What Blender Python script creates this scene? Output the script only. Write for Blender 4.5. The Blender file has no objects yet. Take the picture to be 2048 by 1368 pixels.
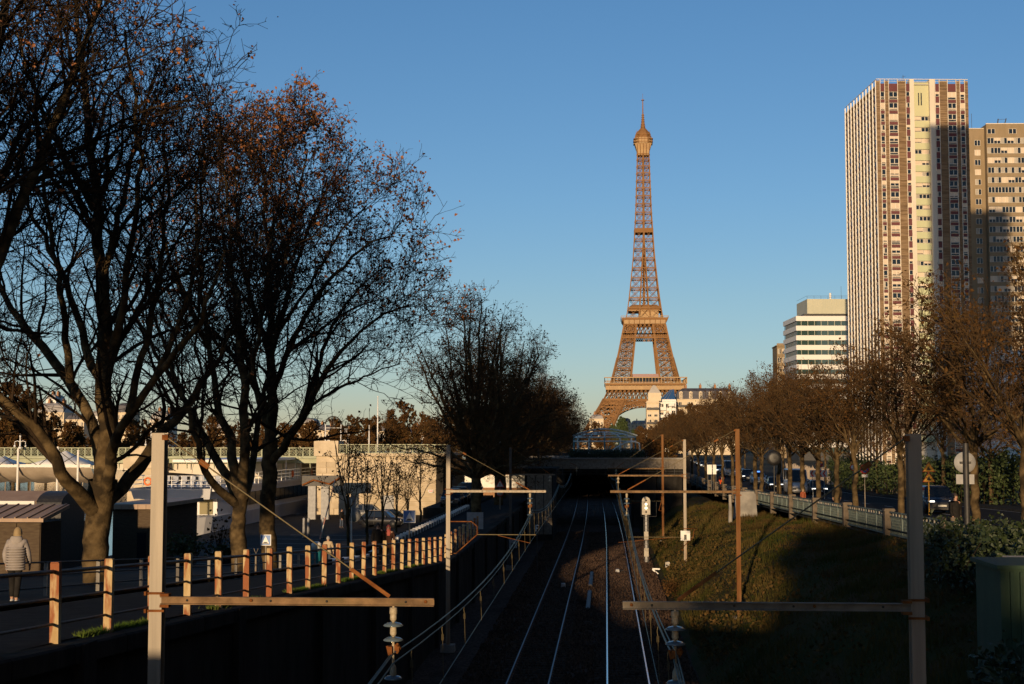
import bpy, bmesh, math, random
import numpy as np
from mathutils import Vector, Matrix
R = math.radians
random.seed(7); RNG = np.random.default_rng(11)

# ------------------------------------------------------------------ camera
scene = bpy.context.scene
CAM_Z, YAW, PITCH, FPX = 8.6, R(3.78), R(4.04), 2844.0
cam_d = bpy.data.cameras.new('camera'); cam = bpy.data.objects.new('camera', cam_d)
scene.collection.objects.link(cam); scene.camera = cam
cam_d.sensor_width = 36; cam_d.lens = 36*FPX/2048
cam_d.clip_start = 0.1; cam_d.clip_end = 12000
cam.location = (0, 0, CAM_Z); cam.rotation_euler = (R(90)+PITCH, 0, YAW)

# ------------------------------------------------------------------ sky and sun
SUN_AZ, SUN_EL = R(9.0), R(6.5)         # sun stands behind the camera, a little to the left
world = bpy.data.worlds.new('World'); scene.world = world; world.use_nodes = True
wn = world.node_tree.nodes; wl = world.node_tree.links; wn.clear()
sky = wn.new('ShaderNodeTexSky'); sky.sky_type = 'NISHITA'; sky.sun_disc = False
sky.sun_elevation = SUN_EL; sky.sun_rotation = math.pi + SUN_AZ
sky.altitude = 0; sky.air_density = 0.8; sky.dust_density = 0.25; sky.ozone_density = 2.9
hsv = wn.new('ShaderNodeHueSaturation'); hsv.inputs['Saturation'].default_value = 1.0
bgn = wn.new('ShaderNodeBackground'); bgn.inputs['Strength'].default_value = 0.142
won = wn.new('ShaderNodeOutputWorld')
# thin even haze: a slight warm tint low over the whole horizon, clearer blue higher up, the same all around
wtc = wn.new('ShaderNodeTexCoord'); wsx = wn.new('ShaderNodeSeparateXYZ'); wrp = wn.new('ShaderNodeValToRGB'); wmx = wn.new('ShaderNodeMix'); wmx.data_type = 'RGBA'; wmx.blend_type = 'MULTIPLY'; wmx.inputs[0].default_value = 1.0; wmx.clamp_result = False
wl.new(wtc.outputs['Generated'], wsx.inputs[0]); wl.new(wsx.outputs['Z'], wrp.inputs[0])
cr = wrp.color_ramp; cr.elements[0].position = 0.02; cr.elements[0].color = (1.0, 0.85, 0.86, 1); cr.elements[1].position = 0.32; cr.elements[1].color = (0.85, 0.95, 0.98, 1)
for p_, c_ in ((0.10, (1.0, 0.89, 0.84)), (0.17, (0.94, 0.925, 0.91))): e_ = cr.elements.new(p_); e_.color = (*c_, 1)
wl.new(sky.outputs[0], wmx.inputs[6]); wl.new(wrp.outputs[0], wmx.inputs[7])
wl.new(wmx.outputs[2], hsv.inputs['Color']); wl.new(hsv.outputs[0], bgn.inputs['Color']); wl.new(bgn.outputs[0], won.inputs['Surface'])
sd = bpy.data.lights.new('sun', 'SUN'); sd.energy = 5.0; sd.angle = R(0.53); sd.color = (1.0, 0.71, 0.41)
sun = bpy.data.objects.new('sun', sd); scene.collection.objects.link(sun)
sun.rotation_euler = Vector((math.sin(SUN_AZ)*math.cos(SUN_EL), math.cos(SUN_AZ)*math.cos(SUN_EL), -math.sin(SUN_EL))).to_track_quat('-Z', 'Y').to_euler()
vs = scene.view_settings
vs.view_transform = 'Standard'; vs.look = 'None'; vs.exposure = 0.0; vs.gamma = 1.0; vs.use_curve_mapping = False

# ------------------------------------------------------------------ survey helpers (photo pixel -> place)
_cm = Matrix.Rotation(YAW, 3, 'Z') @ Matrix.Rotation(R(90)+PITCH, 3, 'X')
def ray(px, py): return _cm @ Vector(((px-1024)/FPX, (684-py)/FPX, -1.0))
def at(px, py, Y):
    d = ray(px, py); t = Y/d.y; return Vector((d.x*t, Y, CAM_Z+d.z*t))
def xat(px, Y, py=900): return at(px, py, Y).x
def zat(px, py, Y): return at(px, py, Y).z

# ------------------------------------------------------------------ scene helpers
COL = scene.collection
def tag(o, label=None, cat=None, group=None, kind=None):
    if label: o['label'] = label
    if cat: o['category'] = cat
    if group: o['group'] = group
    if kind: o['kind'] = kind
    return o
def thing(name, label, cat, loc=(0, 0, 0), rz=0.0, group=None):
    o = bpy.data.objects.new(name, None); COL.objects.link(o); o.empty_display_size = 0.2
    o.location = loc; o.rotation_euler = (0, 0, rz)
    return tag(o, label, cat, group)
KIDS = {}
def link(o, parent=None):
    COL.objects.link(o)
    if parent is not None:
        o.parent = parent; KIDS.setdefault(parent.name, []).append(o)
    return o
def inst(name, mesh, parent=None, loc=(0, 0, 0), rot=(0, 0, 0), scale=(1, 1, 1)):
    o = bpy.data.objects.new(name, mesh); o.location = loc; o.rotation_euler = rot; o.scale = scale
    return link(o, parent)
def copy_tree(o, parent=None):
    c = o.copy(); link(c, parent)
    for ch in KIDS.get(o.name, []): copy_tree(ch, c)
    return c

class MB:
    """collects verts and faces of one mesh; several material slots by index"""
    def __init__(s): s.v = []; s.f = []; s.m = []; s.sm = []
    def add(s, vs, fs, mi=0, smooth=False):
        b = len(s.v); s.v.extend([tuple(p) for p in vs])
        for f in fs: s.f.append(tuple(i+b for i in f)); s.m.append(mi); s.sm.append(smooth)
        return s
    def box(s, c, d, mi=0, rz=0.0, M=None):
        hx, hy, hz = d[0]/2, d[1]/2, d[2]/2
        P = [Vector((x, y, z)) for x in (-hx, hx) for y in (-hy, hy) for z in (-hz, hz)]
        if rz: Q = Matrix.Rotation(rz, 3, 'Z'); P = [Q @ p for p in P]
        if M is not None: P = [M @ p for p in P]
        c = Vector(c); P = [p+c for p in P]
        return s.add(P, [(0, 1, 3, 2), (4, 6, 7, 5), (0, 4, 5, 1), (2, 3, 7, 6), (0, 2, 6, 4), (1, 5, 7, 3)], mi)
    def bx(s, x0, x1, y0, y1, z0, z1, mi=0):
        return s.box(((x0+x1)/2, (y0+y1)/2, (z0+z1)/2), (abs(x1-x0), abs(y1-y0), abs(z1-z0)), mi)
    def bar(s, a, b, w, h=None, mi=0):
        """rectangular bar from a to b"""
        a = Vector(a); b = Vector(b); h = h or w; d = b-a; L = d.length
        if L < 1e-6: return s
        d /= L; up = Vector((0, 0, 1)) if abs(d.z) < 0.95 else Vector((0, 1, 0))
        x = d.cross(up).normalized(); z = x.cross(d)
        P = [p+x*(sx*w/2)+z*(sz*h/2) for p in (a, b) for sx, sz in ((-1, -1), (1, -1), (1, 1), (-1, 1))]
        return s.add(P, [(3, 2, 1, 0), (4, 5, 6, 7), (0, 1, 5, 4), (1, 2, 6, 5), (2, 3, 7, 6), (3, 0, 4, 7)], mi)
    def tube(s, pts, r, n=8, mi=0, caps=True, smooth=True):
        pts = [Vector(p) for p in pts]; k = len(pts); rs = r if isinstance(r, (list, tuple)) else [r]*k
        V = []; F = []; pu = None
        for i, p in enumerate(pts):
            t = (pts[min(i+1, k-1)]-pts[max(i-1, 0)]).normalized()
            if pu is None: pu = Vector((0, 0, 1)) if abs(t.z) < 0.9 else Vector((1, 0, 0))
            x = t.cross(pu).normalized(); u = x.cross(t).normalized(); pu = u
            for j in range(n):
                a = 2*math.pi*j/n; V.append(p+x*(math.cos(a)*rs[i])+u*(math.sin(a)*rs[i]))
        for i in range(k-1):
            for j in range(n):
                j2 = (j+1) % n; F.append((i*n+j, i*n+j2, (i+1)*n+j2, (i+1)*n+j))
        s.add(V, F, mi, smooth)
        if caps: s.add(V[:n], [tuple(range(n-1, -1, -1))], mi); s.add(V[-n:], [tuple(range(n))], mi)
        return s
    def lathe(s, prof, n=12, c=(0, 0, 0), mi=0, M=None, smooth=True):
        V = []; F = []; c = Vector(c)
        for r, z in prof:
            for j in range(n):
                a = 2*math.pi*j/n; p = Vector((r*math.cos(a), r*math.sin(a), z)); V.append((M @ p if M is not None else p)+c)
        for i in range(len(prof)-1):
            for j in range(n): F.append((i*n+j, i*n+(j+1) % n, (i+1)*n+(j+1) % n, (i+1)*n+j))
        F.append(tuple(range(n-1, -1, -1))); F.append(tuple((len(prof)-1)*n+j for j in range(n)))
        return s.add(V, F, mi, smooth)
    def prism(s, poly, a0, a1, axis='y', mi=0, smooth=False):
        """poly of (u,v) extruded along axis"""
        n = len(poly)
        def P(u, v, a): return {'y': (u, a, v), 'x': (a, u, v), 'z': (u, v, a)}[axis]
        V = [P(u, v, a0) for u, v in poly]+[P(u, v, a1) for u, v in poly]
        s.add(V, [(i, (i+1) % n, n+(i+1) % n, n+i) for i in range(n)], mi, smooth)
        s.add(V[:n], [tuple(range(n-1, -1, -1))], mi); s.add(V[n:], [tuple(range(n))], mi)
        return s
    def loft(s, rings, mi=0, smooth=True, caps=True):
        n = len(rings[0]); V = [p for r in rings for p in r]; F = []
        for i in range(len(rings)-1):
            for j in range(n): F.append((i*n+j, i*n+(j+1) % n, (i+1)*n+(j+1) % n, (i+1)*n+j))
        s.add(V, F, mi, smooth)
        if caps: s.add(rings[0], [tuple(range(n-1, -1, -1))], mi); s.add(rings[-1], [tuple(range(n))], mi)
        return s
    def strip(s, rows, mi=0, smooth=False):
        """grid of points rows[i][j]"""
        n = len(rows[0]); V = [p for r in rows for p in r]
        F = [(i*n+j, i*n+j+1, (i+1)*n+j+1, (i+1)*n+j) for i in range(len(rows)-1) for j in range(n-1)]
        return s.add(V, F, mi, smooth)
    def mesh(s, name, mats, fix=True):
        me = bpy.data.meshes.new(name); me.from_pydata(s.v, [], s.f)
        for m in (mats if isinstance(mats, (list, tuple)) else [mats]): me.materials.append(m)
        me.polygons.foreach_set('material_index', s.m); me.polygons.foreach_set('use_smooth', s.sm)
        if fix:
            b = bmesh.new(); b.from_mesh(me); bmesh.ops.recalc_face_normals(b, faces=b.faces); b.to_mesh(me); b.free()
        me.update(); return me
    def build(s, name, mats, parent=None, loc=(0, 0, 0), rot=(0, 0, 0), fix=True):
        return inst(name, s.mesh(name, mats, fix), parent, loc, rot)
def part(name, mat, parent, fn, **k):
    m = MB(); fn(m); return m.build(name, mat, parent, **k)

# ------------------------------------------------------------------ materials
def mat(name, c1, c2=None, scale=4.0, rough=0.8, metal=0.0, bump=0.0, bscale=None, coord='Object', stretch=None, detail=4.0,
        emit=None, estr=0.0, spec=None, alpha=None, c3=None, s3=None, t3=(0.55, 0.75), sub=None, ramp=(0.35, 0.65), rnd=False):
    m = bpy.data.materials.new(name); m.use_nodes = True; nt = m.node_tree; N = nt.nodes; L = nt.links
    b = N['Principled BSDF']; b.inputs['Roughness'].default_value = rough; b.inputs['Metallic'].default_value = metal
    b.inputs['Base Color'].default_value = (*c1, 1)
    if spec is None and rough >= 0.8: spec = 0.06
    if spec is not None: b.inputs['Specular IOR Level'].default_value = spec
    if emit: b.inputs['Emission Color'].default_value = (*emit, 1); b.inputs['Emission Strength'].default_value = estr
    if alpha is not None: b.inputs['Alpha'].default_value = alpha
    if c2 or bump:
        tc = N.new('ShaderNodeTexCoord'); src = tc.outputs[coord]
        if rnd:
            oi = N.new('ShaderNodeObjectInfo'); ml = N.new('ShaderNodeMath'); ml.operation = 'MULTIPLY'; ml.inputs[1].default_value = 53.0; L.new(oi.outputs['Random'], ml.inputs[0])
            va = N.new('ShaderNodeVectorMath'); va.operation = 'ADD'; L.new(src, va.inputs[0]); L.new(ml.outputs[0], va.inputs[1]); src = va.outputs[0]
        if stretch:
            mp = N.new('ShaderNodeMapping'); mp.inputs['Scale'].default_value = stretch; L.new(src, mp.inputs[0]); src = mp.outputs[0]
    if c2:
        nz = N.new('ShaderNodeTexNoise'); nz.inputs['Scale'].default_value = scale; nz.inputs['Detail'].default_value = detail
        L.new(src, nz.inputs['Vector'])
        rp = N.new('ShaderNodeValToRGB'); rp.color_ramp.elements[0].position = ramp[0]; rp.color_ramp.elements[1].position = ramp[1]
        rp.color_ramp.elements[0].color = (*c1, 1); rp.color_ramp.elements[1].color = (*c2, 1)
        L.new(nz.outputs['Fac'], rp.inputs[0]); out = rp.outputs[0]
        if c3:
            n3 = N.new('ShaderNodeTexNoise'); n3.inputs['Scale'].default_value = s3 or scale*0.3; n3.inputs['Detail'].default_value = 6
            L.new(src, n3.inputs['Vector'])
            r3 = N.new('ShaderNodeMapRange'); r3.inputs['From Min'].default_value = t3[0]; r3.inputs['From Max'].default_value = t3[1]
            L.new(n3.outputs['Fac'], r3.inputs['Value'])
            mx = N.new('ShaderNodeMix'); mx.data_type = 'RGBA'; mx.inputs[7].default_value = (*c3, 1)
            L.new(r3.outputs[0], mx.inputs[0]); L.new(out, mx.inputs[6]); out = mx.outputs[2]
        L.new(out, b.inputs['Base Color'])
    if bump:
        nb = N.new('ShaderNodeTexNoise'); nb.inputs['Scale'].default_value = bscale or scale*3; nb.inputs['Detail'].default_value = 5
        L.new(src, nb.inputs['Vector'])
        bp = N.new('ShaderNodeBump'); bp.inputs['Strength'].default_value = bump; bp.inputs['Distance'].default_value = 0.05
        L.new(nb.outputs['Fac'], bp.inputs['Height']); L.new(bp.outputs[0], b.inputs['Normal'])
    return m
M = {}
M['asphalt'] = mat('asphalt', (0.018, 0.017, 0.018), (0.032, 0.030, 0.029), 3, 0.9, bump=0.25, bscale=40, c3=(0.045, 0.042, 0.038), s3=0.25)
M['quay'] = mat('quay_asphalt', (0.02, 0.019, 0.02), (0.036, 0.034, 0.032), 1.5, 0.85, bump=0.2, bscale=30, c3=(0.05, 0.046, 0.04), s3=0.2)
M['pave'] = mat('pavement', (0.03, 0.028, 0.026), (0.05, 0.047, 0.043), 2, 0.9, bump=0.2, bscale=20)
M['ground'] = mat('ground', (0.04, 0.045, 0.03), (0.09, 0.08, 0.06), 0.02, 0.95)
M['ballast'] = mat('ballast', (0.022, 0.017, 0.014), (0.085, 0.06, 0.048), 9, 0.95, bump=1.0, bscale=14, c3=(0.022, 0.015, 0.011), s3=0.25)
M['concrete'] = mat('concrete', (0.20, 0.19, 0.175), (0.30, 0.28, 0.25), 1.5, 0.9, bump=0.25, bscale=12, c3=(0.12, 0.11, 0.10), s3=0.6, rnd=True)
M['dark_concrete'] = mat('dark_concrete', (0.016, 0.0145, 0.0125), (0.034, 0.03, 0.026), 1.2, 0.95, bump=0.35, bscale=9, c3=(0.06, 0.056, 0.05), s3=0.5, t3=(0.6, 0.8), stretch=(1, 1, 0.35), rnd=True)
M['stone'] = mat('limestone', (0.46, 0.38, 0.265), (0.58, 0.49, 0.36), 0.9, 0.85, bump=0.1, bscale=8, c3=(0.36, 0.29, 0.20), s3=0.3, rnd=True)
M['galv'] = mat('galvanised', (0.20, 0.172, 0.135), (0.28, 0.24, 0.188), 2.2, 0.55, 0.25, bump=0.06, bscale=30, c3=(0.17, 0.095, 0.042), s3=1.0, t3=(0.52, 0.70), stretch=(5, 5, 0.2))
M['rustpole'] = mat('rusted_steel_mast', (0.13, 0.055, 0.02), (0.20, 0.10, 0.042), 2.5, 0.8, 0.1, bump=0.15, bscale=25, c3=(0.17, 0.13, 0.09), s3=0.9, stretch=(3, 3, 0.25))
M['rust'] = mat('rust', (0.13, 0.045, 0.014), (0.24, 0.095, 0.03), 5, 0.85, 0.1, bump=0.3, bscale=30)
M['rustbeam'] = mat('rusted_beam', (0.10, 0.055, 0.022), (0.22, 0.13, 0.06), 5, 0.75, 0.15, bump=0.2, bscale=30, c3=(0.10, 0.075, 0.025), s3=2.0)
M['greybeam'] = mat('grey_beam', (0.15, 0.125, 0.095), (0.23, 0.195, 0.15), 5, 0.75, 0.15, bump=0.2, bscale=30, c3=(0.11, 0.08, 0.05), s3=2.0)
M['postpaint'] = mat('flaking_post_paint', (0.52, 0.40, 0.22), (0.36, 0.24, 0.10), 4, 0.7, bump=0.3, bscale=25, c3=(0.24, 0.07, 0.016), s3=1.9, t3=(0.48, 0.56), stretch=(3, 3, 0.6), rnd=True)
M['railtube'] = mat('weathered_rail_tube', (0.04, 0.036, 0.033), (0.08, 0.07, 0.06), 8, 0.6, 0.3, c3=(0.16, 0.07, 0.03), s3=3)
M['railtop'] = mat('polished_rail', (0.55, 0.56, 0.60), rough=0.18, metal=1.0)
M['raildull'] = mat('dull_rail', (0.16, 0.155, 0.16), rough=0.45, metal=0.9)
M['railside'] = mat('rusty_rail_side', (0.10, 0.05, 0.03), (0.16, 0.08, 0.045), 6, 0.9)
M['sleeper'] = mat('sleeper', (0.03, 0.023, 0.018), (0.065, 0.05, 0.04), 6, 0.95, bump=0.4, rnd=True)
M['wire'] = mat('verdigris_wire', (0.07, 0.13, 0.12), (0.12, 0.17, 0.15), 20, 0.6, 0.4)
M['wirebrass'] = mat('bronze_wire', (0.12, 0.10, 0.05), (0.17, 0.13, 0.065), 20, 0.6, 0.5)
M['porcelain'] = mat('glass_insulator', (0.09, 0.12, 0.14), rough=0.1, spec=0.8)
M['cap'] = mat('insulator_cap', (0.42, 0.36, 0.26), (0.30, 0.24, 0.15), 30, 0.7)
M['white'] = mat('white_paint', (0.74, 0.73, 0.71), (0.66, 0.65, 0.62), 3, 0.5)
M['black'] = mat('black_paint', (0.015, 0.015, 0.016), rough=0.5)
M['red'] = mat('red_paint', (0.50, 0.03, 0.02), rough=0.45)
M['blue'] = mat('blue_sign', (0.02, 0.13, 0.42), rough=0.4)
M['grey'] = mat('grey_paint', (0.25, 0.25, 0.25), (0.33, 0.33, 0.33), 4, 0.6)
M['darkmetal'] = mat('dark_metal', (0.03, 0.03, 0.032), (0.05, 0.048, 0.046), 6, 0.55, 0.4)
M['teal'] = mat('teal_paint', (0.02, 0.20, 0.25), rough=0.5)
# ================================================================== the setting
def zr(y): return max(3.05, 5.62-0.058*(max(y, 12)-22.6))           # top of the trench wall and the ramp beside it
def zl(y): return max(1.0, 5.62-0.07*(max(y, 12)-22.6))             # bank and quay to the left
def zR(y):                                                  # avenue to the right
    return float(np.interp(y, [-30, 50, 91, 118, 150, 190, 300, 4000], [5.2, 4.95, 4.25, 3.75, 3.25, 3.0, 3.2, 3.2]))
def struct(name, mb, m, **k): return tag(mb.build(name, m, **k), kind='structure')
YS = [-40, -20, 0, 10, 20, 30, 40, 50, 60, 66.9, 75, 88.6, 100, 115, 130, 150, 175, 200, 250, 320, 420, 600]
# far ground sheet, below everything
g = MB(); g.add([(-6000, -300, -2.6), (6000, -300, -2.6), (6000, 9000, -2.6), (-6000, 9000, -2.6)], [(0, 1, 2, 3)]); struct('ground', g, M['ground'])
# city ground on the right bank side of the avenue and beyond the overpass
g = MB(); g.strip([[(x, y, zR(y)-0.25) for x in (12.1, 30, 120, 2500)] for y in YS+[2500]]); struct('terrain', g, M['ground'])
g = MB(); g.strip([[(x, y, 2.4) for x in (-33.5, -20, -7.6)] for y in (156, 300, 900, 2500)]); struct('terrain_left', g, M['ground'])
g = MB(); g.add([(-7.6, 420, 2.9), (12.2, 420, 2.9), (12.2, 2500, 2.9), (-7.6, 2500, 2.9)], [(0, 1, 2, 3)]); struct('terrain_far', g, M['ground'])
# track bed
g = MB(); NX = 14
g.strip([[(-7.45+(10.9)*i/NX, y, -0.17+0.03*math.sin(y*1.3+i*2.1)-(0.12 if i in (0, 1, NX-1, NX) else 0)) for i in range(NX+1)] for y in np.arange(-20, 300, 2.0)]); struct('track_bed', g, M['ballast'])
# ramp carriageway
g = MB(); g.strip([[(x, y, zr(y)+0.02) for x in (-7.75, -9.5, -11.4)] for y in YS if y < 240]); struct('ramp_road', g, M['asphalt'])
# footway and bank falling away to the quay
def zbank(x, y):
    a, b = zr(y), zl(y)
    if x >= -11.7: return a+0.05
    t = min(1, (-11.7-x)/2.6); return (a+0.05)*(1-t)+b*t
YB = [y for y in YS if y <= 150]
g = MB(); g.strip([[(x, y, zbank(x, y)) for x in (-11.75, -12.3, -13, -13.6, -14.3)] for y in YB if y <= 75]); struct('footpath', g, M['pave'])
g = MB(); g.strip([[(x, y, zl(y)) for x in (-14.3, -18, -22, -27, -33.4)] for y in YB]); struct('quay', g, M['quay'])
g = MB()   # quay wall
for a, b in zip(YB[:-1], YB[1:]):
    g.add([(-33.4, a, zl(a)), (-33.4, b, zl(b)), (-33.4, b, -2), (-33.4, a, -2)], [(0, 1, 2, 3)])
struct('quay_wall', g, M['concrete'])
M['water'] = mat('river_water', (0.02, 0.03, 0.03), rough=0.08, bump=0.3, bscale=0.8, spec=0.6)
g = MB(); g.add([(-260, -60, -1.6), (-33.3, -60, -1.6), (-33.3, 157, -1.6), (-60, 1500, -1.6), (-260, 1500, -1.6)], [(0, 1, 2, 3, 4)]); struct('river', g, M['water'])
# right embankment: from trackside up to the avenue
def zemb(x, y):
    top = zR(y)-0.15
    prof = [(3.4, -0.3), (4.2, 0.3), (5.5, 1.3), (7.0, 2.6), (8.2, 3.35), (9.5, 3.75), (12.2, top)]
    xs, zs = zip(*prof); zs = [min(z*top/4.6, top) for z in zs]
    return float(np.interp(x, xs, zs))+0.10*math.sin(x*2.1+y*0.31)*math.sin(y*0.53+x)*(0.3 if x < 4 or x > 11.8 else 1)
g = MB(); XE = np.linspace(3.4, 12.2, 23)
YE = list(np.arange(-20, 216, 1.5))
g.strip([[(x, y, zemb(x, y)) for x in XE] for y in YE], smooth=True)
M['bank'] = mat('bank_grass', (0.022, 0.032, 0.006), (0.055, 0.040, 0.013), 0.55, 0.95, bump=0.6, bscale=9, c3=(0.06, 0.033, 0.012), s3=0.35, t3=(0.48, 0.62))
struct('embankment', g, M['bank'])
# avenue with pavements
g = MB(); g.strip([[(x, y, zR(y)) for x in (14.6, 20, 26.0)] for y in YS]); struct('road', g, M['asphalt'])
for nm, xa, xb in (('pavement', 12.2, 14.6), ('pavement_far', 26.0, 29.5)):
    g = MB(); ins = xa if nm == 'pavement_far' else xb
    g.strip([[(xa, y, zR(y)+0.13), (xb, y, zR(y)+0.13)] for y in YS])
    g.strip([[(ins, y, zR(y)+0.13), (ins, y, zR(y)-0.1)] for y in YS]); struct(nm, g, M['pave'])
M['roadline'] = mat('road_line', (0.55, 0.55, 0.52), (0.38, 0.38, 0.36), 5, 0.8)
rm = None
for k in range(26):
    y = 40+k*9.0
    m = MB(); a, b = y, y+3.0
    m.add([(20.2, a, zR(a)+0.005), (20.34, a, zR(a)+0.005), (20.34, b, zR(b)+0.005), (20.2, b, zR(b)+0.005)], [(0, 1, 2, 3)])
    m.build('lane_marking', M['roadline'], bpy.data.objects['road'])
for x in (14.95, 25.6):
    m = MB(); m.strip([[(x, y, zR(y)+0.005), (x+0.12, y, zR(y)+0.005)] for y in YS if y > 20]); m.build('edge_line', M['roadline'], bpy.data.objects['road'])
# painted parking lines on the quay
for k in range(7):
    y = 86+k*5
    m = MB(); m.strip([[(x, y-0.06-(x+16)*0.05, zl(y)+0.006), (x, y+0.06-(x+16)*0.05, zl(y)+0.006)] for x in (-18.5, -26)]); m.build('parking_line', M['roadline'], bpy.data.objects['quay'])

# ------------------------------------------------------------------ retaining wall of the trench (left), with coping stones
wall = thing('retaining_wall', 'long dark retaining wall along the left side of the railway cutting', 'wall', (-7.45, 18, 0))
def wl_(m):
    ys = np.arange(-58, 134, 2.0)
    for a, b in zip(ys[:-1], ys[1:]):
        za, zb = zr(a+18)-0.28, zr(b+18)-0.28
        P = [(-0.45, a, -0.5), (0, a, -0.5), (0, a, za), (-0.45, a, za), (-0.45, b, -0.5), (0, b, -0.5), (0, b, zb), (-0.45, b, zb)]
        m.add(P, [(1, 5, 6, 2), (0, 3, 7, 4), (3, 2, 6, 7)])
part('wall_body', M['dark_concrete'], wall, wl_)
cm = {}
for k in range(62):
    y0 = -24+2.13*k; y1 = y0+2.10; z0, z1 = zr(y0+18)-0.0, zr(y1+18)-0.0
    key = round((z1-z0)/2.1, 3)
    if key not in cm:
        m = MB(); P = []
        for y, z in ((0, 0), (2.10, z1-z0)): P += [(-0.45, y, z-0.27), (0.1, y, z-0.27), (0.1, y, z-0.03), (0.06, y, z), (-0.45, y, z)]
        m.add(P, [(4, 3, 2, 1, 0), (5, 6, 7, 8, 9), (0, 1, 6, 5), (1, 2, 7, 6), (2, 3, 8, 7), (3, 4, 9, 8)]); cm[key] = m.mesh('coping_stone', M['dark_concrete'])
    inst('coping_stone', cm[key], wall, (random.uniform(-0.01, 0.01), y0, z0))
# pilaster strips on the wall face
pm = MB(); pm.box((0, 0, 0), (0.16, 0.5, 2.4)); pmesh = pm.mesh('pilaster', M['dark_concrete'])
for k in range(14):
    y = 2+8.5*k; inst('pilaster', pmesh, wall, (0.06, y, (zr(y+18)-0.3)/2), scale=(1, 1, (zr(y+18)+0.3)/2.4))

# ------------------------------------------------------------------ footbridge the picture is taken from (its shade fills the cutting)
fb = thing('footbridge', 'concrete footbridge over the cutting at the very front, outside the frame', 'bridge', (0, -3.5, 0))
part('deck', M['concrete'], fb, lambda m: m.bx(-16, 16, -2.4, 2.6, 6.45, 7.0))
for s in (-1, 1): part('parapet', M['concrete'], fb, lambda m: m.bx(-16, 16, s*2.45-0.1, s*2.45+0.1, 7.0, 8.08))
for x in (-9.2, 8.0): part('pier', M['concrete'], fb, lambda m: m.bx(x-0.5, x+0.5, -2, 2, -2.6, 6.45))
# ================================================================== railway
PR = [(-0.07, -0.15), (0.07, -0.15), (0.07, -0.13), (0.012, -0.115), (0.012, -0.04), (0.034, -0.03), (0.034, -0.006), (0.028, 0), (-0.028, 0), (-0.034, -0.006), (-0.034, -0.03), (-0.012, -0.04), (-0.012, -0.115), (-0.07, -0.13)]
def bend(y): return -0.00006*max(0, y-105)**2        # the line curves gently to the left near the tunnel
def track(xl, label):
    t = thing('railway_track', label, 'track', (xl+0.75, 20, 0), 0, 'railway tracks in the cutting')
    ys = np.concatenate([np.arange(-20, 95, 6), np.arange(95, 290, 8)])
    for s in (-1, 1):
        rg = []; tp = []
        for y in ys:
            dx = bend(y)+s*0.75; rg.append([(u+dx, y-20, v) for u, v in PR]); tp.append([(dx-0.027, y-20, 0.002), (dx+0.027, y-20, 0.002)])
        m = MB(); m.loft(rg, smooth=False); r = m.build('rail', M['railside'], t)
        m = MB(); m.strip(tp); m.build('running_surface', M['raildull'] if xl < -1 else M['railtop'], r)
    sm = MB(); sm.prism([(-0.125, -0.03), (0.125, -0.03), (0.10, 0.0), (-0.10, 0.0)], -1.22, 1.22, 'x'); sm = sm.mesh('sleeper', M['sleeper'])
    for k in range(190):
        y = 38+0.6*k; inst('sleeper', sm, t, (bend(y)+random.uniform(-0.015, 0.015), y-20, -0.115), (0, 0, random.uniform(-0.008, 0.008)))
    return t
track(-3.6, 'left railway track, next to the retaining wall')
track(0.0, 'right railway track, next to the grass embankment, with bright polished rails')
def trackbox(x, y, label, w=0.28, d=0.5, h=0.22):
    t = thing('track_box', label, 'trackside box', (x, y, -0.14))
    part('housing', M['grey'], t, lambda m: m.prism([(-w/2, 0), (w/2, 0), (w/2*0.8, h), (-w/2*0.8, h)], -d/2, d/2))
    part('cable', M['darkmetal'], t, lambda m: m.tube([(w/2, 0, h/2), (w/2+0.25, 0.05, h/2), (w/2+0.4, 0.1, 0.02)], 0.02, 6))
trackbox(xat(1126, 87)+0.0, 87, 'small grey trackside box between the rails of the left track')
trackbox(0.72, 97, 'small grey trackside box between the rails of the right track')
for k, (px, y) in enumerate(((1172, 80), (1180, 92))):
    t = tag(part('cable_trough', M['darkmetal'], None, lambda m: (m.box((0, 0, 0.05), (0.22, 9, 0.1)), m.box((0, 0, 0.115), (0.12, 8.6, 0.03))), loc=(-1.0, y, -0.16)),
            ('dark cable trough lying between the two tracks, the nearer of two', 'dark cable trough lying between the two tracks, the farther of two')[k], 'cable trough')

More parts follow.
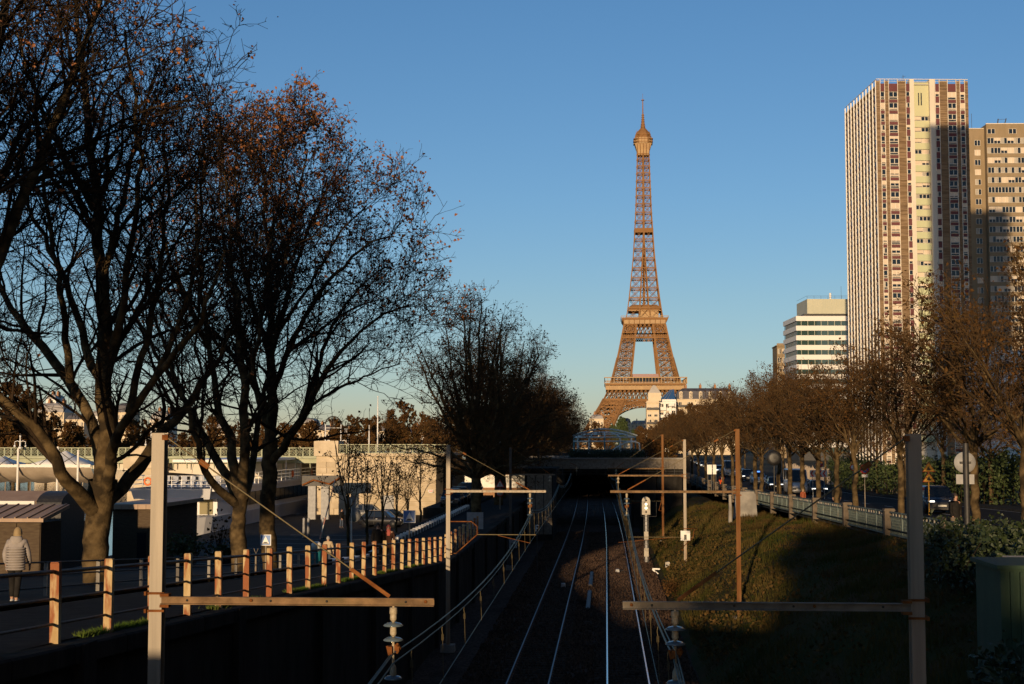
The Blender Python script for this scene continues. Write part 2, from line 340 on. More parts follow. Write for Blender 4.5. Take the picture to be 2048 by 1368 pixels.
# ------------------------------------------------------------------ catenary masts
def hbeam(m, h, w=0.172, d=0.17, t=0.016, z0=0.0):
    m.bx(-w/2, w/2, -d/2, -d/2+t, z0, h); m.bx(-w/2, w/2, d/2-t, d/2, z0, h); m.bx(-t/2, t/2, -d/2+t, d/2-t, z0, h-0.004)
def insulator(parent, x, z, discs=2, tail=True):
    ins = part('insulator', M['cap'], parent, lambda m: (m.tube([(x, 0, z), (x, 0, z-0.12)], 0.016, 6), m.lathe([(0.05, -0.04), (0.055, -0.12), (0.03, -0.14)], 8, (x, 0, z)),
        m.tube([(x, 0, z-0.12), (x, 0, z-0.95)], 0.018, 6)))
    zz = z-0.16
    for k in range(discs):
        part('insulator_disc', M['porcelain'], ins, lambda m: m.lathe([(0.03, 0.03), (0.09, 0.018), (0.135, -0.012), (0.13, -0.022), (0.03, -0.012)], 18, (x, 0, zz-0.1)))
        part('insulator_cap', M['cap'], ins, lambda m: m.lathe([(0.025, 0.07), (0.042, 0.06), (0.046, -0.03), (0.03, -0.06)], 10, (x, 0, zz)))
        zz -= 0.19
    part('wire_clamp', M['rust'], ins, lambda m: (m.box((x-0.03, 0, zz-0.05), (0.05, 0.16, 0.10)), m.box((x+0.05, 0.02, zz-0.02), (0.06, 0.10, 0.08)), m.tube([(x+0.06, -0.06, zz+0.03), (x+0.09, 0.02, zz-0.02), (x+0.04, 0.06, zz-0.1)], 0.02, 6), m.tube([(x-0.08, 0, zz), (x-0.05, 0, zz-0.12)], 0.02, 6)))
    if tail:
        part('insulator_cap', M['cap'], ins, lambda m: m.lathe([(0.018, 0.1), (0.04, 0.05), (0.045, -0.03), (0.025, -0.08)], 10, (x, 0, zz-0.33)))
        part('insulator_disc', M['porcelain'], ins, lambda m: m.lathe([(0.03, 0.03), (0.09, 0.018), (0.125, -0.012), (0.12, -0.022), (0.03, -0.012)], 18, (x, 0, zz-0.41)))
    return zz-0.05
def mast(x, y, zb, zt, zarm, xend, xins, label, poly, beam, regarm=None, detail=True, board=False):
    """mast with cross arm, tie rod and insulator; x offsets of arm are world x"""
    t = thing('catenary_mast', label, 'mast', (x, y, zb), 0, 'overhead line masts beside the tracks')
    H = zt-zb; za = zarm-zb; s = 1 if xend > x else -1; L = abs(xend-x)
    part('post', poly, t, lambda m: hbeam(m, H, z0=-0.4))
    part('footing', M['concrete'], t, lambda m: m.prism([(-0.35, -0.6), (0.35, -0.6), (0.28, 0.12), (-0.28, 0.12)], -0.3, 0.3))
    def arm(m):
        for dz in (-1, 1): m.bx(s*0.1, s*L, -0.20, -0.13, za+dz*0.045-0.006, za+dz*0.045+0.006)
        m.bx(s*0.1, s*L, -0.142, -0.130, za-0.039, za+0.039)
    part('cross_arm', beam, t, arm)
    if detail:
        for u in (0.12, 0.42, 0.62, 0.9): part('bolt_hole', M['black'], t, lambda m: m.lathe([(0.016, -0.003), (0.016, 0.003)], 10, (s*L*u, -0.145, za), M=Matrix.Rotation(R(90), 3, 'X')))
        for u in (0.35, 0.97): part('bolt', M['rust'], t, lambda m: m.lathe([(0.022, -0.012), (0.022, 0.012)], 6, (s*L*u, -0.152, za+0.005), M=Matrix.Rotation(R(90), 3, 'X')))
    part('arm_bracket', M['rust'], t, lambda m: (m.bx(-0.13, 0.13, -0.125, -0.105, za+0.07, za+0.1), m.bx(-0.13, 0.13, -0.125, -0.105, za-0.16, za-0.13), m.bx(s*0.1, s*0.22, -0.22, -0.1, za-0.09, za-0.055), m.bx(s*0.1, s*0.22, -0.22, -0.1, za+0.055, za+0.09), m.bx(-s*0.13, -s*0.10, -0.16, 0.16, za+0.06, za+0.11), m.bx(-s*0.13, -s*0.10, -0.16, 0.16, za-0.17, za-0.12)))
    xi = xins-x
    a = Vector((s*0.14, -0.15, H-0.06)); b = Vector((xi-s*0.03, -0.15, za+0.07)); c = b+(a-b)*0.17
    tr = part('tie_rod', M['wirebrass'], t, lambda m: m.tube([a, c], 0.011, 6))
    part('turnbuckle', M['rust'], tr, lambda m: m.bar(c, b, 0.02, 0.048))
    part('rod_eye', M['rust'], tr, lambda m: m.box(a-Vector((s*0.02, 0, 0)), (0.08, 0.05, 0.07))); part('rod_plate', M['rust'], tr, lambda m: m.bar(a+(b-a)*0.15, a+(b-a)*0.19, 0.02, 0.07))
    if detail: insulator(t, xi, za-0.05)
    else: part('insulator', M['cap'], t, lambda m: m.lathe([(0.02, 0), (0.05, -0.1), (0.12, -0.2), (0.03, -0.22), (0.05, -0.35), (0.12, -0.42), (0.02, -0.45), (0.02, -0.9)], 8, (xi, -0.15, za-0.04)))
    if regarm:
        zc, xa, xb = regarm; zc -= zb; xa -= x; xb -= x
        part('registration_arm', M['wirebrass'], t, lambda m: m.tube([(xa, -0.1, zc), (xb, -0.1, zc)], 0.022, 6))
        part('steady_arm', M['rust'], t, lambda m: m.tube([(xa+(xb-xa)*0.35, -0.1, zc-0.03), (xi, -0.1, zc-0.35)], 0.014, 6))
        part('stay_tube', M['rust'], t, lambda m: m.tube([(s*0.1, -0.1, zc+0.55), (xa-s*0.25, -0.1, zc+0.55), (xa, -0.1, zc+0.35), (xa, -0.1, zc), (s*0.35, -0.1, zc-0.8), (s*0.1, -0.1, zc-0.8)], 0.025, 6))
    if board:
        z = board-zb
        bd = part('number_board', M['white'], t, lambda m: m.box((0.0, -0.14, z), (0.60, 0.02, 0.62)))
        part('board_mark', M['black'], bd, lambda m: (m.box((0, -0.155, z-0.10), (0.16, 0.008, 0.32)),))
    return t
ZARM = 6.52
Y1 = 18.8
mast(xat(318, Y1, 1000), Y1, -0.1, zat(320, 866, Y1), ZARM, xat(871, Y1, 1197), xat(787, Y1, 1210), 'tall pale steel mast in the left foreground, its rusty arm over the left track', M['galv'], M['rustbeam'])
mast(xat(1829, Y1, 1000), Y1, -0.1, zat(1822, 868, Y1), ZARM-0.02, xat(1245, Y1, 1197), xat(1350, Y1, 1210), 'tall shaded steel mast in the right foreground, its arm over the right track', M['galv'], M['greybeam'])
mast(xat(897, 61), 61, -0.1, zat(897, 890, 61), ZARM, xat(1092, 61), xat(1060, 61), 'pale mast at the left wall with a rusty bent stay tube below its arm', M['galv'], M['galv'], regarm=(zat(1000, 1069, 61), xat(955, 61), xat(1072, 61)))
mast(xat(1475, 61), 61, zemb(5.5, 61)-0.1, zat(1472, 858, 61), ZARM, xat(1220, 61), xat(1253, 61), 'tall rust-brown mast on the grass embankment, behind the foreground masts', M['rustpole'], M['rustbeam'], regarm=None)
mast(xat(1369, 92), 92, zemb(5.05, 92)-0.1, zat(1368, 879, 92), zat(1290, 951, 92), xat(1216, 92), xat(1236, 92), 'grey mast on the embankment carrying a white board with a black mark', M['galv'], M['rustbeam'], detail=False, regarm=(zat(1300, 1074, 92), xat(1385, 92), xat(1256, 92)), board=zat(1371, 1071, 92))
mast(xat(1325, 119), 119, zemb(4.7, 119)-0.1, zat(1325, 869, 119), zat(1260, 937, 119), xat(1215, 119), xat(1232, 119), 'rusty mast on the embankment just before the overpass', M['rustpole'], M['rustbeam'], detail=False, regarm=(zat(1300, 1002, 119), xat(1322, 119), xat(1240, 119)))
mast(xat(1300, 184), 184, 2.0, zat(1300, 879, 184), 6.4, 1.2, 1.7, 'pale mast showing above the overpass, second right of the pergola', M['rustpole'], M['rustbeam'], detail=False)
mast(xat(1282, 205), 205, 2.0, zat(1282, 884, 205), 6.4, 1.2, 1.6, 'thin rusty mast showing above the overpass, first right of the pergola', M['rustpole'], M['rustbeam'], detail=False)
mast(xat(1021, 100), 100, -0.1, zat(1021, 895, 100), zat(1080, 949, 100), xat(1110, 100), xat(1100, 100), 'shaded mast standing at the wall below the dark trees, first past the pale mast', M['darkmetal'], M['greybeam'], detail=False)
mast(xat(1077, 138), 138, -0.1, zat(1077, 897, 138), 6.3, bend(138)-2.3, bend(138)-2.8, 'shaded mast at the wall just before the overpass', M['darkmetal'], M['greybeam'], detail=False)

# ------------------------------------------------------------------ overhead line (messenger wire, droppers, contact wire)
def catenary(xc, ys, zs_m, zc, label, xo=None, feeder=None):
    t = thing('overhead_line', label, 'overhead wire', (xc, Y1, 0), 0, 'overhead lines above the tracks')
    for k in range(len(ys)-1):
        a, b = ys[k], ys[k+1]; n = 14
        xs = (xo[k], xo[k+1]) if xo else (0, 0)
        def pt(u, dz=0, sag=0.55, dx=0): return Vector((xs[0]*(1-u)+xs[1]*u+dx, a+(b-a)*u-Y1, zs_m[k]*(1-u)+zs_m[k+1]*u-sag*4*u*(1-u)+dz))
        for dz, dx in ((0, -0.02), (0.035, 0.03), (-0.09, 0.03)):
            part('messenger_wire', M['wire'], t, lambda m: m.tube([pt(i/n, dz, dx=dx) for i in range(n+1)], 0.011, 5, caps=False))
        cw = [Vector((xs[0]*(1-i/n)+xs[1]*i/n, a+(b-a)*i/n-Y1, zc)) for i in range(n+1)]
        part('contact_wire', M['wire'], t, lambda m: m.tube(cw, 0.009, 5, caps=False))
        nd = max(5, int((b-a)/4.2))
        for i in range(nd):
            u = (i+0.5)/nd; p = pt(u, -0.1); q = Vector((p.x+0.02, p.y, zc)); kz = p.z-0.16
            d = part('dropper', M['wirebrass'], t, lambda m: (m.tube([p, (p.x-0.012, p.y, kz+0.08), (p.x, p.y, kz)], 0.006, 5), m.tube([(p.x, p.y, kz), q], 0.0045, 5)))
            if b < 110: part('dropper_link', M['wirebrass'], d, lambda m: (m.tube([(p.x+0.016, p.y, kz-0.11), (p.x+0.016, p.y, kz)], 0.0035, 5), m.tube([(p.x-0.016, p.y, kz-0.11), (p.x-0.016, p.y, kz)], 0.0035, 5)))
    return t
zm1 = ZARM-0.72
catenary(-2.83, [-22, Y1, 61, 100, 138, 175], [zm1, zm1, zm1-0.1, zm1-0.15, zm1-0.2, zm1-0.2], 4.45, 'overhead wires with droppers above the left track', [0, 0, -0.35, -0.5, -0.6, -1.1])
catenary(0.88, [-22, Y1, 61, 92, 119, 175], [zm1, zm1, zm1-0.1, zm1-0.15, zm1-0.2, zm1-0.2], 4.45, 'overhead wires with droppers above the right track', [0, 0, 0, -0.05, -0.1, -0.8])
# ================================================================== iron lattice tower
M['iron'] = mat('tower_brown_iron', (0.20, 0.105, 0.044), (0.25, 0.135, 0.058), 0.05, 0.8)
M['ironlight'] = mat('tower_frieze', (0.38, 0.25, 0.115), (0.32, 0.20, 0.095), 0.2, 0.7)
M['pavred'] = mat('dark_red_pavilion', (0.12, 0.018, 0.022), rough=0.4)
M['glass'] = mat('window_glass', (0.012, 0.018, 0.026), rough=0.08, spec=0.35)
def eiffel():
    D = 1290.0; c = at(1290, 887, D)
    T = thing('lattice_tower', 'tall brown iron lattice tower with two platforms and a thin spire', 'tower', (c.x, D, 2.7))
    Zo = [0, 20, 40, 57, 85, 112, 118, 140, 175, 215, 265, 276]; Ho = [62.5, 51, 38.5, 30.5, 23.5, 18.2, 16.0, 13.0, 9.4, 7.0, 5.3, 5.2]
    Zi = [0, 20, 40, 57, 85, 112, 118, 140, 165, 190, 276]; Hi = [37, 29, 20, 13.2, 10.2, 7.3, 4.6, 3.2, 1.8, 0.35, 0.3]
    o = lambda z: float(np.interp(z, Zo, Ho)); i_ = lambda z: float(np.interp(z, Zi, Hi))
    def leg(m, sx, sy, zs, cw, xw, sub=1):
        for a, b in zip(zs[:-1], zs[1:]):
            def q(z): return [Vector((sx*u, sy*v, z)) for u, v in ((o(z), o(z)), (i_(z), o(z)), (i_(z), i_(z)), (o(z), i_(z)))]
            A, B = q(a), q(b)
            for k in range(4):
                k2 = (k+1) % 4
                m.bar(A[k], B[k], cw, cw)
                m.bar(A[k], B[k2], xw, xw*0.7); m.bar(A[k2], B[k], xw, xw*0.7); m.bar(B[k], B[k2], xw*1.1, xw*1.1)
                if sub > 1:
                    mA, mB = (A[k]+A[k2])/2, (B[k]+B[k2])/2; mL, mR = (A[k]+B[k])/2, (A[k2]+B[k2])/2
                    for p, r in ((mA, mL), (mL, mB), (mB, mR), (mR, mA), (mA, mB), (mL, mR)): m.bar(p, r, xw*0.55, xw*0.5)
    for sx in (-1, 1):
        for sy in (-1, 1):
            l = part('leg', M['iron'], T, lambda m: leg(m, sx, sy, [0, 10, 20, 29, 37, 44], 1.9, 0.85, 2), fix=False)
            part('upper_leg', M['iron'], l, lambda m: leg(m, sx, sy, [54, 63, 72, 81, 89, 97, 104, 111], 1.45, 0.6, 2), fix=False)
            part('foundation', M['stone'], l, lambda m: m.box((sx*50, sy*50, -1.0), (28, 28, 4)))
    # belt girders and arches, one per face
    for k in range(4):
        Q = Matrix.Rotation(k*math.pi/2, 3, 'Z')
        def belt(m, z0, z1, n, w, cw):
            h0, h1 = o(z0), o(z1)
            for j in range(n):
                ua, ub = -1+2*j/n, -1+2*(j+1)/n
                a0, b0, a1, b1 = (Q @ Vector((ua*h0, -h0-0.3, z0)), Q @ Vector((ub*h0, -h0-0.3, z0)), Q @ Vector((ua*h1, -h1-0.3, z1)), Q @ Vector((ub*h1, -h1-0.3, z1)))
                m.bar(a0, b1, w); m.bar(b0, a1, w); m.bar(a0, a1, w)
            m.bar(Q @ Vector((-h0, -h0-0.3, z0)), Q @ Vector((h0, -h0-0.3, z0)), cw, cw*1.2); m.bar(Q @ Vector((-h1, -h1-0.3, z1)), Q @ Vector((h1, -h1-0.3, z1)), cw, cw*1.2)
        b1 = part('belt_girder', M['iron'], T, lambda m: belt(m, 43.5, 52.5, 18, 0.55, 1.0), fix=False)
        part('lattice_band', M['iron'], b1, lambda m: belt(m, 39.5, 43.5, 34, 0.45, 0.7), fix=False)
        b2 = part('upper_belt_girder', M['iron'], T, lambda m: belt(m, 102.5, 112, 10, 0.5, 0.8), fix=False)
        part('lattice_band', M['iron'], b2, lambda m: (belt(m, 99, 102.5, 22, 0.45, 0.8)), fix=False)
        def arch(m):
            Rr, zc, n = 40.0, -1.5, 30
            P = []
            for j in range(n+1):
                th = math.pi*(0.06+0.88*j/n); P.append([Q @ Vector((r*math.cos(th), -o(max(0, zc+r*math.sin(th)))-0.4, zc+r*math.sin(th))) for r in (Rr, Rr+4.2)])
            for j in range(n):
                m.bar(P[j][0], P[j+1][0], 0.9, 0.9); m.bar(P[j][1], P[j+1][1], 0.9, 0.9)
                m.bar(P[j][0], P[j+1][1], 0.45); m.bar(P[j][1], P[j+1][0], 0.45); m.bar(P[j][0], P[j][1], 0.5)
        part('arch', M['iron'], T, arch, fix=False)
        def spandrel(m):
            for j in range(9):
                for s in (-1, 1):
                    x = s*(10+j*2.6); za = -1.5+math.sqrt(max(44.2**2-x*x, 0)); 
                    if za < 39: m.bar(Q @ Vector((x, -o(za)-0.4, za)), Q @ Vector((x, -o(39.5)-0.4, 39.5)), 0.5)
        part('spandrel_bars', M['iron'], T, spandrel, fix=False)
    # first platform
    p1 = part('first_platform', M['iron'], T, lambda m: m.bx(-35.5, 35.5, -35.5, 35.5, 56.2, 57.6))
    part('frieze', M['ironlight'], p1, lambda m: [m.box((0, 0, 54.0), (70.0-2*0.0, 70.0, 3.6))]+[m.bx(-35.1+i*3.25-0.18, -35.1+i*3.25+0.18, -35.3, -35.0, 52.2, 56.2) for i in range(22)])
    def gal(m):
        for s in (-1, 1):
            for u in np.linspace(-36, 36, 27):
                w = 0.55 if int(round((u+36)/72*26)) % 3 == 0 else 0.28
                m.bar((u, s*36, 57.6), (u, s*36, 62.6), w); m.bar((s*36, u, 57.6), (s*36, u, 62.6), w)
            for z, h in ((57.9, 0.7), (59.0, 0.25), (62.9, 0.8)):
                m.bx(-36.4, 36.4, s*36-0.3, s*36+0.3, z-h/2, z+h/2); m.bx(s*36-0.3, s*36+0.3, -36.4, 36.4, z-h/2, z+h/2)
    part('gallery', M['ironlight'], p1, gal, fix=False)
    for y in (-20, 20):
        pv = part('pavilion', M['pavred'], p1, lambda m: (m.bx(-12.5, 12.5, y-7, y+7, 57.6, 59), m.bx(-12.5, 12.5, y-7.3, y+7.3, 63.2, 66.4), m.bx(-12.5, -11.6, y-7, y+7, 59, 63.2), m.bx(11.6, 12.5, y-7, y+7, 59, 63.2)))
        part('pavilion_glass', M['glass'], pv, lambda m: m.bx(-11.6, 11.6, y-6.8, y+6.8, 59, 63.2))
    # second platform
    p2 = part('second_platform', M['iron'], T, lambda m: (m.bx(-20.5, 20.5, -20.5, 20.5, 115.6, 117.0), m.loft([[(x*w, y*w, z) for x, y in ((-1, -1), (1, -1), (1, 1), (-1, 1))] for w, z in ((18.4, 111.2), (19.0, 113.0), (20.6, 115.6))], smooth=False)))
    part('frieze', M['ironlight'], p2, lambda m: [m.bx(-18.6+i*4.65+0.25, -18.6+(i+1)*4.65-0.25, -20.3, -18.6, 111.6, 115.2) for i in range(8)])
    part('balustrade', M['ironlight'], p2, lambda m: [m.bar((s*21, -21, z), (s*21, 21, z), 0.35) for s in (-1, 1) for z in (117.3, 118.6)]+[m.bar((-21, s*21, z), (21, s*21, z), 0.35) for s in (-1, 1) for z in (117.3, 118.6)]+[m.bar((u, -21, 117), (u, -21, 118.6), 0.25) for u in np.linspace(-21, 21, 22)])
    pv = part('upper_deck', M['ironlight'], p2, lambda m: (m.bx(-5, 12.5, -13, 13, 118.2, 123.5), m.bx(-14.5, 14.5, -14.5, 14.5, 123.7, 124.3)))
    part('upper_lantern', M['iron'], p2, lambda m: m.loft([[(x*w, y*w, z) for x, y in ((-1, -1), (1, -1), (1, 1), (-1, 1))] for w, z in ((14.2, 124.4), (13.4, 127.5), (11, 129.5))], smooth=False))
    # shaft above
    zs = [117]
    while zs[-1] < 268: zs.append(min(268, zs[-1]+float(np.interp(zs[-1], [117, 190, 268], [9.5, 8.5, 6.0]))))
    for sx in (-1, 1):
        for sy in (-1, 1):
            part('shaft_column', M['iron'], T, lambda m: leg(m, sx, sy, zs, 0.85, 0.36, 1), fix=False)
    def web(m):
        for k in range(4):
            Q = Matrix.Rotation(k*math.pi/2, 3, 'Z')
            for z in zs:
                if z > 196: m.box(Q @ Vector((0, -o(z)-0.2, z)), (1.3, 1.3, 1.3))
                m.bar(Q @ Vector((-o(z), -o(z), z)), Q @ Vector((o(z), -o(z), z)), 0.7, 0.9)
            for a, b in zip(zs[:-1], zs[1:]):
                if a < 190: m.bar(Q @ Vector((-i_(a), -o(a), a)), Q @ Vector((i_(b), -o(b), b)), 0.4); m.bar(Q @ Vector((i_(a), -o(a), a)), Q @ Vector((-i_(b), -o(b), b)), 0.4)
        m.bx(-1.1, 1.1, -1.1, 1.1, 117, 270)
    part('shaft_bracing', M['iron'], T, web, fix=False)
    part('intermediate_platform', M['iron'], T, lambda m: m.bx(-8.6, 8.6, -8.6, 8.6, 195.5, 199.5))
    # summit
    oc = lambda w: [(w*math.cos(math.pi/8+k*math.pi/4)*1.08, w*math.sin(math.pi/8+k*math.pi/4)*1.08) for k in range(8)]
    s3 = part('summit_platform', M['ironlight'], T, lambda m: (m.loft([[(x, y, z) for x, y in ((-w, -w), (w, -w), (w, w), (-w, w))] for w, z in ((5.5, 267), (5.9, 272), (7.6, 277.5))], smooth=False), m.loft([[(x, y, z) for x, y in oc(w)] for w, z in ((8.6, 277.6), (8.6, 283))], smooth=False)))
    part('gallery_posts', M['iron'], s3, lambda m: [m.bar((-7.5+j*3, -8.45, 277.6), (-7.5+j*3, -8.45, 283.2), 0.35) for j in range(6)]+[m.bar((-5.2+j*2.6, -6.2, 267), (-5.6+j*2.8, -7.9, 277), 0.45) for j in range(5)]+[m.bx(-8.7, 8.7, -8.75, 8.75, 278.7, 279.3), m.bx(-8.8, 8.8, -8.8, 8.8, 281.4, 281.9)])
    cu = part('cupola', M['iron'], T, lambda m: (m.loft([[(x, y, z) for x, y in oc(w)] for w, z in ((6.9, 283), (7.0, 286.5), (5.9, 288.5), (3.8, 290.8), (2.0, 293))], smooth=False), m.bx(-5.5, 5.5, -7.4, 7.4, 285.5, 286.2)))
    part('equipment', M['iron'], cu, lambda m: [m.bar((math.cos(a)*6.2, math.sin(a)*6.2, 286), (math.cos(a)*6.4, math.sin(a)*6.4, 288.5+3*random.random()), 0.25) for a in np.linspace(0, 6.2, 18)]+[m.box((math.cos(a)*6.9, math.sin(a)*6.9, 285), (1.1, 1.1, 1.6)) for a in np.linspace(0.2, 6.4, 11)])
    an = part('antenna', M['iron'], T, lambda m: (m.tube([(0, 0, 291), (0, 0, 298)], [2.0, 1.35], 6), m.tube([(0, 0, 298), (0, 0, 306)], [1.2, 0.9], 6), m.tube([(0, 0, 305), (0, 0, 319)], [0.65, 0.45], 6), m.tube([(0, 0, 318), (0, 0, 325)], 0.14, 5)))
    part('antenna_panels', M['iron'], an, lambda m: [m.box((0, 0, z), (w, w, 0.5)) for z, w in ((293.5, 4.2), (295, 4.0), (296.5, 3.6), (298, 3.2), (299.5, 3.0), (301, 2.8), (303, 2.6), (305, 2.4), (319, 2.6))])
eiffel()

# ================================================================== high-rise blocks and other buildings
M['cream'] = mat('cream_cladding', (0.56, 0.50, 0.40), (0.62, 0.56, 0.46), 0.15, 0.75)
M['maroon'] = mat('maroon_panel', (0.085, 0.012, 0.014), (0.11, 0.018, 0.02), 0.3, 0.6, rnd=True)
M['ribtan'] = mat('brown_ribbed_panel', (0.16, 0.105, 0.06), (0.27, 0.19, 0.115), 1.3, 0.8, stretch=(0.2, 0.2, 1.6), c3=(0.11, 0.072, 0.05), s3=0.7, rnd=True)
M['limewall'] = mat('pale_lime_wall', (0.49, 0.48, 0.30), (0.43, 0.46, 0.29), 0.05, 0.8)
M['frame'] = mat('window_frame', (0.66, 0.60, 0.50), rough=0.6)
M['blind'] = mat('cream_blind', (0.60, 0.50, 0.38), (0.54, 0.45, 0.35), 0.4, 0.8, rnd=True)
M['curtain'] = mat('grey_curtain', (0.30, 0.28, 0.24), (0.42, 0.38, 0.32), 1.0, 0.9, stretch=(6, 6, 0.5), rnd=True)
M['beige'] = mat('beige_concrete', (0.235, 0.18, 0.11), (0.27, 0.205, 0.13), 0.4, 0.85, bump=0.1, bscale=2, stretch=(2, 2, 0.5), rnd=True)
M['officewhite'] = mat('office_white', (0.68, 0.66, 0.62), rough=0.6)
M['officegrey'] = mat('office_sage', (0.40, 0.40, 0.30), (0.45, 0.44, 0.33), 0.2, 0.6)
M['greenglass'] = mat('green_glass', (0.03, 0.055, 0.05), rough=0.05, spec=0.9)
M['slate'] = mat('slate_roof', (0.045, 0.045, 0.055), (0.08, 0.075, 0.085), 0.6, 0.6)
M['zinc'] = mat('zinc_roof', (0.24, 0.22, 0.21), (0.30, 0.28, 0.26), 0.4, 0.5)
M['hstone'] = mat('pale_facade', (0.56, 0.46, 0.32), (0.63, 0.53, 0.38), 0.3, 0.85)
M['brick'] = mat('brown_chimney', (0.26, 0.13, 0.07), (0.34, 0.19, 0.1), 1, 0.9)
M['shutter'] = mat('grey_shutter', (0.4, 0.38, 0.34), rough=0.7)

def win_mesh(w, h, kind, two=False, d=0.14):
    """window set in y<0 facing -y; origin bottom-left; slots: frame, glass, blind, curtain"""
    m = MB(); t = 0.065
    m.bx(0, w, -0.02, 0.10, 0, t, 0); m.bx(0, w, -0.02, 0.10, h-t, h, 0); m.bx(0, t, -0.02, 0.10, t, h-t, 0); m.bx(w-t, w, -0.02, 0.10, t, h-t, 0)
    m.bx(t, w-t, 0.10, 0.12, t, h-t, 1)
    if two: m.bx(w*0.52-0.06, w*0.52+0.06, 0.0, 0.1, t, h-t, 0)
    hl = {'open': 0.0, 'half': 0.5, 'down': 1.0, 'slit': 0.82, 'curtain': 0.0}[kind]
    if hl: m.bx(t, w-t, 0.03, 0.06, h-t-(h-2*t)*hl, h-t-0.002, 2)
    if kind == 'curtain': m.bx(t, t+(w-2*t)*0.45, 0.075, 0.095, t, h-t, 3)
    return m.mesh('window', [M['frame'], M['glass'], M['blind'], M['curtain']])

def tower_block():
    D = 349.0; c0 = at(1752, 158, D); ztop = c0.z; zb = 2.9; fh = 2.757; W, Dp = 22.75, 30.0
    T = thing('tower_block', 'tall cream and brown apartment tower with maroon panels beyond the trees', 'building', (c0.x, D, zb), R(5.0))
    H = ztop-zb; nF = int((H-3.5)/fh)
    X = lambda z: (z-98)/64.9
    part('core', M['cream'], T, lambda m: (m.bx(0.25, X(640), 0.35, Dp-0.3, 0, H-1.3), m.bx(X(640), X(1035), 2.2, Dp-0.3, 0, H-0.9), m.bx(X(1035), W-0.25, 0.35, Dp-0.3, 0, H-1.3)))
    part('pier', M['cream'], T, lambda m: m.bx(X(638), X(702), -0.05, 2.2, 0, H)); part('pier', M['cream'], T, lambda m: m.bx(X(952), X(1033), -0.05, 2.2, 0, H))
    lw = part('recess_wall', M['limewall'], T, lambda m: (m.bx(X(702), X(952), 0.9, 2.2, H-9.0, H-0.5), *[m.bx(X(702), X(952), 0.75, 2.2, H-9.0-(k+1)*fh, H-9.0-k*fh-1.18) for k in range(0, nF-4)]))
    part('slot_window', M['glass'], lw, lambda m: m.bx(X(785), X(800), 0.82, 0.9, H-6.3, H-3.2)); part('slot_window', M['glass'], lw, lambda m: m.bx(X(826), X(843), 0.82, 0.9, H-6.3, H-3.2))
    # mullions
    for xx in (157, 229, 292, 437, 567, 633, 1036, 1105, 1236, 1375, 1437, 1512):
        part('mullion', M['frame'], T, lambda m: m.bx(X(xx), X(xx)+0.1, -0.1, 0.34, 0, H-0.1))
    cols = [(X(165), X(229), 'a'), (X(300), X(437), 'A'), (X(575), X(633), 'b'), (X(1044), X(1105), 'b'), (X(1244), X(1375), 'A'), (X(1445), X(1512), 'a')]
    wm = {}
    def gw(w, h, kind, two):
        k = (round(w, 2), round(h, 2), kind, two)
        if k not in wm: wm[k] = win_mesh(w, h, kind, two)
        return wm[k]
    sp = {}
    def gs(w, h):
        k = (round(w, 2), round(h, 2))
        if k not in sp: m = MB(); m.bx(0, w, 0.04, 0.34, 0, h); sp[k] = m.mesh('spandrel_panel', M['maroon'])
        return sp[k]
    rnd = random.Random(3)
    for (a, b, ty) in cols:
        w = b-a
        for f in range(nF):
            z1 = H-3.05-f*fh
            if f == 0: inst('spandrel_panel', gs(w, 1.95), T, (a, 0, z1))
            if ty != 'b':
                inst('spandrel_panel', gs(w, 0.68), T, (a, 0, z1-fh)); k = rnd.choice(['open', 'open', 'open', 'open', 'half', 'down', 'slit', 'curtain'])
                inst('window', gw(w, 1.28, k, ty == 'A'), T, (a, 0.05, z1-1.38)); inst('window', gw(w, 0.5, rnd.choice(['open', 'half']), False), T, (a, 0.05, z1-1.95))
            else:
                inst('spandrel_panel', gs(w, 1.5), T, (a, 0, z1-fh)); inst('window', gw(w, 1.12, rnd.choice(['open', 'open', 'half', 'down', 'curtain']), False), T, (a, 0.05, z1-1.18))
    lwm = [gw(1.75, 1.05, k, t) for k, t in (('open', True), ('down', False), ('open', True), ('curtain', True), ('slit', False), ('half', True))]
    for f in range(nF-4):
        z = H-9.0-f*fh-1.12
        for xx in (X(712), X(830)): inst('window', rnd.choice(lwm), T, (xx, 1.0, z))
    # ribbed panels between, one storey each
    pcols = [(0.02, X(157)), (X(237), X(292)), (X(445), X(567)), (X(1113), X(1236)), (X(1383), X(1437)), (X(1520), W-0.02)]
    for (a, b) in pcols:
        vs_ = []
        for v in range(3):
            m = MB(); z = 0.0
            while z < fh-0.05:
                h = min(rnd.choice([0.22, 0.3, 0.42, 0.55]), fh-z); dd = rnd.uniform(0.0, 0.14); m.bx(0, b-a, dd, 0.34, z, z+h-0.05); m.bx(0, b-a, 0.2, 0.33, z+h-0.05, z+h); z += h
            vs_.append(m.mesh('ribbed_panel', M['ribtan']))
        for f in range(nF+1): inst('ribbed_panel', vs_[rnd.randrange(3)], T, (a, 0, H-0.3-fh-f*fh))
    # left side: deep fins with windows between
    n = 10; step = Dp/n
    part('side_wall', M['ribtan'], T, lambda m: [m.bx(0.05+0.1*(j % 2), 0.25, 0.3, Dp-0.3, j*0.69, j*0.69+0.60) for j in range(int((H-1)/0.69))])
    for k in range(n+1):
        y = 0.35+k*(Dp-0.7)/n; part('side_fin', M['officewhite'], T, lambda m: m.bx(-0.19, 0.12, y-0.08, y+0.08, 0, H-0.3))
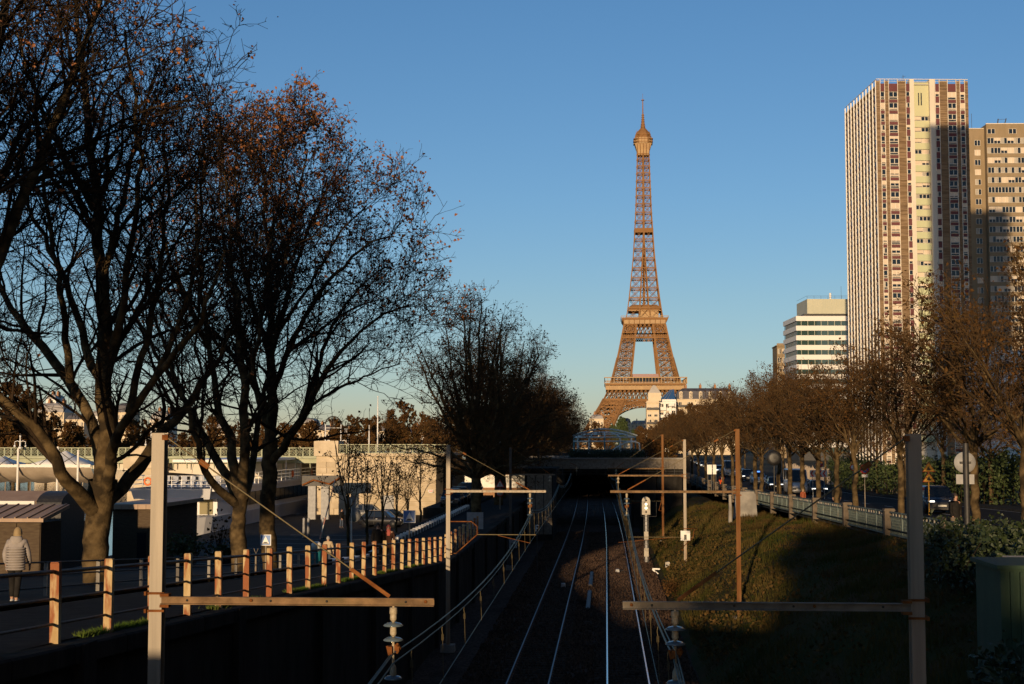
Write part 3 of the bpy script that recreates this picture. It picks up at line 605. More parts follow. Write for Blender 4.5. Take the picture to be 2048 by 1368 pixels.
    def sidew(m):
        for k in range(n):
            y = 0.35+k*(Dp-0.7)/n; 
            for f in range(nF):
                z1 = H-3.05-f*fh
                if k % 3 != 1:
                    m.bx(-0.08, 0.06, y+0.35, y+1.25, z1-fh+0.7, z1-fh+1.9, 1); m.bx(-0.12, 0.06, y+0.25, y+1.35, z1-fh, z1-fh+0.65, 2); m.bx(-0.11, 0.06, y+0.25, y+1.35, z1-fh+1.95, z1-0.1, 0)
    tag(part('side_windows', [M['cream'], M['glass'], M['maroon']], T, sidew), kind='stuff')
    part('roof', M['zinc'], T, lambda m: m.bx(0.4, W-0.4, 0.6, Dp-0.4, H-1.3, H-1.1))
    part('roof_rail', M['frame'], T, lambda m: (m.bar((0.1, 0, H), (W-0.1, 0, H), 0.12), m.bar((0.1, 0, H), (0.1, Dp-0.3, H), 0.14), m.bar((0.1, 0, H-0.55), (W-0.1, 0, H-0.55), 0.06)))
    part('antenna', M['darkmetal'], T, lambda m: (m.bar((7.3, 2, H-1.2), (7.3, 2, H+1.6), 0.08), m.bar((6.9, 2, H+1.0), (8.0, 2, H+1.3), 0.05), m.bar((7.0, 2, H+0.5), (7.6, 2, H+0.6), 0.05)))
tower_block()

def tower_two():
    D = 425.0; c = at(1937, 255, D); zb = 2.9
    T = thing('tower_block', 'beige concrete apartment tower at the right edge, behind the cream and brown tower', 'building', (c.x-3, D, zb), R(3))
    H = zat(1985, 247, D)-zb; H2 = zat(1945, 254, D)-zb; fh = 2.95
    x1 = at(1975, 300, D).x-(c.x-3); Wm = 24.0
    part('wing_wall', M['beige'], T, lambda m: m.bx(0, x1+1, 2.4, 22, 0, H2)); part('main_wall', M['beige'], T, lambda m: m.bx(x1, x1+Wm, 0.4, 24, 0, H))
    part('parapet', M['cream'], T, lambda m: m.bx(x1-0.1, x1+Wm, 0.2, 0.6, H, H+0.25)); part('parapet', M['cream'], T, lambda m: m.bx(0, x1-0.1, 2.2, 2.6, H2, H2+0.2))
    rnd = random.Random(5); wm = [win_mesh(1.9, 1.75, k, True) for k in ('open', 'curtain', 'half', 'down', 'open', 'curtain')]; ws = [win_mesh(1.75, 1.7, k, True) for k in ('open', 'down', 'curtain', 'open')]
    n = int((H-5.5)/fh)
    for f in range(n):
        z = H-5.9-f*fh
        for k in range(12): inst('window', rnd.choice(wm), T, (x1+0.15+k*1.98, 0.1, z))
        part('storey_band', M['beige'], T, lambda m: m.bx(x1-0.05, x1+Wm, 0.05, 0.42, z-1.12, z-0.06)) if f else None
        inst('window', rnd.choice(ws), T, (x1-3.0, 2.25, z-0.2)) if x1 > 3.2 else None
    for a in (x1+0.3, x1+6.6, x1+12.5): inst('window', wm[0], T, (a, 0.25, H-2.9), scale=(1.2, 1, 0.85))
    part('roof_mast', M['darkmetal'], T, lambda m: (m.bar((x1+4.2, 3, H), (x1+4.5, 3, H+2.2), 0.25), m.bar((x1+6.2, 3, H), (x1+6.9, 3, H+2.3), 0.25), m.bar((x1+4.3, 3, H+2.0), (x1+6.8, 3, H+2.1), 0.08)))
    part('antenna', M['darkmetal'], T, lambda m: m.bar((x1-2.5, 6, H2), (x1-2.5, 6, H2+5.5), 0.09))
tower_two()

def shade_tower():
    # the neighbouring block, out of frame to the right, whose shadow lies on the right half of the cream tower
    D = 122.0; T = thing('tower_block', 'pale apartment tower outside the right edge of the frame', 'building', (45.5, D, 3.0), R(0))
    H = 107.0
    part('wall', M['cream'], T, lambda m: m.bx(0, 26, 0, 16, 0, H)); part('parapet', M['beige'], T, lambda m: m.bx(-0.2, 26.2, -0.2, 16.2, H, H+0.8))
    wm = win_mesh(2.4, 1.6, 'open', True)
    for f in range(34):
        for k in range(7): inst('window', wm, T, (0.9+k*3.5, -0.12, 2+f*2.95))
shade_tower()

def office():
    D = 452.0; c = at(1592, 640, D); zb = 2.9
    T = thing('office_building', 'white and glass banded office block left of the tall cream tower', 'building', (c.x, D, zb), R(3.5))
    fh = 3.06; H = zat(1592, 632, D)-zb; W, Dp = 30, 22
    sk = 5.5
    nb = int(H/fh)
    part('core', M['darkmetal'], T, lambda m: m.bx(0.6, W, 0.6, Dp, 0, H-0.4))
    for f in range(nb):
        z = H-f*fh; part('white_band', M['officewhite'], T, lambda m: m.bx(0, W, 0, Dp, z-1.55, z))
        gb = part('window_band', M['greenglass'], T, lambda m: m.bx(0.35, W, 0.35, Dp-0.3, z-fh, z-1.55))
        for k in range(9): part('glazing_bar', M['officegrey'], gb, lambda m: m.bx(1.6+k*2.1, 1.72+k*2.1, 0.2, 0.36, z-fh+0.02, z-1.57))
        for k in range(9): part('glazing_bar', M['darkmetal'], gb, lambda m: m.bx(0.2, 0.36, 1.6+k*2.1, 1.72+k*2.1, z-fh+0.02, z-1.57))
    ph = part('penthouse', M['officegrey'], T, lambda m: m.bx(4.0, W, 2.0, Dp-3, H+0.9, H+5.6)); part('penthouse_base', M['darkmetal'], T, lambda m: m.bx(3.0, W, 2.6, Dp-3.5, H, H+0.9))
    for k in range(17): part('cladding_rib', M['officegrey'], ph, lambda m: m.bx(4.2+k*1.5, 4.28+k*1.5, 1.94, 2.0, H+0.95, H+5.55))
    part('guard_rail', M['darkmetal'], T, lambda m: [m.bar((4, 2, H+z), (W, 2, H+z), 0.05) for z in (6.2, 6.6)]+[m.bar((4, 2, H+6.6), (4, Dp-3, H+6.6), 0.05)]+[m.bar((4+k*2.2, 2, H+5.6), (4+k*2.2, 2, H+6.6), 0.06) for k in range(12)])
    part('chimney', M['officewhite'], T, lambda m: m.tube([(12, 5, H+5.5), (12, 5, H+7.8)], 0.35, 10)); part('antenna', M['darkmetal'], T, lambda m: m.bar((15.5, 5, H+5.5), (15.5, 5, H+10), 0.07))
office()
def simple_block(name, px0, px1, pyt, D, depth, label, wallm, roofm=None, rows=3, cols=4, zb=2.4, fh=3.1, ww=1.1, wh=1.9, roofh=0.0, dorm=0, balc=False, rz=0.0, chim=0, z_top_rows=None):
    a = at(px0, pyt, D); b = at(px1, pyt, D); W = b.x-a.x; H = a.z-zb-roofh
    T = thing(name, label, 'building', (a.x, D, zb), rz)
    part('wall', wallm, T, lambda m: m.bx(0, W, 0.25, depth, 0, H))
    part('cornice', wallm, T, lambda m: m.bx(-0.25, W+0.25, -0.1, depth+0.2, H, H+0.35))
    wm = [win_mesh(ww, wh, k, True) for k in ('open', 'curtain', 'half')]
    for r in range(rows):
        for k in range(cols):
            o_ = inst('window', random.choice(wm), T, ((k+0.5)*W/cols-ww/2, 0.12, H-1.0-wh-r*fh))
        if balc and r % 2 == 0:
            part('balcony', M['darkmetal'], T, lambda m: (m.bx(0.1, W-0.1, -0.55, -0.5, H-1.0-wh-r*fh, H-1.0-wh-r*fh+0.85), m.bx(0.1, W-0.1, -0.6, 0.25, H-1.15-wh-r*fh, H-1.0-wh-r*fh)))
    if roofh:
        rf = part('roof', roofm or M['slate'], T, lambda m: m.loft([[(x0, y0, z) for x0, y0 in ((i, i), (W-i, i), (W-i, depth-i), (i, depth-i))] for i, z in ((0.0, H+0.35), (min(1.0, W*0.1), H+roofh*0.75), (min(3.2, W*0.3), H+roofh))], smooth=False))
        for k in range(dorm):
            x = (k+0.5)*W/dorm; d = part('dormer', wallm, rf, lambda m: (m.bx(x-0.75, x+0.75, 0.05, 1.4, H+0.4, H+roofh*0.62), m.prism([(x-0.9, H+roofh*0.62), (x+0.9, H+roofh*0.62), (x, H+roofh*0.74)], -0.05, 1.5)))
            inst('window', wm[0], T, (x-0.5, -0.05, H+0.55), scale=(0.9, 1, (roofh*0.62-0.4)/2.2))
        for k in range(chim):
            x = (k+0.7)*W/chim; part('chimney', M['brick'], rf, lambda m: (m.bx(x-0.5, x+0.5, depth*0.3, depth*0.55, H+roofh*0.5, H+roofh+1.6), *[m.tube([(x, depth*(0.32+0.05*q), H+roofh+1.6), (x, depth*(0.32+0.05*q), H+roofh+2.3)], 0.18, 6) for q in range(4)]))
    else: part('parapet', wallm, T, lambda m: m.bx(0, W, 0.2, 0.5, H+0.35, H+1.0))
    return T, W, H
simple_block('apartment_building', 1352, 1470, 776, 655, 14, 'pale stone apartment building with dark mansard roof and dormers right of the tower', M['hstone'], M['slate'], rows=6, cols=7, fh=3.3, roofh=5.4, dorm=6, balc=True, chim=4, ww=1.3, wh=2.2)
T, W, H = simple_block('apartment_building', 1293, 1318, 806, 640, 12, 'narrow cream corner building with stepped terraces, right under the iron tower', M['hstone'], rows=6, cols=2, fh=3.2, balc=True, ww=1.5)
part('upper_storey', M['hstone'], T, lambda m: m.bx(0.8, W+1, 2, 11, H+1, H+4.6)); part('roof_slope', M['zinc'], T, lambda m: m.prism([(0.8, H+4.6), (W+1, H+4.6), (W-1.5, H+8.0), (3, H+8.0)], 2.2, 10))
T, W, H = simple_block('apartment_building', 1318, 1352, 803, 646, 12, 'white terraced building with a sloping blue glass roof right of the tower', M['officewhite'], rows=5, cols=3, fh=3.1, ww=1.5)
part('glass_roof', mat('blue_glass_roof', (0.02, 0.06, 0.16), rough=0.12, spec=0.8), T, lambda m: m.loft([[(0.3, 0.5, H+0.6), (W-0.3, 0.5, H+0.6), (W-0.3, 9, H+0.6), (0.3, 9, H+0.6)], [(W*0.66, 1.6, H+5.4), (W-0.8, 1.6, H+5.6), (W-0.8, 7, H+5.6), (W*0.66, 7, H+5.4)]], smooth=False))
for j, (x, z) in enumerate(((0.6, -4), (3.0, -7), (4.2, -2.2), (5.2, -9.5), (1.5, -11))): part('terrace', M['officewhite'], T, lambda m: m.bx(x, x+2.6, -1.3, 0.25, H+z, H+z+1.5))
for j, x in enumerate((0.35, 2.0, 3.6)): part('roof_bar', M['galv'], T, lambda m: m.bar((x*W/7.5, 0.45, H+0.65), (W*0.66+x*0.3, 1.55, H+5.45), 0.09))
simple_block('apartment_building', 1179, 1207, 829, 900, 14, 'small sunlit stone building at the left foot of the iron tower', M['hstone'], M['zinc'], rows=6, cols=4, fh=3.4, roofh=3, chim=2)
simple_block('apartment_building', 1240, 1262, 836, 1420, 15, 'far pale building with slate roof seen under the left of the arch', M['hstone'], M['slate'], rows=5, cols=3, fh=3.5, roofh=5, dorm=2)
simple_block('apartment_building', 1262, 1330, 841, 1450, 15, 'long far stone building seen under the tower arch', M['hstone'], M['zinc'], rows=6, cols=9, fh=3.5, roofh=4, dorm=5, chim=4)
simple_block('apartment_building', 1554, 1572, 692, 520, 14, 'narrow tan building just left of the banded office block', M['beige'], rows=8, cols=2, fh=3.2)
simple_block('warehouse_building', 1985, 2075, 712, 260, 20, 'low white building behind the trees at the right edge', M['officewhite'], rows=3, cols=6, fh=4, ww=1.6)
# houses on the slope beyond the river
rb = random.Random(21)
hill = MB(); hs = []
for i in range(30):
    x = -620+i*24; hs.append([(x, 700+120*j, 2.0+[0, 14, 24, 26][j]*max(0.15, min(1, (-60-x)/420))*0.7*(0.8+0.3*math.sin(i*0.9))) for j in range(4)])
hill.strip(hs, smooth=True); struct('hillside', hill, M['ground'])
far = [(72, 128, 806, 690), (92, 112, 789, 760), (132, 168, 828, 680), (180, 200, 822, 720), (232, 262, 806, 700), (300, 338, 822, 690), (415, 450, 848, 680), (596, 630, 836, 720), (628, 664, 850, 700), (672, 700, 858, 760), (748, 778, 846, 800), (780, 822, 856, 780), (822, 868, 852, 820), (866, 905, 858, 760), (905, 960, 856, 840)]
adj = ['sunlit', 'tall pale', 'broad cream', 'narrow', 'low', 'plain', 'small']
for k, (p0, p1, py, D) in enumerate(far):
    if k in (0, 4): lab = ('grey-blue roofed mansion high on the far bank at the left', 'pale block on the far bank between the left tree limbs')[k == 4]
    else: lab = 'pale %s building on the far river bank, number %s from the left' % (adj[k % 7], ['first', 'second', 'third', 'fourth', 'fifth', 'sixth', 'seventh', 'eighth', 'ninth', 'tenth', 'eleventh', 'twelfth', 'thirteenth', 'fourteenth', 'fifteenth', 'sixteenth', 'seventeenth', 'eighteenth', 'nineteenth', 'twentieth', 'last'][sorted(range(len(far)), key=lambda q: far[q][0]).index(k)]) 
    simple_block('far_building', p0, p1, py, D, 14, lab.replace('number ', ''), rb.choice([M['hstone'], M['hstone'], M['officewhite'], M['cream']]), rb.choice([M['slate'], M['zinc']]), rows=3, cols=max(2, int((p1-p0)/9)), fh=3.3, roofh=rb.choice([3, 4, 5]), chim=rb.choice([0, 2, 3]))[0]['group'] = 'buildings on the far bank'
# unseen blocks added behind and beside the camera to cut light from the sky
def behind(x, y, w, d, h, label, m_, n):
    T = thing('added_block', label, 'building', (x, y, 3.0), 0, 'unseen blocks added to cut skylight')
    part('wall', m_, T, lambda m: m.bx(0, w, 0, d, -1, h)); part('roof', M['zinc'], T, lambda m: m.bx(-0.3, w+0.3, -0.3, d+0.3, h, h+0.6))
    wm = win_mesh(1.6, 1.7, 'open', True)
    for f in range(int(h/3.1)-1):
        for k in range(n): inst('window', wm, T, (1+k*(w-2)/n, d+0.02, 2+f*3.1), (0, 0, 0))
behind(14, -90, 60, 50, 55, 'broad beige block added unseen behind the camera to the right to cut skylight', M['beige'], 6)
behind(44, -25, 40, 60, 58, 'beige block added unseen beside the camera to the right to cut skylight', M['beige'], 6)
behind(52, 45, 40, 60, 56, 'brown block added unseen right of the avenue to cut skylight', M['beige'], 6)
behind(-170, -150, 70, 50, 20, 'wide brown block added unseen behind the camera, across the river, to cut skylight', M['beige'], 6)
# ================================================================== fences
def rail_fence():
    T = thing('railing_fence', 'railing with rusty cream-painted square posts on top of the cutting wall', 'fence', (-7.72, 18, 0))
    pm = MB()
    for sx in (-1, 1): pm.bx(sx*0.055-0.008, sx*0.055+0.008, -0.055, 0.055, -0.05, 1.12)
    pm.bx(-0.047, 0.047, -0.055, -0.043, -0.05, 1.117); pm.bx(-0.055, 0.055, -0.06, 0.06, 1.12, 1.135)
    pm = pm.mesh('post', M['postpaint'])
    ys = [7.72*(2.554+0.2755*i) for i in range(-3, 32)]
    for y in ys: inst('post', pm, T, (random.uniform(-0.01, 0.01), y-18, zr(y)), (random.uniform(-0.012, 0.012), random.uniform(-0.012, 0.012), random.uniform(-0.05, 0.05)))
    for h, r in ((1.0, 0.03), (0.62, 0.022), (0.27, 0.022)):
        part('rail', M['railtube'], T, lambda m: m.tube([(-0.02, y-18, zr(y)+h) for y in ys], r, 7))
rail_fence()
def quay_fence():
    T = thing('railing_fence', 'lower thin railing on the far side of the ramp footpath', 'fence', (-14.0, 30, 0))
    pm = MB(); pm.box((0, 0, 0.42), (0.1, 0.06, 0.9)); pm = pm.mesh('post', M['concrete'])
    ys = [27.7+3.68*i for i in range(12)]
    for y in ys: inst('post', pm, T, (0, y-30, zl(y)))
    for h in (0.86, 0.55, 0.24): part('rail', M['railtube'], T, lambda m: m.tube([(0, y-30, zl(y)+h) for y in ys], 0.025, 6))
quay_fence()
def kerb():
    T = thing('painted_kerb', 'low kerb painted in white and black blocks between carriageway and grass strip', 'kerb', (-11.6, 60, 0))
    for k in range(46):
        y = 58+k*1.35; z = zr(y)
        if k < 12: part('kerb_block', M['white'] if k % 2 else M['dark_concrete'], T, lambda m: m.bx(-0.15, 0.15, y-60, y-60+1.32, z-0.2, z+0.17))
        else:
            part('kerb_block', M['white'], T, lambda m: m.bx(-0.16, 0.16, y-60, y-60+0.26, z-0.2, z+0.36)); part('kerb_block', M['black'], T, lambda m: m.bx(-0.12, 0.12, y-60+0.28, y-60+1.33, z-0.2, z+0.22))
kerb()
g = MB(); g.strip([[(x, y, zbank(x, y)+0.06+0.04*math.sin(x*5+y)) for x in np.linspace(-12.2, -16.2, 8)] for y in np.arange(69, 120, 1.0)], smooth=True)
M['lawn'] = mat('lawn', (0.04, 0.075, 0.012), (0.075, 0.11, 0.02), 0.9, 0.95, bump=0.5, bscale=20, c3=(0.10, 0.085, 0.03), s3=0.5)
struct('grass_strip', g, M['lawn'])
t = thing('kerbstones', 'dark raised kerb along the edge of the grass strip', 'kerb', (-12.1, 69, 0))
for k in range(25): y = 69.2+k*2.0; part('kerbstone', M['dark_concrete'], t, lambda m: m.bx(-0.12, 0.12, y-69, y-69+1.96, zr(y)-0.3, zr(y)+0.3))
def lattice_fence():
    T = thing('lattice_fence', 'pale blue-green lattice fence with stone piers between the embankment and the avenue', 'fence', (12.35, 52, 0))
    M['fencegreen'] = mat('blue_green_fence', (0.11, 0.145, 0.14), (0.16, 0.195, 0.185), 3, 0.8, c3=(0.14, 0.12, 0.09), s3=2)
    pier = MB(); pier.box((0, 0, 0.45), (0.42, 0.42, 1.5)); pier.prism([(-0.25, 1.2), (0.25, 1.2), (0.2, 1.3), (-0.2, 1.3)], -0.25, 0.25); pier = pier.mesh('pier', mat('fence_pier', (0.10, 0.08, 0.06), (0.16, 0.13, 0.10), 3, 0.9))
    ys = [31+10.9*i for i in range(25)]
    pan = None
    for i, y in enumerate(ys):
        inst('pier', pier, T, (0, y-52, zR(y)-0.3))
        if i == len(ys)-1: break
        for k in range(4):
            a = y+0.3+k*2.58; b = a+2.52; s = (zR(b)-zR(a))
            m = MB(); z0 = zR(a)-0.15
            m.bar((0, a-52, z0+1.0), (0, b-52, z0+1.0+s), 0.07, 0.06); m.bar((0, a-52, z0+0.82), (0, b-52, z0+0.82+s), 0.05, 0.05); m.bar((0, a-52, z0+0.05), (0, b-52, z0+0.05+s), 0.06, 0.08)
            p = m.build('panel_frame', M['fencegreen'], T)
            if y < 140:
                part('lattice', M['fencegreen'], p, lambda m: [m.bar((sg*0.012, a-52+(b-a)*u, z0+0.08+s*u), (sg*0.012, a-52+(b-a)*min(1, max(0, u+sg*0.3)), z0+0.80+s*u), 0.02, 0.035) for sg in (-1, 1) for u in np.linspace(0.0 if sg > 0 else 0.3, 0.7 if sg > 0 else 1.0, 8)])
                part('baluster', M['fencegreen'], p, lambda m: m.box((0, a-52, z0+0.5), (0.06, 0.06, 1.0))); part('backing_sheet', M['fencegreen'], p, lambda m: m.add([(0.03, a-52, z0+0.08), (0.03, b-52, z0+0.08+s), (0.03, b-52, z0+0.80+s), (0.03, a-52, z0+0.80)], [(0, 1, 2, 3)]))
                for u in (0.25, 0.5, 0.75): part('baluster', M['concrete'], p, lambda m: m.box((0, a-52+(b-a)*u, z0+0.91+s*u), (0.05, 0.12, 0.15)))
lattice_fence()

# ================================================================== overpass, pergola and tunnel mouth
def overpass():
    T = thing('overpass', 'grey concrete road bridge crossing over the tracks', 'bridge', (0, 150, 0))
    xl, xr = -7.6, xat(1366, 150); zt = zat(1240, 916, 150); zbm = zat(1240, 938, 150)
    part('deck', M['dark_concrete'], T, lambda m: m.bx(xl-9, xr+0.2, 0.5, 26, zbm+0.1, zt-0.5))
    part('fascia_beam', M['greybeam'], T, lambda m: m.bx(xl-2, xr, 0, 0.5, zbm, zt-0.02)); part('parapet', M['concrete'], T, lambda m: m.bx(xl-2, xr, -0.15, 0.1, zt-0.12, zt+0.03))
    part('rear_fascia', M['concrete'], T, lambda m: m.bx(xl-2, xr, 26, 26.5, zbm, zt))
    part('abutment', M['dark_concrete'], T, lambda m: m.bx(xr-2.2, xr-0.1, 0.3, 24, -0.5, zbm)); ab = part('abutment', M['dark_concrete'], T, lambda m: m.bx(xl-1, xl+0.2, 0.3, 24, -0.5, zbm))
    part('pier', M['dark_concrete'], T, lambda m: (m.bx(xat(1268, 150), xat(1312, 150), 0.6, 22, -0.3, zbm-0.75), m.bx(xat(1264, 150), xat(1316, 150), 0.5, 22.2, zbm-0.75, zbm)))
    part('glazed_screen', M['glass'], T, lambda m: m.bx(xat(1314, 150), xr-2.2, 1.2, 1.3, 1.5, zbm)); 
    for px in (1334, 1343, 1352): part('screen_post', M['galv'], T, lambda m: m.bx(xat(px, 150)-0.05, xat(px, 150)+0.05, 1.0, 1.2, 1.5, zbm))
    for k in range(20): part('guard_post', M['darkmetal'], T, lambda m: m.box((xl-1.5+k*(xr-xl+1.5)/19, -0.05, zbm-0.2), (0.05, 0.05, 0.9)))
    for dz in (-0.25, -0.55): part('guard_rail', M['darkmetal'], T, lambda m: m.bx(xl-1.5, xr, -0.08, -0.03, zbm+dz, zbm+dz+0.04))
    return zt
ZDECK = overpass()
t = thing('tunnel_cover', 'dark covered section swallowing the tracks beyond the overpass', 'tunnel', (0, 222, 0))
part('roof_slab', M['dark_concrete'], t, lambda m: m.bx(-14, 13, 0, 200, 5.9, 6.6)); part('side_wall', M['dark_concrete'], t, lambda m: m.bx(-14, -6.5, 0, 200, -0.6, 5.9)); part('side_wall', M['dark_concrete'], t, lambda m: m.bx(4.2, 13, 0, 200, -0.6, 5.9)); part('dark_sheet', M['black'], t, lambda m: m.bx(-6.5, 4.2, 90, 91, -0.6, 5.9))  # black sheet across the line stands in for the tunnel's unlit depth
def pergola():
    M['palegreen'] = mat('pale_green_steel', (0.66, 0.70, 0.64), (0.74, 0.76, 0.70), 3, 0.5)
    D = 163.0; c = at(1212, 887, D); T = thing('pergola', 'open round steel pergola of curved pale tubes on the overpass', 'pergola', (c.x-0.15, D, ZDECK-0.4))
    Rx, Ry, H = 3.5, 4.6, zat(1212, 866, D)-ZDECK+0.4
    n = 12
    for k in range(n):
        a = 2*math.pi*k/n; part('post', M['palegreen'] if k % 3 else M['teal'], T, lambda m: m.tube([(Rx*math.cos(a), Ry*math.sin(a), 0), (Rx*math.cos(a), Ry*math.sin(a), H-0.5)], 0.09, 7))
    for sc, z in ((1.0, H-0.5), (1.0, H-0.95), (0.72, H-0.18), (0.4, H+0.05)):
        part('ring', M['palegreen'], T, lambda m: m.tube([(Rx*sc*math.cos(a), Ry*sc*math.sin(a), z) for a in np.linspace(0, 2*math.pi, 33)], 0.085, 6, caps=False))
    for k in range(n):
        a = 2*math.pi*k/n; part('roof_rib', M['palegreen'], T, lambda m: m.tube([(Rx*s*math.cos(a), Ry*s*math.sin(a), z) for s, z in ((1, H-0.5), (0.72, H-0.18), (0.4, H+0.05), (0.05, H+0.12))], 0.065, 6))
    for k in range(3):
        y = -2.8+2.8*k; part('arch', M['palegreen'], T, lambda m: m.tube([(-Rx*1.05+2.1*Rx*u, y, H-0.3+0.75*math.sin(math.pi*u)) for u in np.linspace(0, 1, 15)], 0.075, 6))
    part('end_hoop', M['palegreen'], T, lambda m: m.tube([(3.2*u+0.6, -4.9, 0.2+1.9*math.sin(math.pi*(0.12+0.5*u))) for u in np.linspace(0, 1, 10)]+[(3.95, -4.9, 0.3)], 0.08, 7))
pergola()
def hedge(name, label, x0, x1, y0, y1, z, h, n, seed, lm='leafgreen', size=0.12, cat='hedge'):
    rg = np.random.default_rng(seed); T = thing(name, label, cat, ((x0+x1)/2, (y0+y1)/2, z))
    P = np.stack([rg.uniform(x0-(x0+x1)/2, x1-(x0+x1)/2, n), rg.uniform(y0-(y0+y1)/2, y1-(y0+y1)/2, n), h*rg.random(n)**0.6*(0.75+0.3*rg.random(n))], 1)
    inst('foliage', np_mesh('foliage', *leaves(P[:, None, :].repeat(2, 1), n, size, rg), M[lm], False), T)
    m = MB()
    for k in range(max(3, int((x1-x0)*(y1-y0)*1.2))):
        a = rg.uniform(x0-(x0+x1)/2, x1-(x0+x1)/2); b = rg.uniform(y0-(y0+y1)/2, y1-(y0+y1)/2); m.tube([(a, b, -0.1), (a+rg.normal(0, 0.15), b+rg.normal(0, 0.15), h*0.55), (a+rg.normal(0, 0.3), b+rg.normal(0, 0.3), h*0.9)], [0.025, 0.018, 0.008], 4)
    m.build('stems', M['twig'], T); return T
# ================================================================== river bridge at the left with its stone abutment
def river_bridge():
    D = 158.0; T = thing('river_bridge', 'pale green iron river bridge with ornamental ring parapet at the left', 'bridge', (-75, D, 0))
    M['bridgegreen'] = mat('pale_green_iron', (0.30, 0.33, 0.22), (0.37, 0.39, 0.27), 1.0, 0.7)
    x0 = xat(634, D)+75; zr_ = zat(400, 895, D); zd = zat(400, 913, D); zg = zat(400, 926, D)
    part('deck', M['bridgegreen'], T, lambda m: m.bx(-120, x0, 0.2, 14, zg+0.2, zd-0.1)); part('girder', M['bridgegreen'], T, lambda m: m.bx(-120, x0, 0, 0.2, zg, zd)); part('cornice', M['bridgegreen'], T, lambda m: m.bx(-120, x0, -0.35, 0.2, zd-0.22, zd-0.02))
    pn = MB(); w = 0.78; h = zr_-zd
    pn.bx(-0.06, 0.06, -0.06, 0.06, 0, h); pn.bx(0.06, w-0.06, -0.04, 0.04, 0, 0.09); pn.bx(0.06, w-0.06, -0.05, 0.05, h-0.1, h)
    for r in (0.27, 0.12): pn.tube([(w/2+r*math.cos(a), 0, h/2+r*math.sin(a)) for a in np.linspace(0, 2*math.pi, 13)], 0.035, 5, caps=False)
    for a in (0.6, 2.5, 3.8, 5.6): pn.bar((w/2+0.27*math.cos(a), 0, h/2+0.27*math.sin(a)), (w/2+0.42*math.cos(a), 0, h/2+0.5*math.sin(a)), 0.03)
    pn = pn.mesh('parapet_panel', M['bridgegreen'])
    for k in range(72): inst('parapet_panel', pn, T, (x0-w*(k+1), -0.1, zd))
    br = MB(); br.prism([(0, 0), (0.3, 0), (0.06, -0.65), (0, -0.65)], 0, 0.1); br = br.mesh('bracket', M['bridgegreen'])
    for k in range(36): inst('bracket', br, T, (x0-1.56*(k+0.5), 0.02, zg), (0, 0, -math.pi/2))
    # shallow arch ribs
    for y in (1.0, 6.5, 12):
        part('arch_rib', M['cream'], T, lambda m: m.loft([[(x, y, zg-0.05), (x, y+0.5, zg-0.05), (x, y+0.5, zg-0.5-1.9*((x-(x0-36))/34)**2), (x, y, zg-0.5-1.9*((x-(x0-36))/34)**2)] for x in np.linspace(x0-68, x0-2, 24)], smooth=False))
    pp = xat(300, D)+75
    part('pier', M['stone'], T, lambda m: (m.bx(pp-2.2, pp+1.6, -1.0, 14, -2.5, zg-0.2), m.bx(pp-2.6, pp+2.0, -1.4, 14.2, zg-0.6, zd-0.1)))
    part('balustrade_wall', M['stone'], T, lambda m: m.bx(pp-2.0, pp+1.4, -0.9, -0.4, zd-0.1, zr_+0.15))
    return zd, zr_, D
ZBD, ZBR, DB = river_bridge()
def abutment():
    D = 149.0; x0, x1 = xat(632, D), xat(872, D); zt = zat(760, 912, D); zb = 1.0
    T = thing('stone_abutment', 'sunlit pale stone bridge abutment wall behind the young trees', 'wall', (x0, D, zb))
    H = zt-zb; W = x1-x0
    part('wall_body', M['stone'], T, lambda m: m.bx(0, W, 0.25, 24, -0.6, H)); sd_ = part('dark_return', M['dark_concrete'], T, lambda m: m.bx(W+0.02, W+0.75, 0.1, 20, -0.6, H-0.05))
    # coursed blocks: plain ashlar above left, ribbed courses lower right
    cmesh = {}
    xm = W*0.42; hc = 0.47; n = int(4.0/hc)
    for r in range(n):
        m = MB(); m.prism([(0.26, r*hc), (0.10, r*hc+0.01), (-0.08, (r+1)*hc-0.09), (-0.06, (r+1)*hc-0.03), (0.26, (r+1)*hc-0.03)], xm, W-0.01, 'x'); m.build('ribbed_course', M['stone'], T)
    rg = random.Random(4)
    for r in range(int(H/0.62)):
        z = r*0.62; x = 0.0 if r % 2 else -0.5
        while x < W-0.2:
            w = rg.uniform(1.0, 1.7); a, b = max(0, x), min(W-0.02, x+w); x += w
            if z < 4.0 and a > xm-0.1: continue
            if z < 4.0: b = min(b, xm-0.02)
            if b-a < 0.1: continue
            part('stone_block', M['stone'], T, lambda m: m.bx(a+0.022, b-0.022, 0.14+rg.uniform(-0.04, 0.04), 0.26, z+0.022, min(z+0.6, H)))
    part('coping', M['stone'], T, lambda m: m.bx(-0.2, W+0.9, -0.12, 24, H, H+0.28)); part('corner_pier', M['stone'], T, lambda m: m.bx(-0.2, 2.4, -0.15, 3, H+0.28, H+1.6))
    part('steel_door', M['grey'], T, lambda m: m.bx(xat(764, D)-x0, xat(788, D)-x0, -0.08, 0.1, 0, 2.05))
    part('round_plaque', M['white'], T, lambda m: m.lathe([(0.28, -0.02), (0.28, 0.02)], 16, (xat(862, D)-x0, -0.02, zat(862, 982, D)-zb), M=Matrix.Rotation(R(90), 3, 'X')))
    part('plaque_mark', M['red'], T, lambda m: m.bx(xat(862, D)-x0-0.18, xat(862, D)-x0+0.18, -0.05, -0.045, zat(862, 982, D)-zb-0.05, zat(862, 982, D)-zb+0.05))
    # parapet of rings along the top
    pn = [o for o in bpy.data.meshes if o.name.startswith('parapet_panel')][0]
    for k in range(15): inst('parapet_panel', pn, T, (2.45+0.78*k, 0.3, H+0.28), scale=(1, 1, 0.95))
abutment()
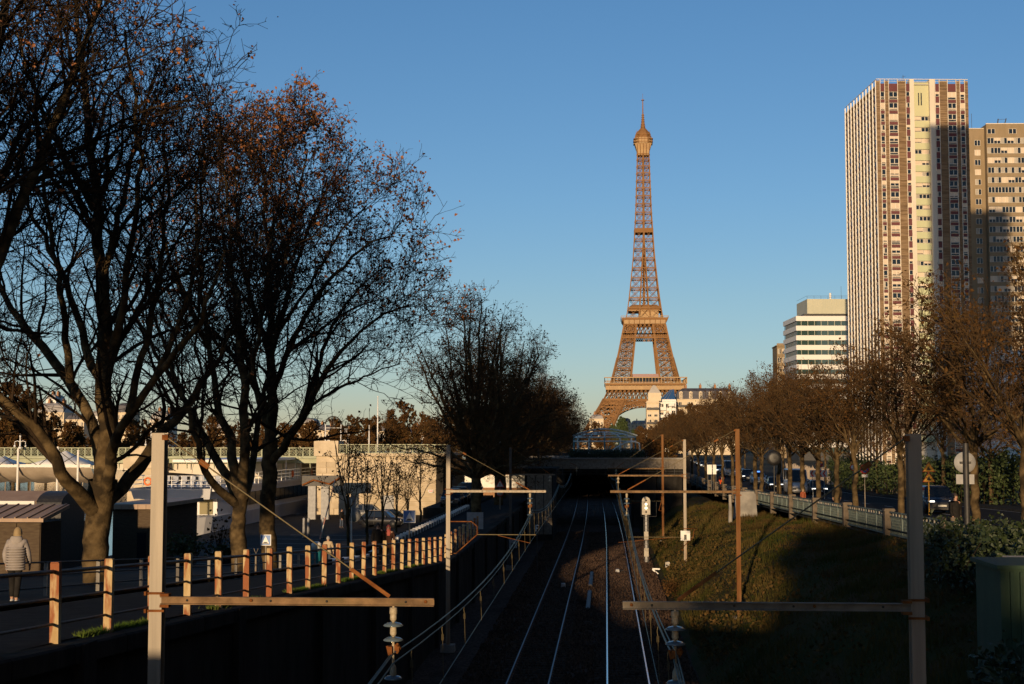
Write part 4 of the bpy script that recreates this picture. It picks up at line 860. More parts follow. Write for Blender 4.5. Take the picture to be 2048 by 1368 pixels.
def arch_lamp():
    D = 151.0; x = xat(666, D); z = zat(666, 893, D)
    T = thing('arched_lamp', 'white iron arch with two posts and scrolls on top of the stone abutment', 'lamp', (x, D, z))
    W = (xat(682, D)-xat(651, D))/2; H = zat(666, 833, D)-z
    for s in (-1, 1):
        part('post', M['white'], T, lambda m: m.lathe([(0.16, 0), (0.13, 0.25), (0.07, 0.5), (0.06, H-W)], 10, (s*W, 0, 0)))
        part('scroll', M['white'], T, lambda m: m.tube([(s*W+0.05+0.22*math.cos(a)+0.3, 0, 0.45+0.22*math.sin(a)) for a in np.linspace(0, 5.5, 12)], 0.045, 6)); part('finial', M['white'], T, lambda m: m.lathe([(0.1, 0), (0.06, 0.3), (0.08, 0.7), (0.02, 0.95)], 8, (s*(W+0.75), 0, 0)))
    part('arch', M['darkmetal'], T, lambda m: m.tube([(W*math.cos(a), 0, H-W+W*math.sin(a)) for a in np.linspace(0, math.pi, 17)], 0.07, 7)); part('cross_bar', M['white'], T, lambda m: m.tube([(-W, 0, H*0.62), (W, 0, H*0.62)], 0.03, 6)); part('hanger', M['darkmetal'], T, lambda m: (m.tube([(0, 0, H), (0, 0, H*0.62)], 0.03, 6), m.tube([(0.25*math.cos(a), 0, H*0.75+0.25*math.sin(a)) for a in np.linspace(0, 6.28, 12)], 0.025, 5)))
arch_lamp()
def candelabra(px, py0, py1, D, label, arms=True):
    b = at(px, py1, D); H = zat(px, py0, D)-b.z; T = thing('bridge_lamp', label, 'lamp', (b.x, D, b.z), 0, 'lamps on the river bridge')
    part('column', M['white'], T, lambda m: m.lathe([(0.22, 0), (0.2, 0.2), (0.09, 0.35), (0.07, H*0.8), (0.12, H*0.82), (0.05, H)], 10))
    for s in (-1, 1): part('scroll_arm', M['white'], T, lambda m: m.tube([(0, 0, H*0.45), (s*0.3, 0, H*0.55), (s*0.62, 0, H*0.48), (s*0.62, 0, H*0.3)], 0.04, 6)); part('lamp_globe', M['white'], T, lambda m: m.lathe([(0.03, -0.16), (0.13, -0.05), (0.13, 0.06), (0.03, 0.15)], 10, (s*0.62, 0, H*0.2)))
candelabra(40, 868, 898, 157, 'white candelabra lamp on the river bridge at the far left'); candelabra(302, 862, 896, 157, 'white candelabra lamp on the river bridge behind the foreground mast')
for k, (px, p0, p1, D, lab) in enumerate(((755, 795, 905, 156, 'tall thin white flagpole above the stone abutment'), (738, 853, 905, 157, 'short thin white pole just left of the flagpole'), (1000, 880, 960, 130, 'thin lamp post behind the central tree'))):
    b = at(px, p1, D); t = thing('flagpole', lab, 'pole', (b.x, D, b.z)); H = zat(px, p0, D)-b.z
    part('pole', M['white'], t, lambda m: m.lathe([(0.085, 0), (0.075, H*0.5), (0.05, H)], 8)); part('base', M['grey'], t, lambda m: m.lathe([(0.2, -0.3), (0.18, 0.15)], 10)); part('finial', M['white'], t, lambda m: m.lathe([(0.03, 0), (0.09, 0.08), (0.02, 0.18)], 8, (0, 0, H)))
def viaduct():
    D = 460.0; x0, x1 = xat(745, D), xat(1020, D); z = zat(850, 882, D)
    T = thing('viaduct', 'distant white colonnaded viaduct in front of the far bank', 'bridge', ((x0+x1)/2, D, 2.2)); w = (x1-x0)/2
    part('deck', M['officewhite'], T, lambda m: m.bx(-w, w, 0, 6, z-2.2+0.5, z-2.2+1.6)); part('parapet', M['officewhite'], T, lambda m: m.bx(-w, w, -0.2, 0.1, z-2.2+1.6, z-2.2+2.3))
    for k in range(14): part('column', M['officewhite'], T, lambda m: m.lathe([(0.5, 0), (0.35, 0.6), (0.35, z-2.2), (0.55, z-2.2+0.5)], 8, (-w+1+k*(2*w-2)/13, 1, 0)))
viaduct()
t = thing('brick_wall', 'low brick and white-banded wall to the right of the abutment', 'wall', (xat(886, 158), 158, 2.4))
part('wall_body', mat('red_brick', (0.27, 0.15, 0.085), (0.34, 0.20, 0.12), 6, 0.9, bump=0.3, bscale=30), t, lambda m: m.bx(0, 9.5, 0, 0.4, 0, 4.2)); part('white_band', M['white'], t, lambda m: m.bx(0, 9.5, -0.04, 0.0, 1.2, 2.6)); part('coping', M['stone'], t, lambda m: m.bx(-0.1, 9.6, -0.1, 0.5, 4.2, 4.4))
# ================================================================== trees
M['bark'] = mat('plane_bark', (0.06, 0.041, 0.02), (0.135, 0.095, 0.048), 3.0, 0.9, bump=0.5, bscale=14, c3=(0.03, 0.022, 0.013), s3=1.6, t3=(0.46, 0.6))
M['twig'] = mat('dark_twigs', (0.024, 0.016, 0.010), (0.042, 0.028, 0.017), 0.6, 0.95)
M['twigwarm'] = mat('warm_brown_twigs', (0.06, 0.036, 0.017), (0.09, 0.055, 0.026), 0.5, 0.95)
M['leaf'] = mat('dry_orange_leaves', (0.14, 0.05, 0.02), (0.38, 0.15, 0.045), 3.5, 0.75, ramp=(0.3, 0.7), c3=(0.30, 0.17, 0.04), s3=1.2)
M['leafbrown'] = mat('brown_leaves', (0.045, 0.025, 0.010), (0.115, 0.056, 0.018), 3.0, 0.85, ramp=(0.3, 0.7), c3=(0.075, 0.058, 0.016), s3=0.5)
M['leafgreen'] = mat('green_leaves', (0.018, 0.035, 0.008), (0.06, 0.085, 0.016), 2.5, 0.6, ramp=(0.3, 0.7))

def np_mesh(name, V, F, mats, smooth=True):
    """V (n,3), F (m,k) uniform polygons"""
    me = bpy.data.meshes.new(name); k = F.shape[1]
    me.vertices.add(len(V)); me.vertices.foreach_set('co', np.ascontiguousarray(V, dtype=np.float32).ravel())
    me.loops.add(F.size); me.loops.foreach_set('vertex_index', np.ascontiguousarray(F, dtype=np.int32).ravel())
    me.polygons.add(len(F)); me.polygons.foreach_set('loop_start', np.arange(0, F.size, k, dtype=np.int32))
    me.polygons.foreach_set('use_smooth', np.full(len(F), smooth, dtype=bool))
    me.materials.append(mats); me.update(calc_edges=True); return me
def norm(a): return a/np.maximum(np.linalg.norm(a, axis=-1, keepdims=True), 1e-9)
def tubes(P, r, n):
    """P (N,K,3), r (N,K) -> verts, quad faces"""
    N, K, _ = P.shape; T = norm(np.gradient(P, axis=1)); mean = norm(P[:, -1]-P[:, 0])
    ref = np.where(np.abs(mean[:, 2:3]) < 0.8, np.array([[0, 0, 1.0]]), np.array([[1.0, 0, 0]]))[:, None, :]
    X = norm(np.cross(T, np.broadcast_to(ref, T.shape))); Y = np.cross(X, T)
    a = 2*np.pi*np.arange(n)/n
    V = P[:, :, None, :]+r[:, :, None, None]*(X[:, :, None, :]*np.cos(a)[None, None, :, None]+Y[:, :, None, :]*np.sin(a)[None, None, :, None])
    idx = np.arange(N*K*n).reshape(N, K, n); A = idx[:, :-1, :]; B = idx[:, 1:, :]
    F = np.stack([A, np.roll(A, -1, 2), np.roll(B, -1, 2), B], -1).reshape(-1, 4)
    return V.reshape(-1, 3), F
def join(parts_):
    V = []; F = []; b = 0
    for v, f in parts_: V.append(v); F.append(f+b); b += len(v)
    return np.concatenate(V), np.concatenate(F)
def resample(pts, k):
    pts = np.array(pts, float); d = np.concatenate([[0], np.cumsum(np.linalg.norm(np.diff(pts, axis=0), axis=1))]); t = np.linspace(0, d[-1], k)
    q = np.stack([np.interp(t, d, pts[:, i]) for i in range(3)], 1)
    for _ in range(2): q[1:-1] = 0.25*q[:-2]+0.5*q[1:-1]+0.25*q[2:]
    return q
def sprout(P, r, per_m, lmin, lmax, K, ang, up, rratio, rng, tmin=0.2, wob=0.18, rmin=0.008, taper=0.3, lfall=0.45):
    """children of all parent polylines at once"""
    N, Kp, _ = P.shape; seg = np.linalg.norm(np.diff(P, axis=1), axis=2); L = seg.sum(1)
    cnt = rng.poisson(np.maximum(L*per_m*(1-tmin), 0.05)); cnt = np.minimum(cnt, 60); pi = np.repeat(np.arange(N), cnt); M_ = len(pi)
    t = tmin+(1-tmin)*rng.random(M_)**0.72
    f = t*(Kp-1); i0 = np.minimum(f.astype(int), Kp-2); w = (f-i0)[:, None]
    p0 = P[pi, i0]*(1-w)+P[pi, i0+1]*w; tan = norm(P[pi, i0+1]-P[pi, i0]); r0 = r[pi, i0]*(1-w[:, 0])+r[pi, i0+1]*w[:, 0]
    rv = norm(rng.normal(size=(M_, 3))); side = norm(np.cross(tan, rv)); a = np.radians(rng.normal(ang, 11, M_))[:, None]
    d = norm(tan*np.cos(a)+side*np.sin(a)+np.array([0, 0, up]))
    ln = rng.uniform(lmin, lmax, M_)*(1-lfall*t)
    st = (ln/(K-1))[:, None]; Q = np.empty((M_, K, 3)); Q[:, 0] = p0; dk = d
    for k in range(1, K):
        dk = norm(dk+rng.normal(0, wob, (M_, 3))+np.array([0, 0, up*0.25])); Q[:, k] = Q[:, k-1]+dk*st
    rr = np.maximum(np.minimum(r0*rratio*(0.6+0.5*rng.random(M_)), ln*0.028), rmin)
    rad = np.maximum(rr[:, None]*np.linspace(1, taper, K)[None, :], rmin*0.7)
    return Q, rad
def leaves(P, n, size, rng, bias=None, spread=0.12):
    """n leaf cards near the ends of the given polylines; each a folded pair of quads"""
    w = np.ones(len(P)) if bias is None else bias(P[:, -1]); w = w/w.sum(); pi = rng.choice(len(P), n, p=w)
    c = P[pi, rng.integers(max(0, P.shape[1]-2), P.shape[1], n)]+rng.normal(0, spread, (n, 3)); s = size*rng.uniform(0.6, 1.35, n)[:, None]
    a = norm(rng.normal(size=(n, 3))); b = norm(np.cross(a, rng.normal(size=(n, 3)))); nn = np.cross(a, b)
    f = rng.uniform(0.1, 0.55, n)[:, None]
    V = np.stack([c-a*s*0.55, c+a*s*0.1+b*s*0.5+nn*s*f, c+a*s*0.6+b*s*0.22+nn*s*f*0.6, c+a*s*0.45, c+a*s*0.62-b*s*0.2+nn*s*f*0.6, c+a*s*0.1-b*s*0.5+nn*s*f], 1).reshape(-1, 3)
    k = np.arange(n)[:, None]*6
    return V, np.concatenate([k+np.array([[0, 1, 2, 3]]), k+np.array([[0, 3, 4, 5]])])
def tree_obj(name, label, root, trunkm, crownm, leafm, trunk_me, crown_me, leaf_me, group=None, rz=0.0, sc=1.0):
    t = thing(name, label, 'tree', root, rz, group); t.scale = (sc, sc, sc)
    inst('trunk', trunk_me, t); inst('crown', crown_me, t)
    if leaf_me is not None: inst('leaves', leaf_me, t)
    return t
def limb_tree(seed, limbs, spec, K=18):
    """limbs: list of (points, r_start, r_end); returns trunk verts, crown verts, fine twig polylines"""
    rng = np.random.default_rng(seed); P = np.stack([resample(p, K) for p, _, _ in limbs])
    rad = np.stack([a+(b-a)*np.linspace(0, 1, K)**0.8 for _, a, b in limbs])
    Pw = P.copy(); sl = np.linalg.norm(np.diff(P, axis=1), axis=2).mean(1)[:, None, None]; Pw[:, 2:-1] += rng.normal(0, 1, P[:, 2:-1].shape)*np.minimum(0.07, 0.08*sl)
    kn = rng.normal(0, 0.07, (len(limbs), 5)); bump = np.stack([np.interp(np.linspace(0, 4, K), np.arange(5), q) for q in kn]); rad2 = rad*(1+bump)
    trunk = tubes(Pw, rad2, 12)
    mains = [i for i, l in enumerate(limbs) if l[2] < 0.07]
    lv = [(Pw[mains], rad2[mains])]; crown = []
    for s in spec:
        Q, q = sprout(lv[-1][0], lv[-1][1], rng=rng, **s['g']); crown.append(tubes(Q, q, s['n'])); lv.append((Q, q))
    return trunk, join(crown), lv, rng
BIG = [dict(n=6, g=dict(per_m=2.25, lmin=2.2, lmax=7.4, K=9, ang=46, up=0.13, rratio=0.45, tmin=0.13, wob=0.15, rmin=0.018)),
       dict(n=4, g=dict(per_m=2.5, lmin=0.9, lmax=2.9, K=6, ang=46, up=0.08, rratio=0.55, tmin=0.1, wob=0.2, rmin=0.015)),
       dict(n=3, g=dict(per_m=3.0, lmin=0.5, lmax=1.4, K=4, ang=46, up=0.06, rratio=0.6, tmin=0.1, wob=0.26, rmin=0.012)),
       dict(n=3, g=dict(per_m=1.5, lmin=0.25, lmax=0.6, K=3, ang=48, up=0.02, rratio=0.7, tmin=0.15, wob=0.3, rmin=0.010))]
def pic_limbs(root, Y, data, spread, seed):
    """limbs given as seen in the photo (px,py) at distance Y, with their own depth drift in metres"""
    rg = random.Random(seed); out = []
    for pts, r0, r1, dd in data:
        n = len(pts); L = []
        for k, (px, py) in enumerate(pts):
            yy = Y+dd*(k/max(1, n-1))**0.8; p = at(px, py, yy)
            L.append((p.x-root[0], p.y-root[1], p.z-root[2]))
        out.append((L, r0, r1))
    return out

def plane_tree(name, label, px, py, Y, data, seed, leafn, leafsize, leafbias=None, leafm='leaf', spec=BIG, z=None):
    b = at(px, py, Y); root = (b.x, Y, zl(Y)-0.05 if z is None else z)
    limbs = pic_limbs(root, Y, data, 3, seed)
    trunk, crown, lv, rng = limb_tree(seed, limbs, spec)
    lm = np_mesh('leaves', *leaves(lv[-2][0], leafn, leafsize, rng, leafbias), M[leafm], False) if leafn else None
    return tree_obj(name, label, root, None, None, None, np_mesh('trunk', *trunk, M['bark']), np_mesh('crown', *crown, M['twig']), lm), lv, lm

T1 = [([(197, 1190), (191, 1130), (190, 1080), (196, 1040), (203, 1000), (206, 960)], 0.50, 0.42, 0),
      ([(196, 1030), (165, 993), (135, 968), (120, 935), (100, 888), (60, 846), (20, 812), (-50, 760), (-130, 690)], 0.34, 0.05, -4),
      ([(118, 930), (70, 868), (20, 835), (-60, 800)], 0.16, 0.04, 2),
      ([(206, 1000), (203, 930), (196, 870), (172, 815), (140, 760), (100, 712), (50, 660), (-10, 560), (-40, 430)], 0.33, 0.05, 3),
      ([(140, 760), (138, 715), (130, 660), (110, 540), (90, 380), (70, 180)], 0.17, 0.035, -3),
      ([(207, 990), (213, 900), (212, 800), (213, 700), (205, 560), (190, 420), (178, 280), (160, 120), (140, -60)], 0.40, 0.06, 1),
      ([(213, 820), (180, 700), (130, 560), (60, 420), (20, 280)], 0.2, 0.04, 4),
      ([(212, 760), (240, 640), (262, 500), (280, 360), (270, 200), (250, 60)], 0.2, 0.04, -3),
      ([(210, 990), (226, 895), (258, 825), (310, 755), (360, 700), (420, 610), (450, 500)], 0.26, 0.04, -5),
      ([(205, 1010), (240, 978), (272, 945), (300, 895), (345, 845), (400, 780), (450, 700), (480, 610)], 0.32, 0.045, 4),
      ([(258, 825), (290, 690), (320, 550), (335, 400), (330, 260)], 0.17, 0.035, 2),
      ([(205, 560), (240, 420), (270, 300), (300, 180), (320, 130)], 0.15, 0.03, 2),
      ([(190, 420), (120, 300), (60, 160), (20, 20)], 0.15, 0.03, -3),
      ([(310, 755), (380, 600), (400, 450), (410, 330), (400, 240)], 0.13, 0.03, -2)]
T1 = [(a, b*0.86, c, d) for a, b, c, d in T1]
plane_tree('plane_tree', 'large dark bare plane tree with a forked sunlit trunk at far left', 195, 1178, 47, T1, 41, 2600, 0.11, lambda e: 0.15+np.clip((e[:, 2]-8)/10, 0, 1.3)**2)
T2 = [([(479, 1165), (479, 1100), (474, 1060), (480, 1015), (482, 990)], 0.40, 0.33, 0),
      ([(480, 1012), (440, 985), (415, 965), (403, 930), (395, 880), (370, 800), (330, 700), (290, 560)], 0.22, 0.04, -4),
      ([(478, 1005), (445, 930), (405, 870), (370, 800), (300, 690), (250, 580)], 0.24, 0.04, 3),
      ([(480, 1000), (470, 920), (440, 830), (420, 700), (400, 560), (390, 430), (400, 300)], 0.25, 0.04, 2),
      ([(484, 1000), (486, 900), (488, 800), (478, 650), (465, 500), (450, 360), (440, 240)], 0.27, 0.04, 0),
      ([(488, 1000), (508, 930), (515, 850), (540, 740), (560, 600)], 0.22, 0.04, 4),
      ([(488, 800), (520, 660), (540, 520), (545, 420)], 0.15, 0.03, -4),
      ([(420, 700), (350, 560), (320, 440), (330, 330)], 0.14, 0.03, -3)]
plane_tree('plane_tree', 'dark bare plane tree with a knobbly trunk left of the blue speed-hump sign', 479, 1160, 65, T2, 42, 700, 0.11)
T3_ = [([(541, 1158), (540, 1100), (533, 1060), (537, 1000), (539, 940), (540, 880)], 0.44, 0.36, 0),
      ([(540, 890), (544, 800), (541, 700), (540, 560), (536, 420), (532, 300), (522, 190)], 0.36, 0.05, 0),
      ([(540, 930), (565, 895), (595, 868), (622, 825), (650, 775), (700, 700), (770, 620), (870, 575)], 0.26, 0.04, -3),
      ([(622, 825), (655, 800), (720, 770), (790, 740), (850, 720)], 0.12, 0.03, 2),
      ([(640, 790), (660, 700), (700, 600), (760, 520), (820, 480)], 0.16, 0.03, 3),
      ([(543, 790), (580, 690), (630, 590), (690, 500), (770, 420), (835, 405)], 0.22, 0.035, -3),
      ([(541, 700), (570, 600), (600, 480), (635, 370), (680, 280), (720, 240)], 0.2, 0.035, 3),
      ([(540, 600), (570, 480), (600, 350), (620, 240), (630, 190)], 0.17, 0.03, -2),
      ([(538, 860), (505, 760), (480, 640), (460, 500), (440, 380), (440, 250)], 0.22, 0.035, 3),
      ([(540, 700), (505, 580), (480, 430), (470, 300), (475, 190)], 0.18, 0.03, -4),
      ([(536, 420), (560, 330), (570, 240), (580, 170)], 0.12, 0.025, 1),
      ([(538, 820), (470, 700), (400, 600), (350, 500), (350, 400)], 0.17, 0.03, -3),
      ([(580, 690), (650, 640), (740, 580), (800, 560)], 0.14, 0.03, 4),
      ([(560, 640), (640, 520), (700, 400), (770, 330)], 0.13, 0.03, 1)]
def sq(p): x, y = p; y2 = y+0.19*(760-y) if y < 760 else y; x2 = 541+(x-541)*(0.84 if y < 900 and x > 541 else 1.0); return (x2, y2)
T3 = [([sq(p) for p in a], b*0.9, c, d) for a, b, c, d in T3_]
t3, lv3, lm3 = plane_tree('plane_tree', 'tall plane tree with orange leaves lit in the top of its crown', 541, 1155, 71, T3, 43, 9500, 0.13, lambda e: 0.2+np.clip((e[:, 2]-9)/9, 0, 1.5)**1.5)
# tree just outside the left edge whose limbs reach into view
def auto_limbs(rng, n, clear, H, Rc, r0, low=0):
    L = [([(0, 0, -0.2), (rng.normal(0, 0.05), rng.normal(0, 0.05), clear*0.5), (0, 0, clear), (0, 0, clear+0.6)], r0, max(0.22, r0*0.8))]
    for k in range(n):
        a = 2*math.pi*(k+rng.uniform(-0.3, 0.3))/n; f = rng.uniform(0.25, 1.0) if k else 0.05; R_ = Rc*f*0.82; zt = clear+(H-clear)*(0.95-0.45*f**2)*rng.uniform(0.88, 1.02); zs = clear*rng.uniform(0.85, 1.05)+rng.uniform(0, 0.25)*(H-clear)*(1-f)
        p = [(0, 0, zs), (R_*0.25*math.cos(a), R_*0.25*math.sin(a), zs+(zt-zs)*0.22), (R_*0.62*math.cos(a+0.15), R_*0.62*math.sin(a+0.15), zs+(zt-zs)*0.55), (R_*math.cos(a), R_*math.sin(a), zt)]
        L.append((p, r0*0.5 if r0 > 0.3 else r0*0.36, 0.035 if r0 > 0.3 else 0.016))
    for k in range(low):
        a = 2*math.pi*(k+rng.uniform(-0.3, 0.3))/low; zt = clear+(H-clear)*rng.uniform(0.05, 0.38); R_ = Rc*rng.uniform(0.75, 0.95)
        L.append(([(0, 0, clear*0.9), (R_*0.35*math.cos(a), R_*0.35*math.sin(a), clear+(zt-clear)*0.7), (R_*0.7*math.cos(a), R_*0.7*math.sin(a), zt), (R_*math.cos(a), R_*math.sin(a), zt+0.4)], r0*0.32, 0.03))
    return L
def auto_tree_meshes(seed, n, clear, H, Rc, r0, spec, leafn, leafsize, leafm, twigm='twig', bias=None, low=0):
    rng = np.random.default_rng(seed); limbs = auto_limbs(rng, n, clear, H, Rc, r0, low)
    if r0 < 0.25: limbs[0] = (limbs[0][0], r0, r0*0.8)
    trunk, crown, lv, rng = limb_tree(seed, limbs, spec, 12)
    return np_mesh('trunk', *trunk, M['bark']), np_mesh('crown', *crown, M[twigm]), (np_mesh('leaves', *leaves(lv[-1][0], leafn, leafsize, rng, bias), M[leafm], False) if leafn else None)
MID = [dict(n=5, g=dict(per_m=1.9, lmin=1.8, lmax=4.4, K=7, ang=34, up=0.22, rratio=0.5, tmin=0.12, wob=0.13, rmin=0.018)),
       dict(n=4, g=dict(per_m=2.4, lmin=0.8, lmax=2.1, K=5, ang=40, up=0.12, rratio=0.55, tmin=0.1, wob=0.18, rmin=0.014)),
       dict(n=3, g=dict(per_m=3.0, lmin=0.5, lmax=1.2, K=4, ang=42, up=0.08, rratio=0.6, tmin=0.1, wob=0.22, rmin=0.012))]
tm0 = auto_tree_meshes(51, 8, 5.0, 24, 9.0, 0.5, BIG[:3], 1800, 0.11, 'leaf')
def grow(name, label, x, y, z, me, rz=0.0, sc=1.0, group=None): return tree_obj(name, label, (x, y, z), None, None, None, *me, group=group, rz=rz, sc=sc)
grow('plane_tree', 'bare plane tree outside the left edge, its dark limbs reaching into the picture', -17.3, 35.5, zl(35), tm0, 2.2)
# unseen trees added and sized to keep the low sun off the left trees
dense = auto_tree_meshes(52, 12, 11.5, 27, 9.0, 0.5, MID, 26000, 0.55, 'leafbrown')
for k, (x, y, s) in enumerate(((-23.2, 20, 0.66), (-19.0, 4, 0.58), (-30, 2, 0.64), (-22.5, -12, 0.60), (-33, -14, 0.68), (-25, -28, 0.68), (-36, -31, 0.74))):
    grow('plane_tree', 'tall leafy plane tree added out of frame at the left to shade the trees in view', x, y, zl(y)-0.1, dense, k*1.1, s, 'unseen plane trees added for their shade')
for k, (x, y, z, s_) in enumerate(((-8.9, -58, 6.3, (0.46, 0.5, 0.5)), (-11.4, -71, 6.3, (0.5, 0.5, 0.52)))):  # unseen trees, placed and scaled to shade the right mast and bank
    t = grow('plane_tree', ('leafy tree added unseen beside the cutting wall to shade the right mast and bank', 'leafy tree added unseen beside the cutting wall, farthest back, to shade the right mast and bank')[k], x, y, z, dense, 0.3+k); t.scale = s_
# row of trees along the cutting past the pale mast
ROW = [dict(n=d['n'], g=dict(d['g'], ang=d['g']['ang']+9, up=d['g']['up']*0.35)) for d in MID]
rowm = [auto_tree_meshes(61, 14, 3.0, 17.6, 8.4, 0.45, ROW, 6000, 0.12, 'leafbrown', 'twigwarm', low=9), auto_tree_meshes(62, 12, 2.8, 17.0, 8.0, 0.45, ROW, 6000, 0.12, 'leafbrown', 'twigwarm', low=6)]
for k, (x, y, s) in enumerate(((-10.3, 113, 1.0), (-9.6, 127, 0.98), (-10.4, 142, 0.95), (-10.2, 178, 0.92), (-10.6, 195, 0.95), (-10.2, 214, 0.95), (-10.8, 236, 0.95), (-10.5, 262, 1.0), (-10.5, 292, 1.0), (-10.8, 330, 1.05))):
    z = zr(y) if y < 150 else 2.4
    lab = ['bare dome-shaped tree in the centre, nearest of the row left of the tracks', 'dark tree just behind the nearest one of the central row', 'third dark tree of the central row, just before the overpass'][k] if k < 3 else 'dark bare tree of the central row, %s beyond the overpass' % ['first', 'second', 'third', 'fourth', 'fifth', 'sixth', 'seventh'][k-3]
    grow('avenue_tree', lab, x, y, z-0.05, rowm[k % 2], k*0.9, s, 'central row of dark trees')
# avenue on the right: two rows, brown leaves still on
AVE = [dict(n=5, g=dict(per_m=3.0, lmin=1.2, lmax=3.4, K=6, ang=38, up=0.2, rratio=0.5, tmin=0.12, wob=0.14, rmin=0.016)),
       dict(n=3, g=dict(per_m=3.0, lmin=0.6, lmax=1.7, K=5, ang=42, up=0.1, rratio=0.55, tmin=0.1, wob=0.2, rmin=0.012)),
       dict(n=3, g=dict(per_m=3.4, lmin=0.35, lmax=0.95, K=4, ang=44, up=0.05, rratio=0.6, tmin=0.1, wob=0.24, rmin=0.010))]
avm = [auto_tree_meshes(71, 11, 3.8, 9.0, 5.0, 0.18, AVE, 1500, 0.10, 'leafbrown', 'twigwarm'), auto_tree_meshes(72, 11, 3.6, 8.8, 5.2, 0.17, AVE, 1500, 0.10, 'leafbrown', 'twigwarm'), auto_tree_meshes(73, 10, 4.0, 9.2, 4.8, 0.18, AVE, 3000, 0.10, 'leafbrown', 'twigwarm')]
ordi = ['first', 'second', 'third', 'fourth', 'fifth', 'sixth', 'seventh', 'eighth', 'ninth', 'tenth', 'eleventh', 'twelfth', 'thirteenth', 'fourteenth', 'fifteenth', 'sixteenth', 'seventeenth', 'eighteenth', 'nineteenth', 'twentieth', 'twenty-first', 'twenty-second']
rowA = [46.5, 54, 67, 77, 84, 91, 99, 107, 114, 122, 131, 142, 153, 165, 178, 192, 208, 226, 246, 270, 300, 340]
for k, y in enumerate(rowA):
    grow('avenue_tree', 'brown-leaved tree by the lattice fence on the right, %s from the camera' % ordi[k], 13.4+random.uniform(-0.25, 0.25), y, zR(y)+0.1, avm[(0, 1, 0, 2, 1)[k % 5]], k*1.3, random.uniform(0.94, 1.05)*(1.0 if k < 2 else 0.88 if k < 6 else 1.06), 'trees along the fence on the right')
rowB = [58, 70, 82, 94, 106, 119, 133, 148, 164, 182, 202, 226, 254, 290]
for k, y in enumerate(rowB):
    grow('avenue_tree', 'brown-leaved tree on the far side of the avenue, %s from the camera' % ordi[k], 27.6+random.uniform(-0.4, 0.4), y, zR(y)+0.1, avm[(1, 2, 0, 1)[k % 4]], k*1.7+0.5, random.uniform(0.9, 1.05), 'trees on the far side of the avenue')
rowC = [(36, 96), (39, 126), (42, 165)]
for k, (x, y) in enumerate(rowC):
    grow('garden_tree', 'bare tree in the gardens behind the avenue, %s from the camera' % ordi[k], x, y, zR(y)-0.3, avm[k % 2], k*2.1, random.uniform(0.75, 0.9), 'trees in the gardens behind the avenue')
# young trees in the grass strip by the sign
ym = [auto_tree_meshes(81, 7, 2.6, 6.9, 2.2, 0.10, [dict(n=4, g=dict(per_m=1.6, lmin=0.7, lmax=2.0, K=6, ang=40, up=0.2, rratio=0.6, tmin=0.1, wob=0.14, rmin=0.016)), dict(n=3, g=dict(per_m=3.2, lmin=0.3, lmax=0.9, K=4, ang=42, up=0.1, rratio=0.6, tmin=0.1, wob=0.2, rmin=0.012))], 300, 0.09, 'leafbrown') , auto_tree_meshes(82, 6, 2.8, 6.6, 2.0, 0.10, [dict(n=4, g=dict(per_m=1.6, lmin=0.7, lmax=1.8, K=6, ang=38, up=0.2, rratio=0.6, tmin=0.1, wob=0.14, rmin=0.016)), dict(n=3, g=dict(per_m=3.2, lmin=0.3, lmax=0.9, K=4, ang=42, up=0.1, rratio=0.6, tmin=0.1, wob=0.2, rmin=0.012))], 350, 0.09, 'leafbrown')]
for k, (px, y) in enumerate(((695, 80), (734, 87), (765, 95), (793, 102), (816, 110), (840, 117))):
    x = xat(px, y, 1050); grow('young_tree', 'thin young tree in the grass strip before the stone abutment, %s from the left' % ordi[k], x, y, zbank(x, y)-0.05, ym[k % 2], k*1.4, (1.12, 1.0, 1.05, 0.95, 0.9, 1.05)[k], 'young trees in the grass strip')
# trees on the far bank and around the iron tower
fm = [auto_tree_meshes(91, 7, 2.0, 14, 5.5, 0.25, MID[:2], 8000, 0.3, 'leafbrown', 'twigwarm'), auto_tree_meshes(92, 6, 2.0, 12, 5.0, 0.25, MID[:2], 6500, 0.3, 'leafbrown', 'twigwarm'), auto_tree_meshes(93, 7, 1.5, 15, 4.5, 0.25, MID[:2], 12000, 0.3, 'leafgreen', 'twigwarm')]
rt = random.Random(17); fi = 0
for D, pxs, sc in ((330, range(-60, 1000, 46), 1.0), (420, range(-40, 980, 60), 1.15), (540, range(620, 1160, 60), 1.2)):
    for px in pxs:
        p = px+rt.uniform(-16, 16); dd = D+rt.uniform(-30, 40); x = xat(p, dd)
        s = sc*rt.uniform(0.8, 1.15)
        grow('riverside_tree', 'russet autumn tree in the belt of trees on the far river bank', x, dd, -1.9 if x < -58 else 2.3, fm[0 if rt.random() < 0.62 else 1], rt.uniform(0, 6), s, 'trees on the far river bank')
grow('poplar_tree', 'tall golden-brown tree on the far bank at the left edge', xat(28, 300), 300, -1.8, fm[0], 0.3, 1.62)
grow('poplar_tree', 'golden-brown tree on the far bank, second from the left edge', xat(60, 320), 320, -1.8, fm[0], 2.3, 1.45)
for k, (px, D, s) in enumerate(((1245, 620, 1.1), (1228, 640, 0.9), (1268, 700, 0.8))): grow('park_tree', ('yellow-green tree below the left leg of the iron tower', 'lower green tree just left of the yellow-green one', 'green tree under the arch of the iron tower')[k], xat(px, D), D, 2.4, fm[2], k, s)
for k, (px, D, s) in enumerate(((1195, 480, 0.9), (1212, 560, 0.9), (1290, 520, 0.8), (1310, 470, 0.9), (1278, 600, 0.9), (1335, 430, 1.0), (1352, 390, 1.0), (1320, 560, 1.1), (1345, 500, 1.1), (1372, 420, 1.2), (1395, 440, 1.25))):
    grow('park_tree', 'brown tree in the belt of trees before the iron tower, %s of eleven' % ordi[k], xat(px, D), D, 2.4, fm[k % 2], k*0.7, s, 'trees before the iron tower')
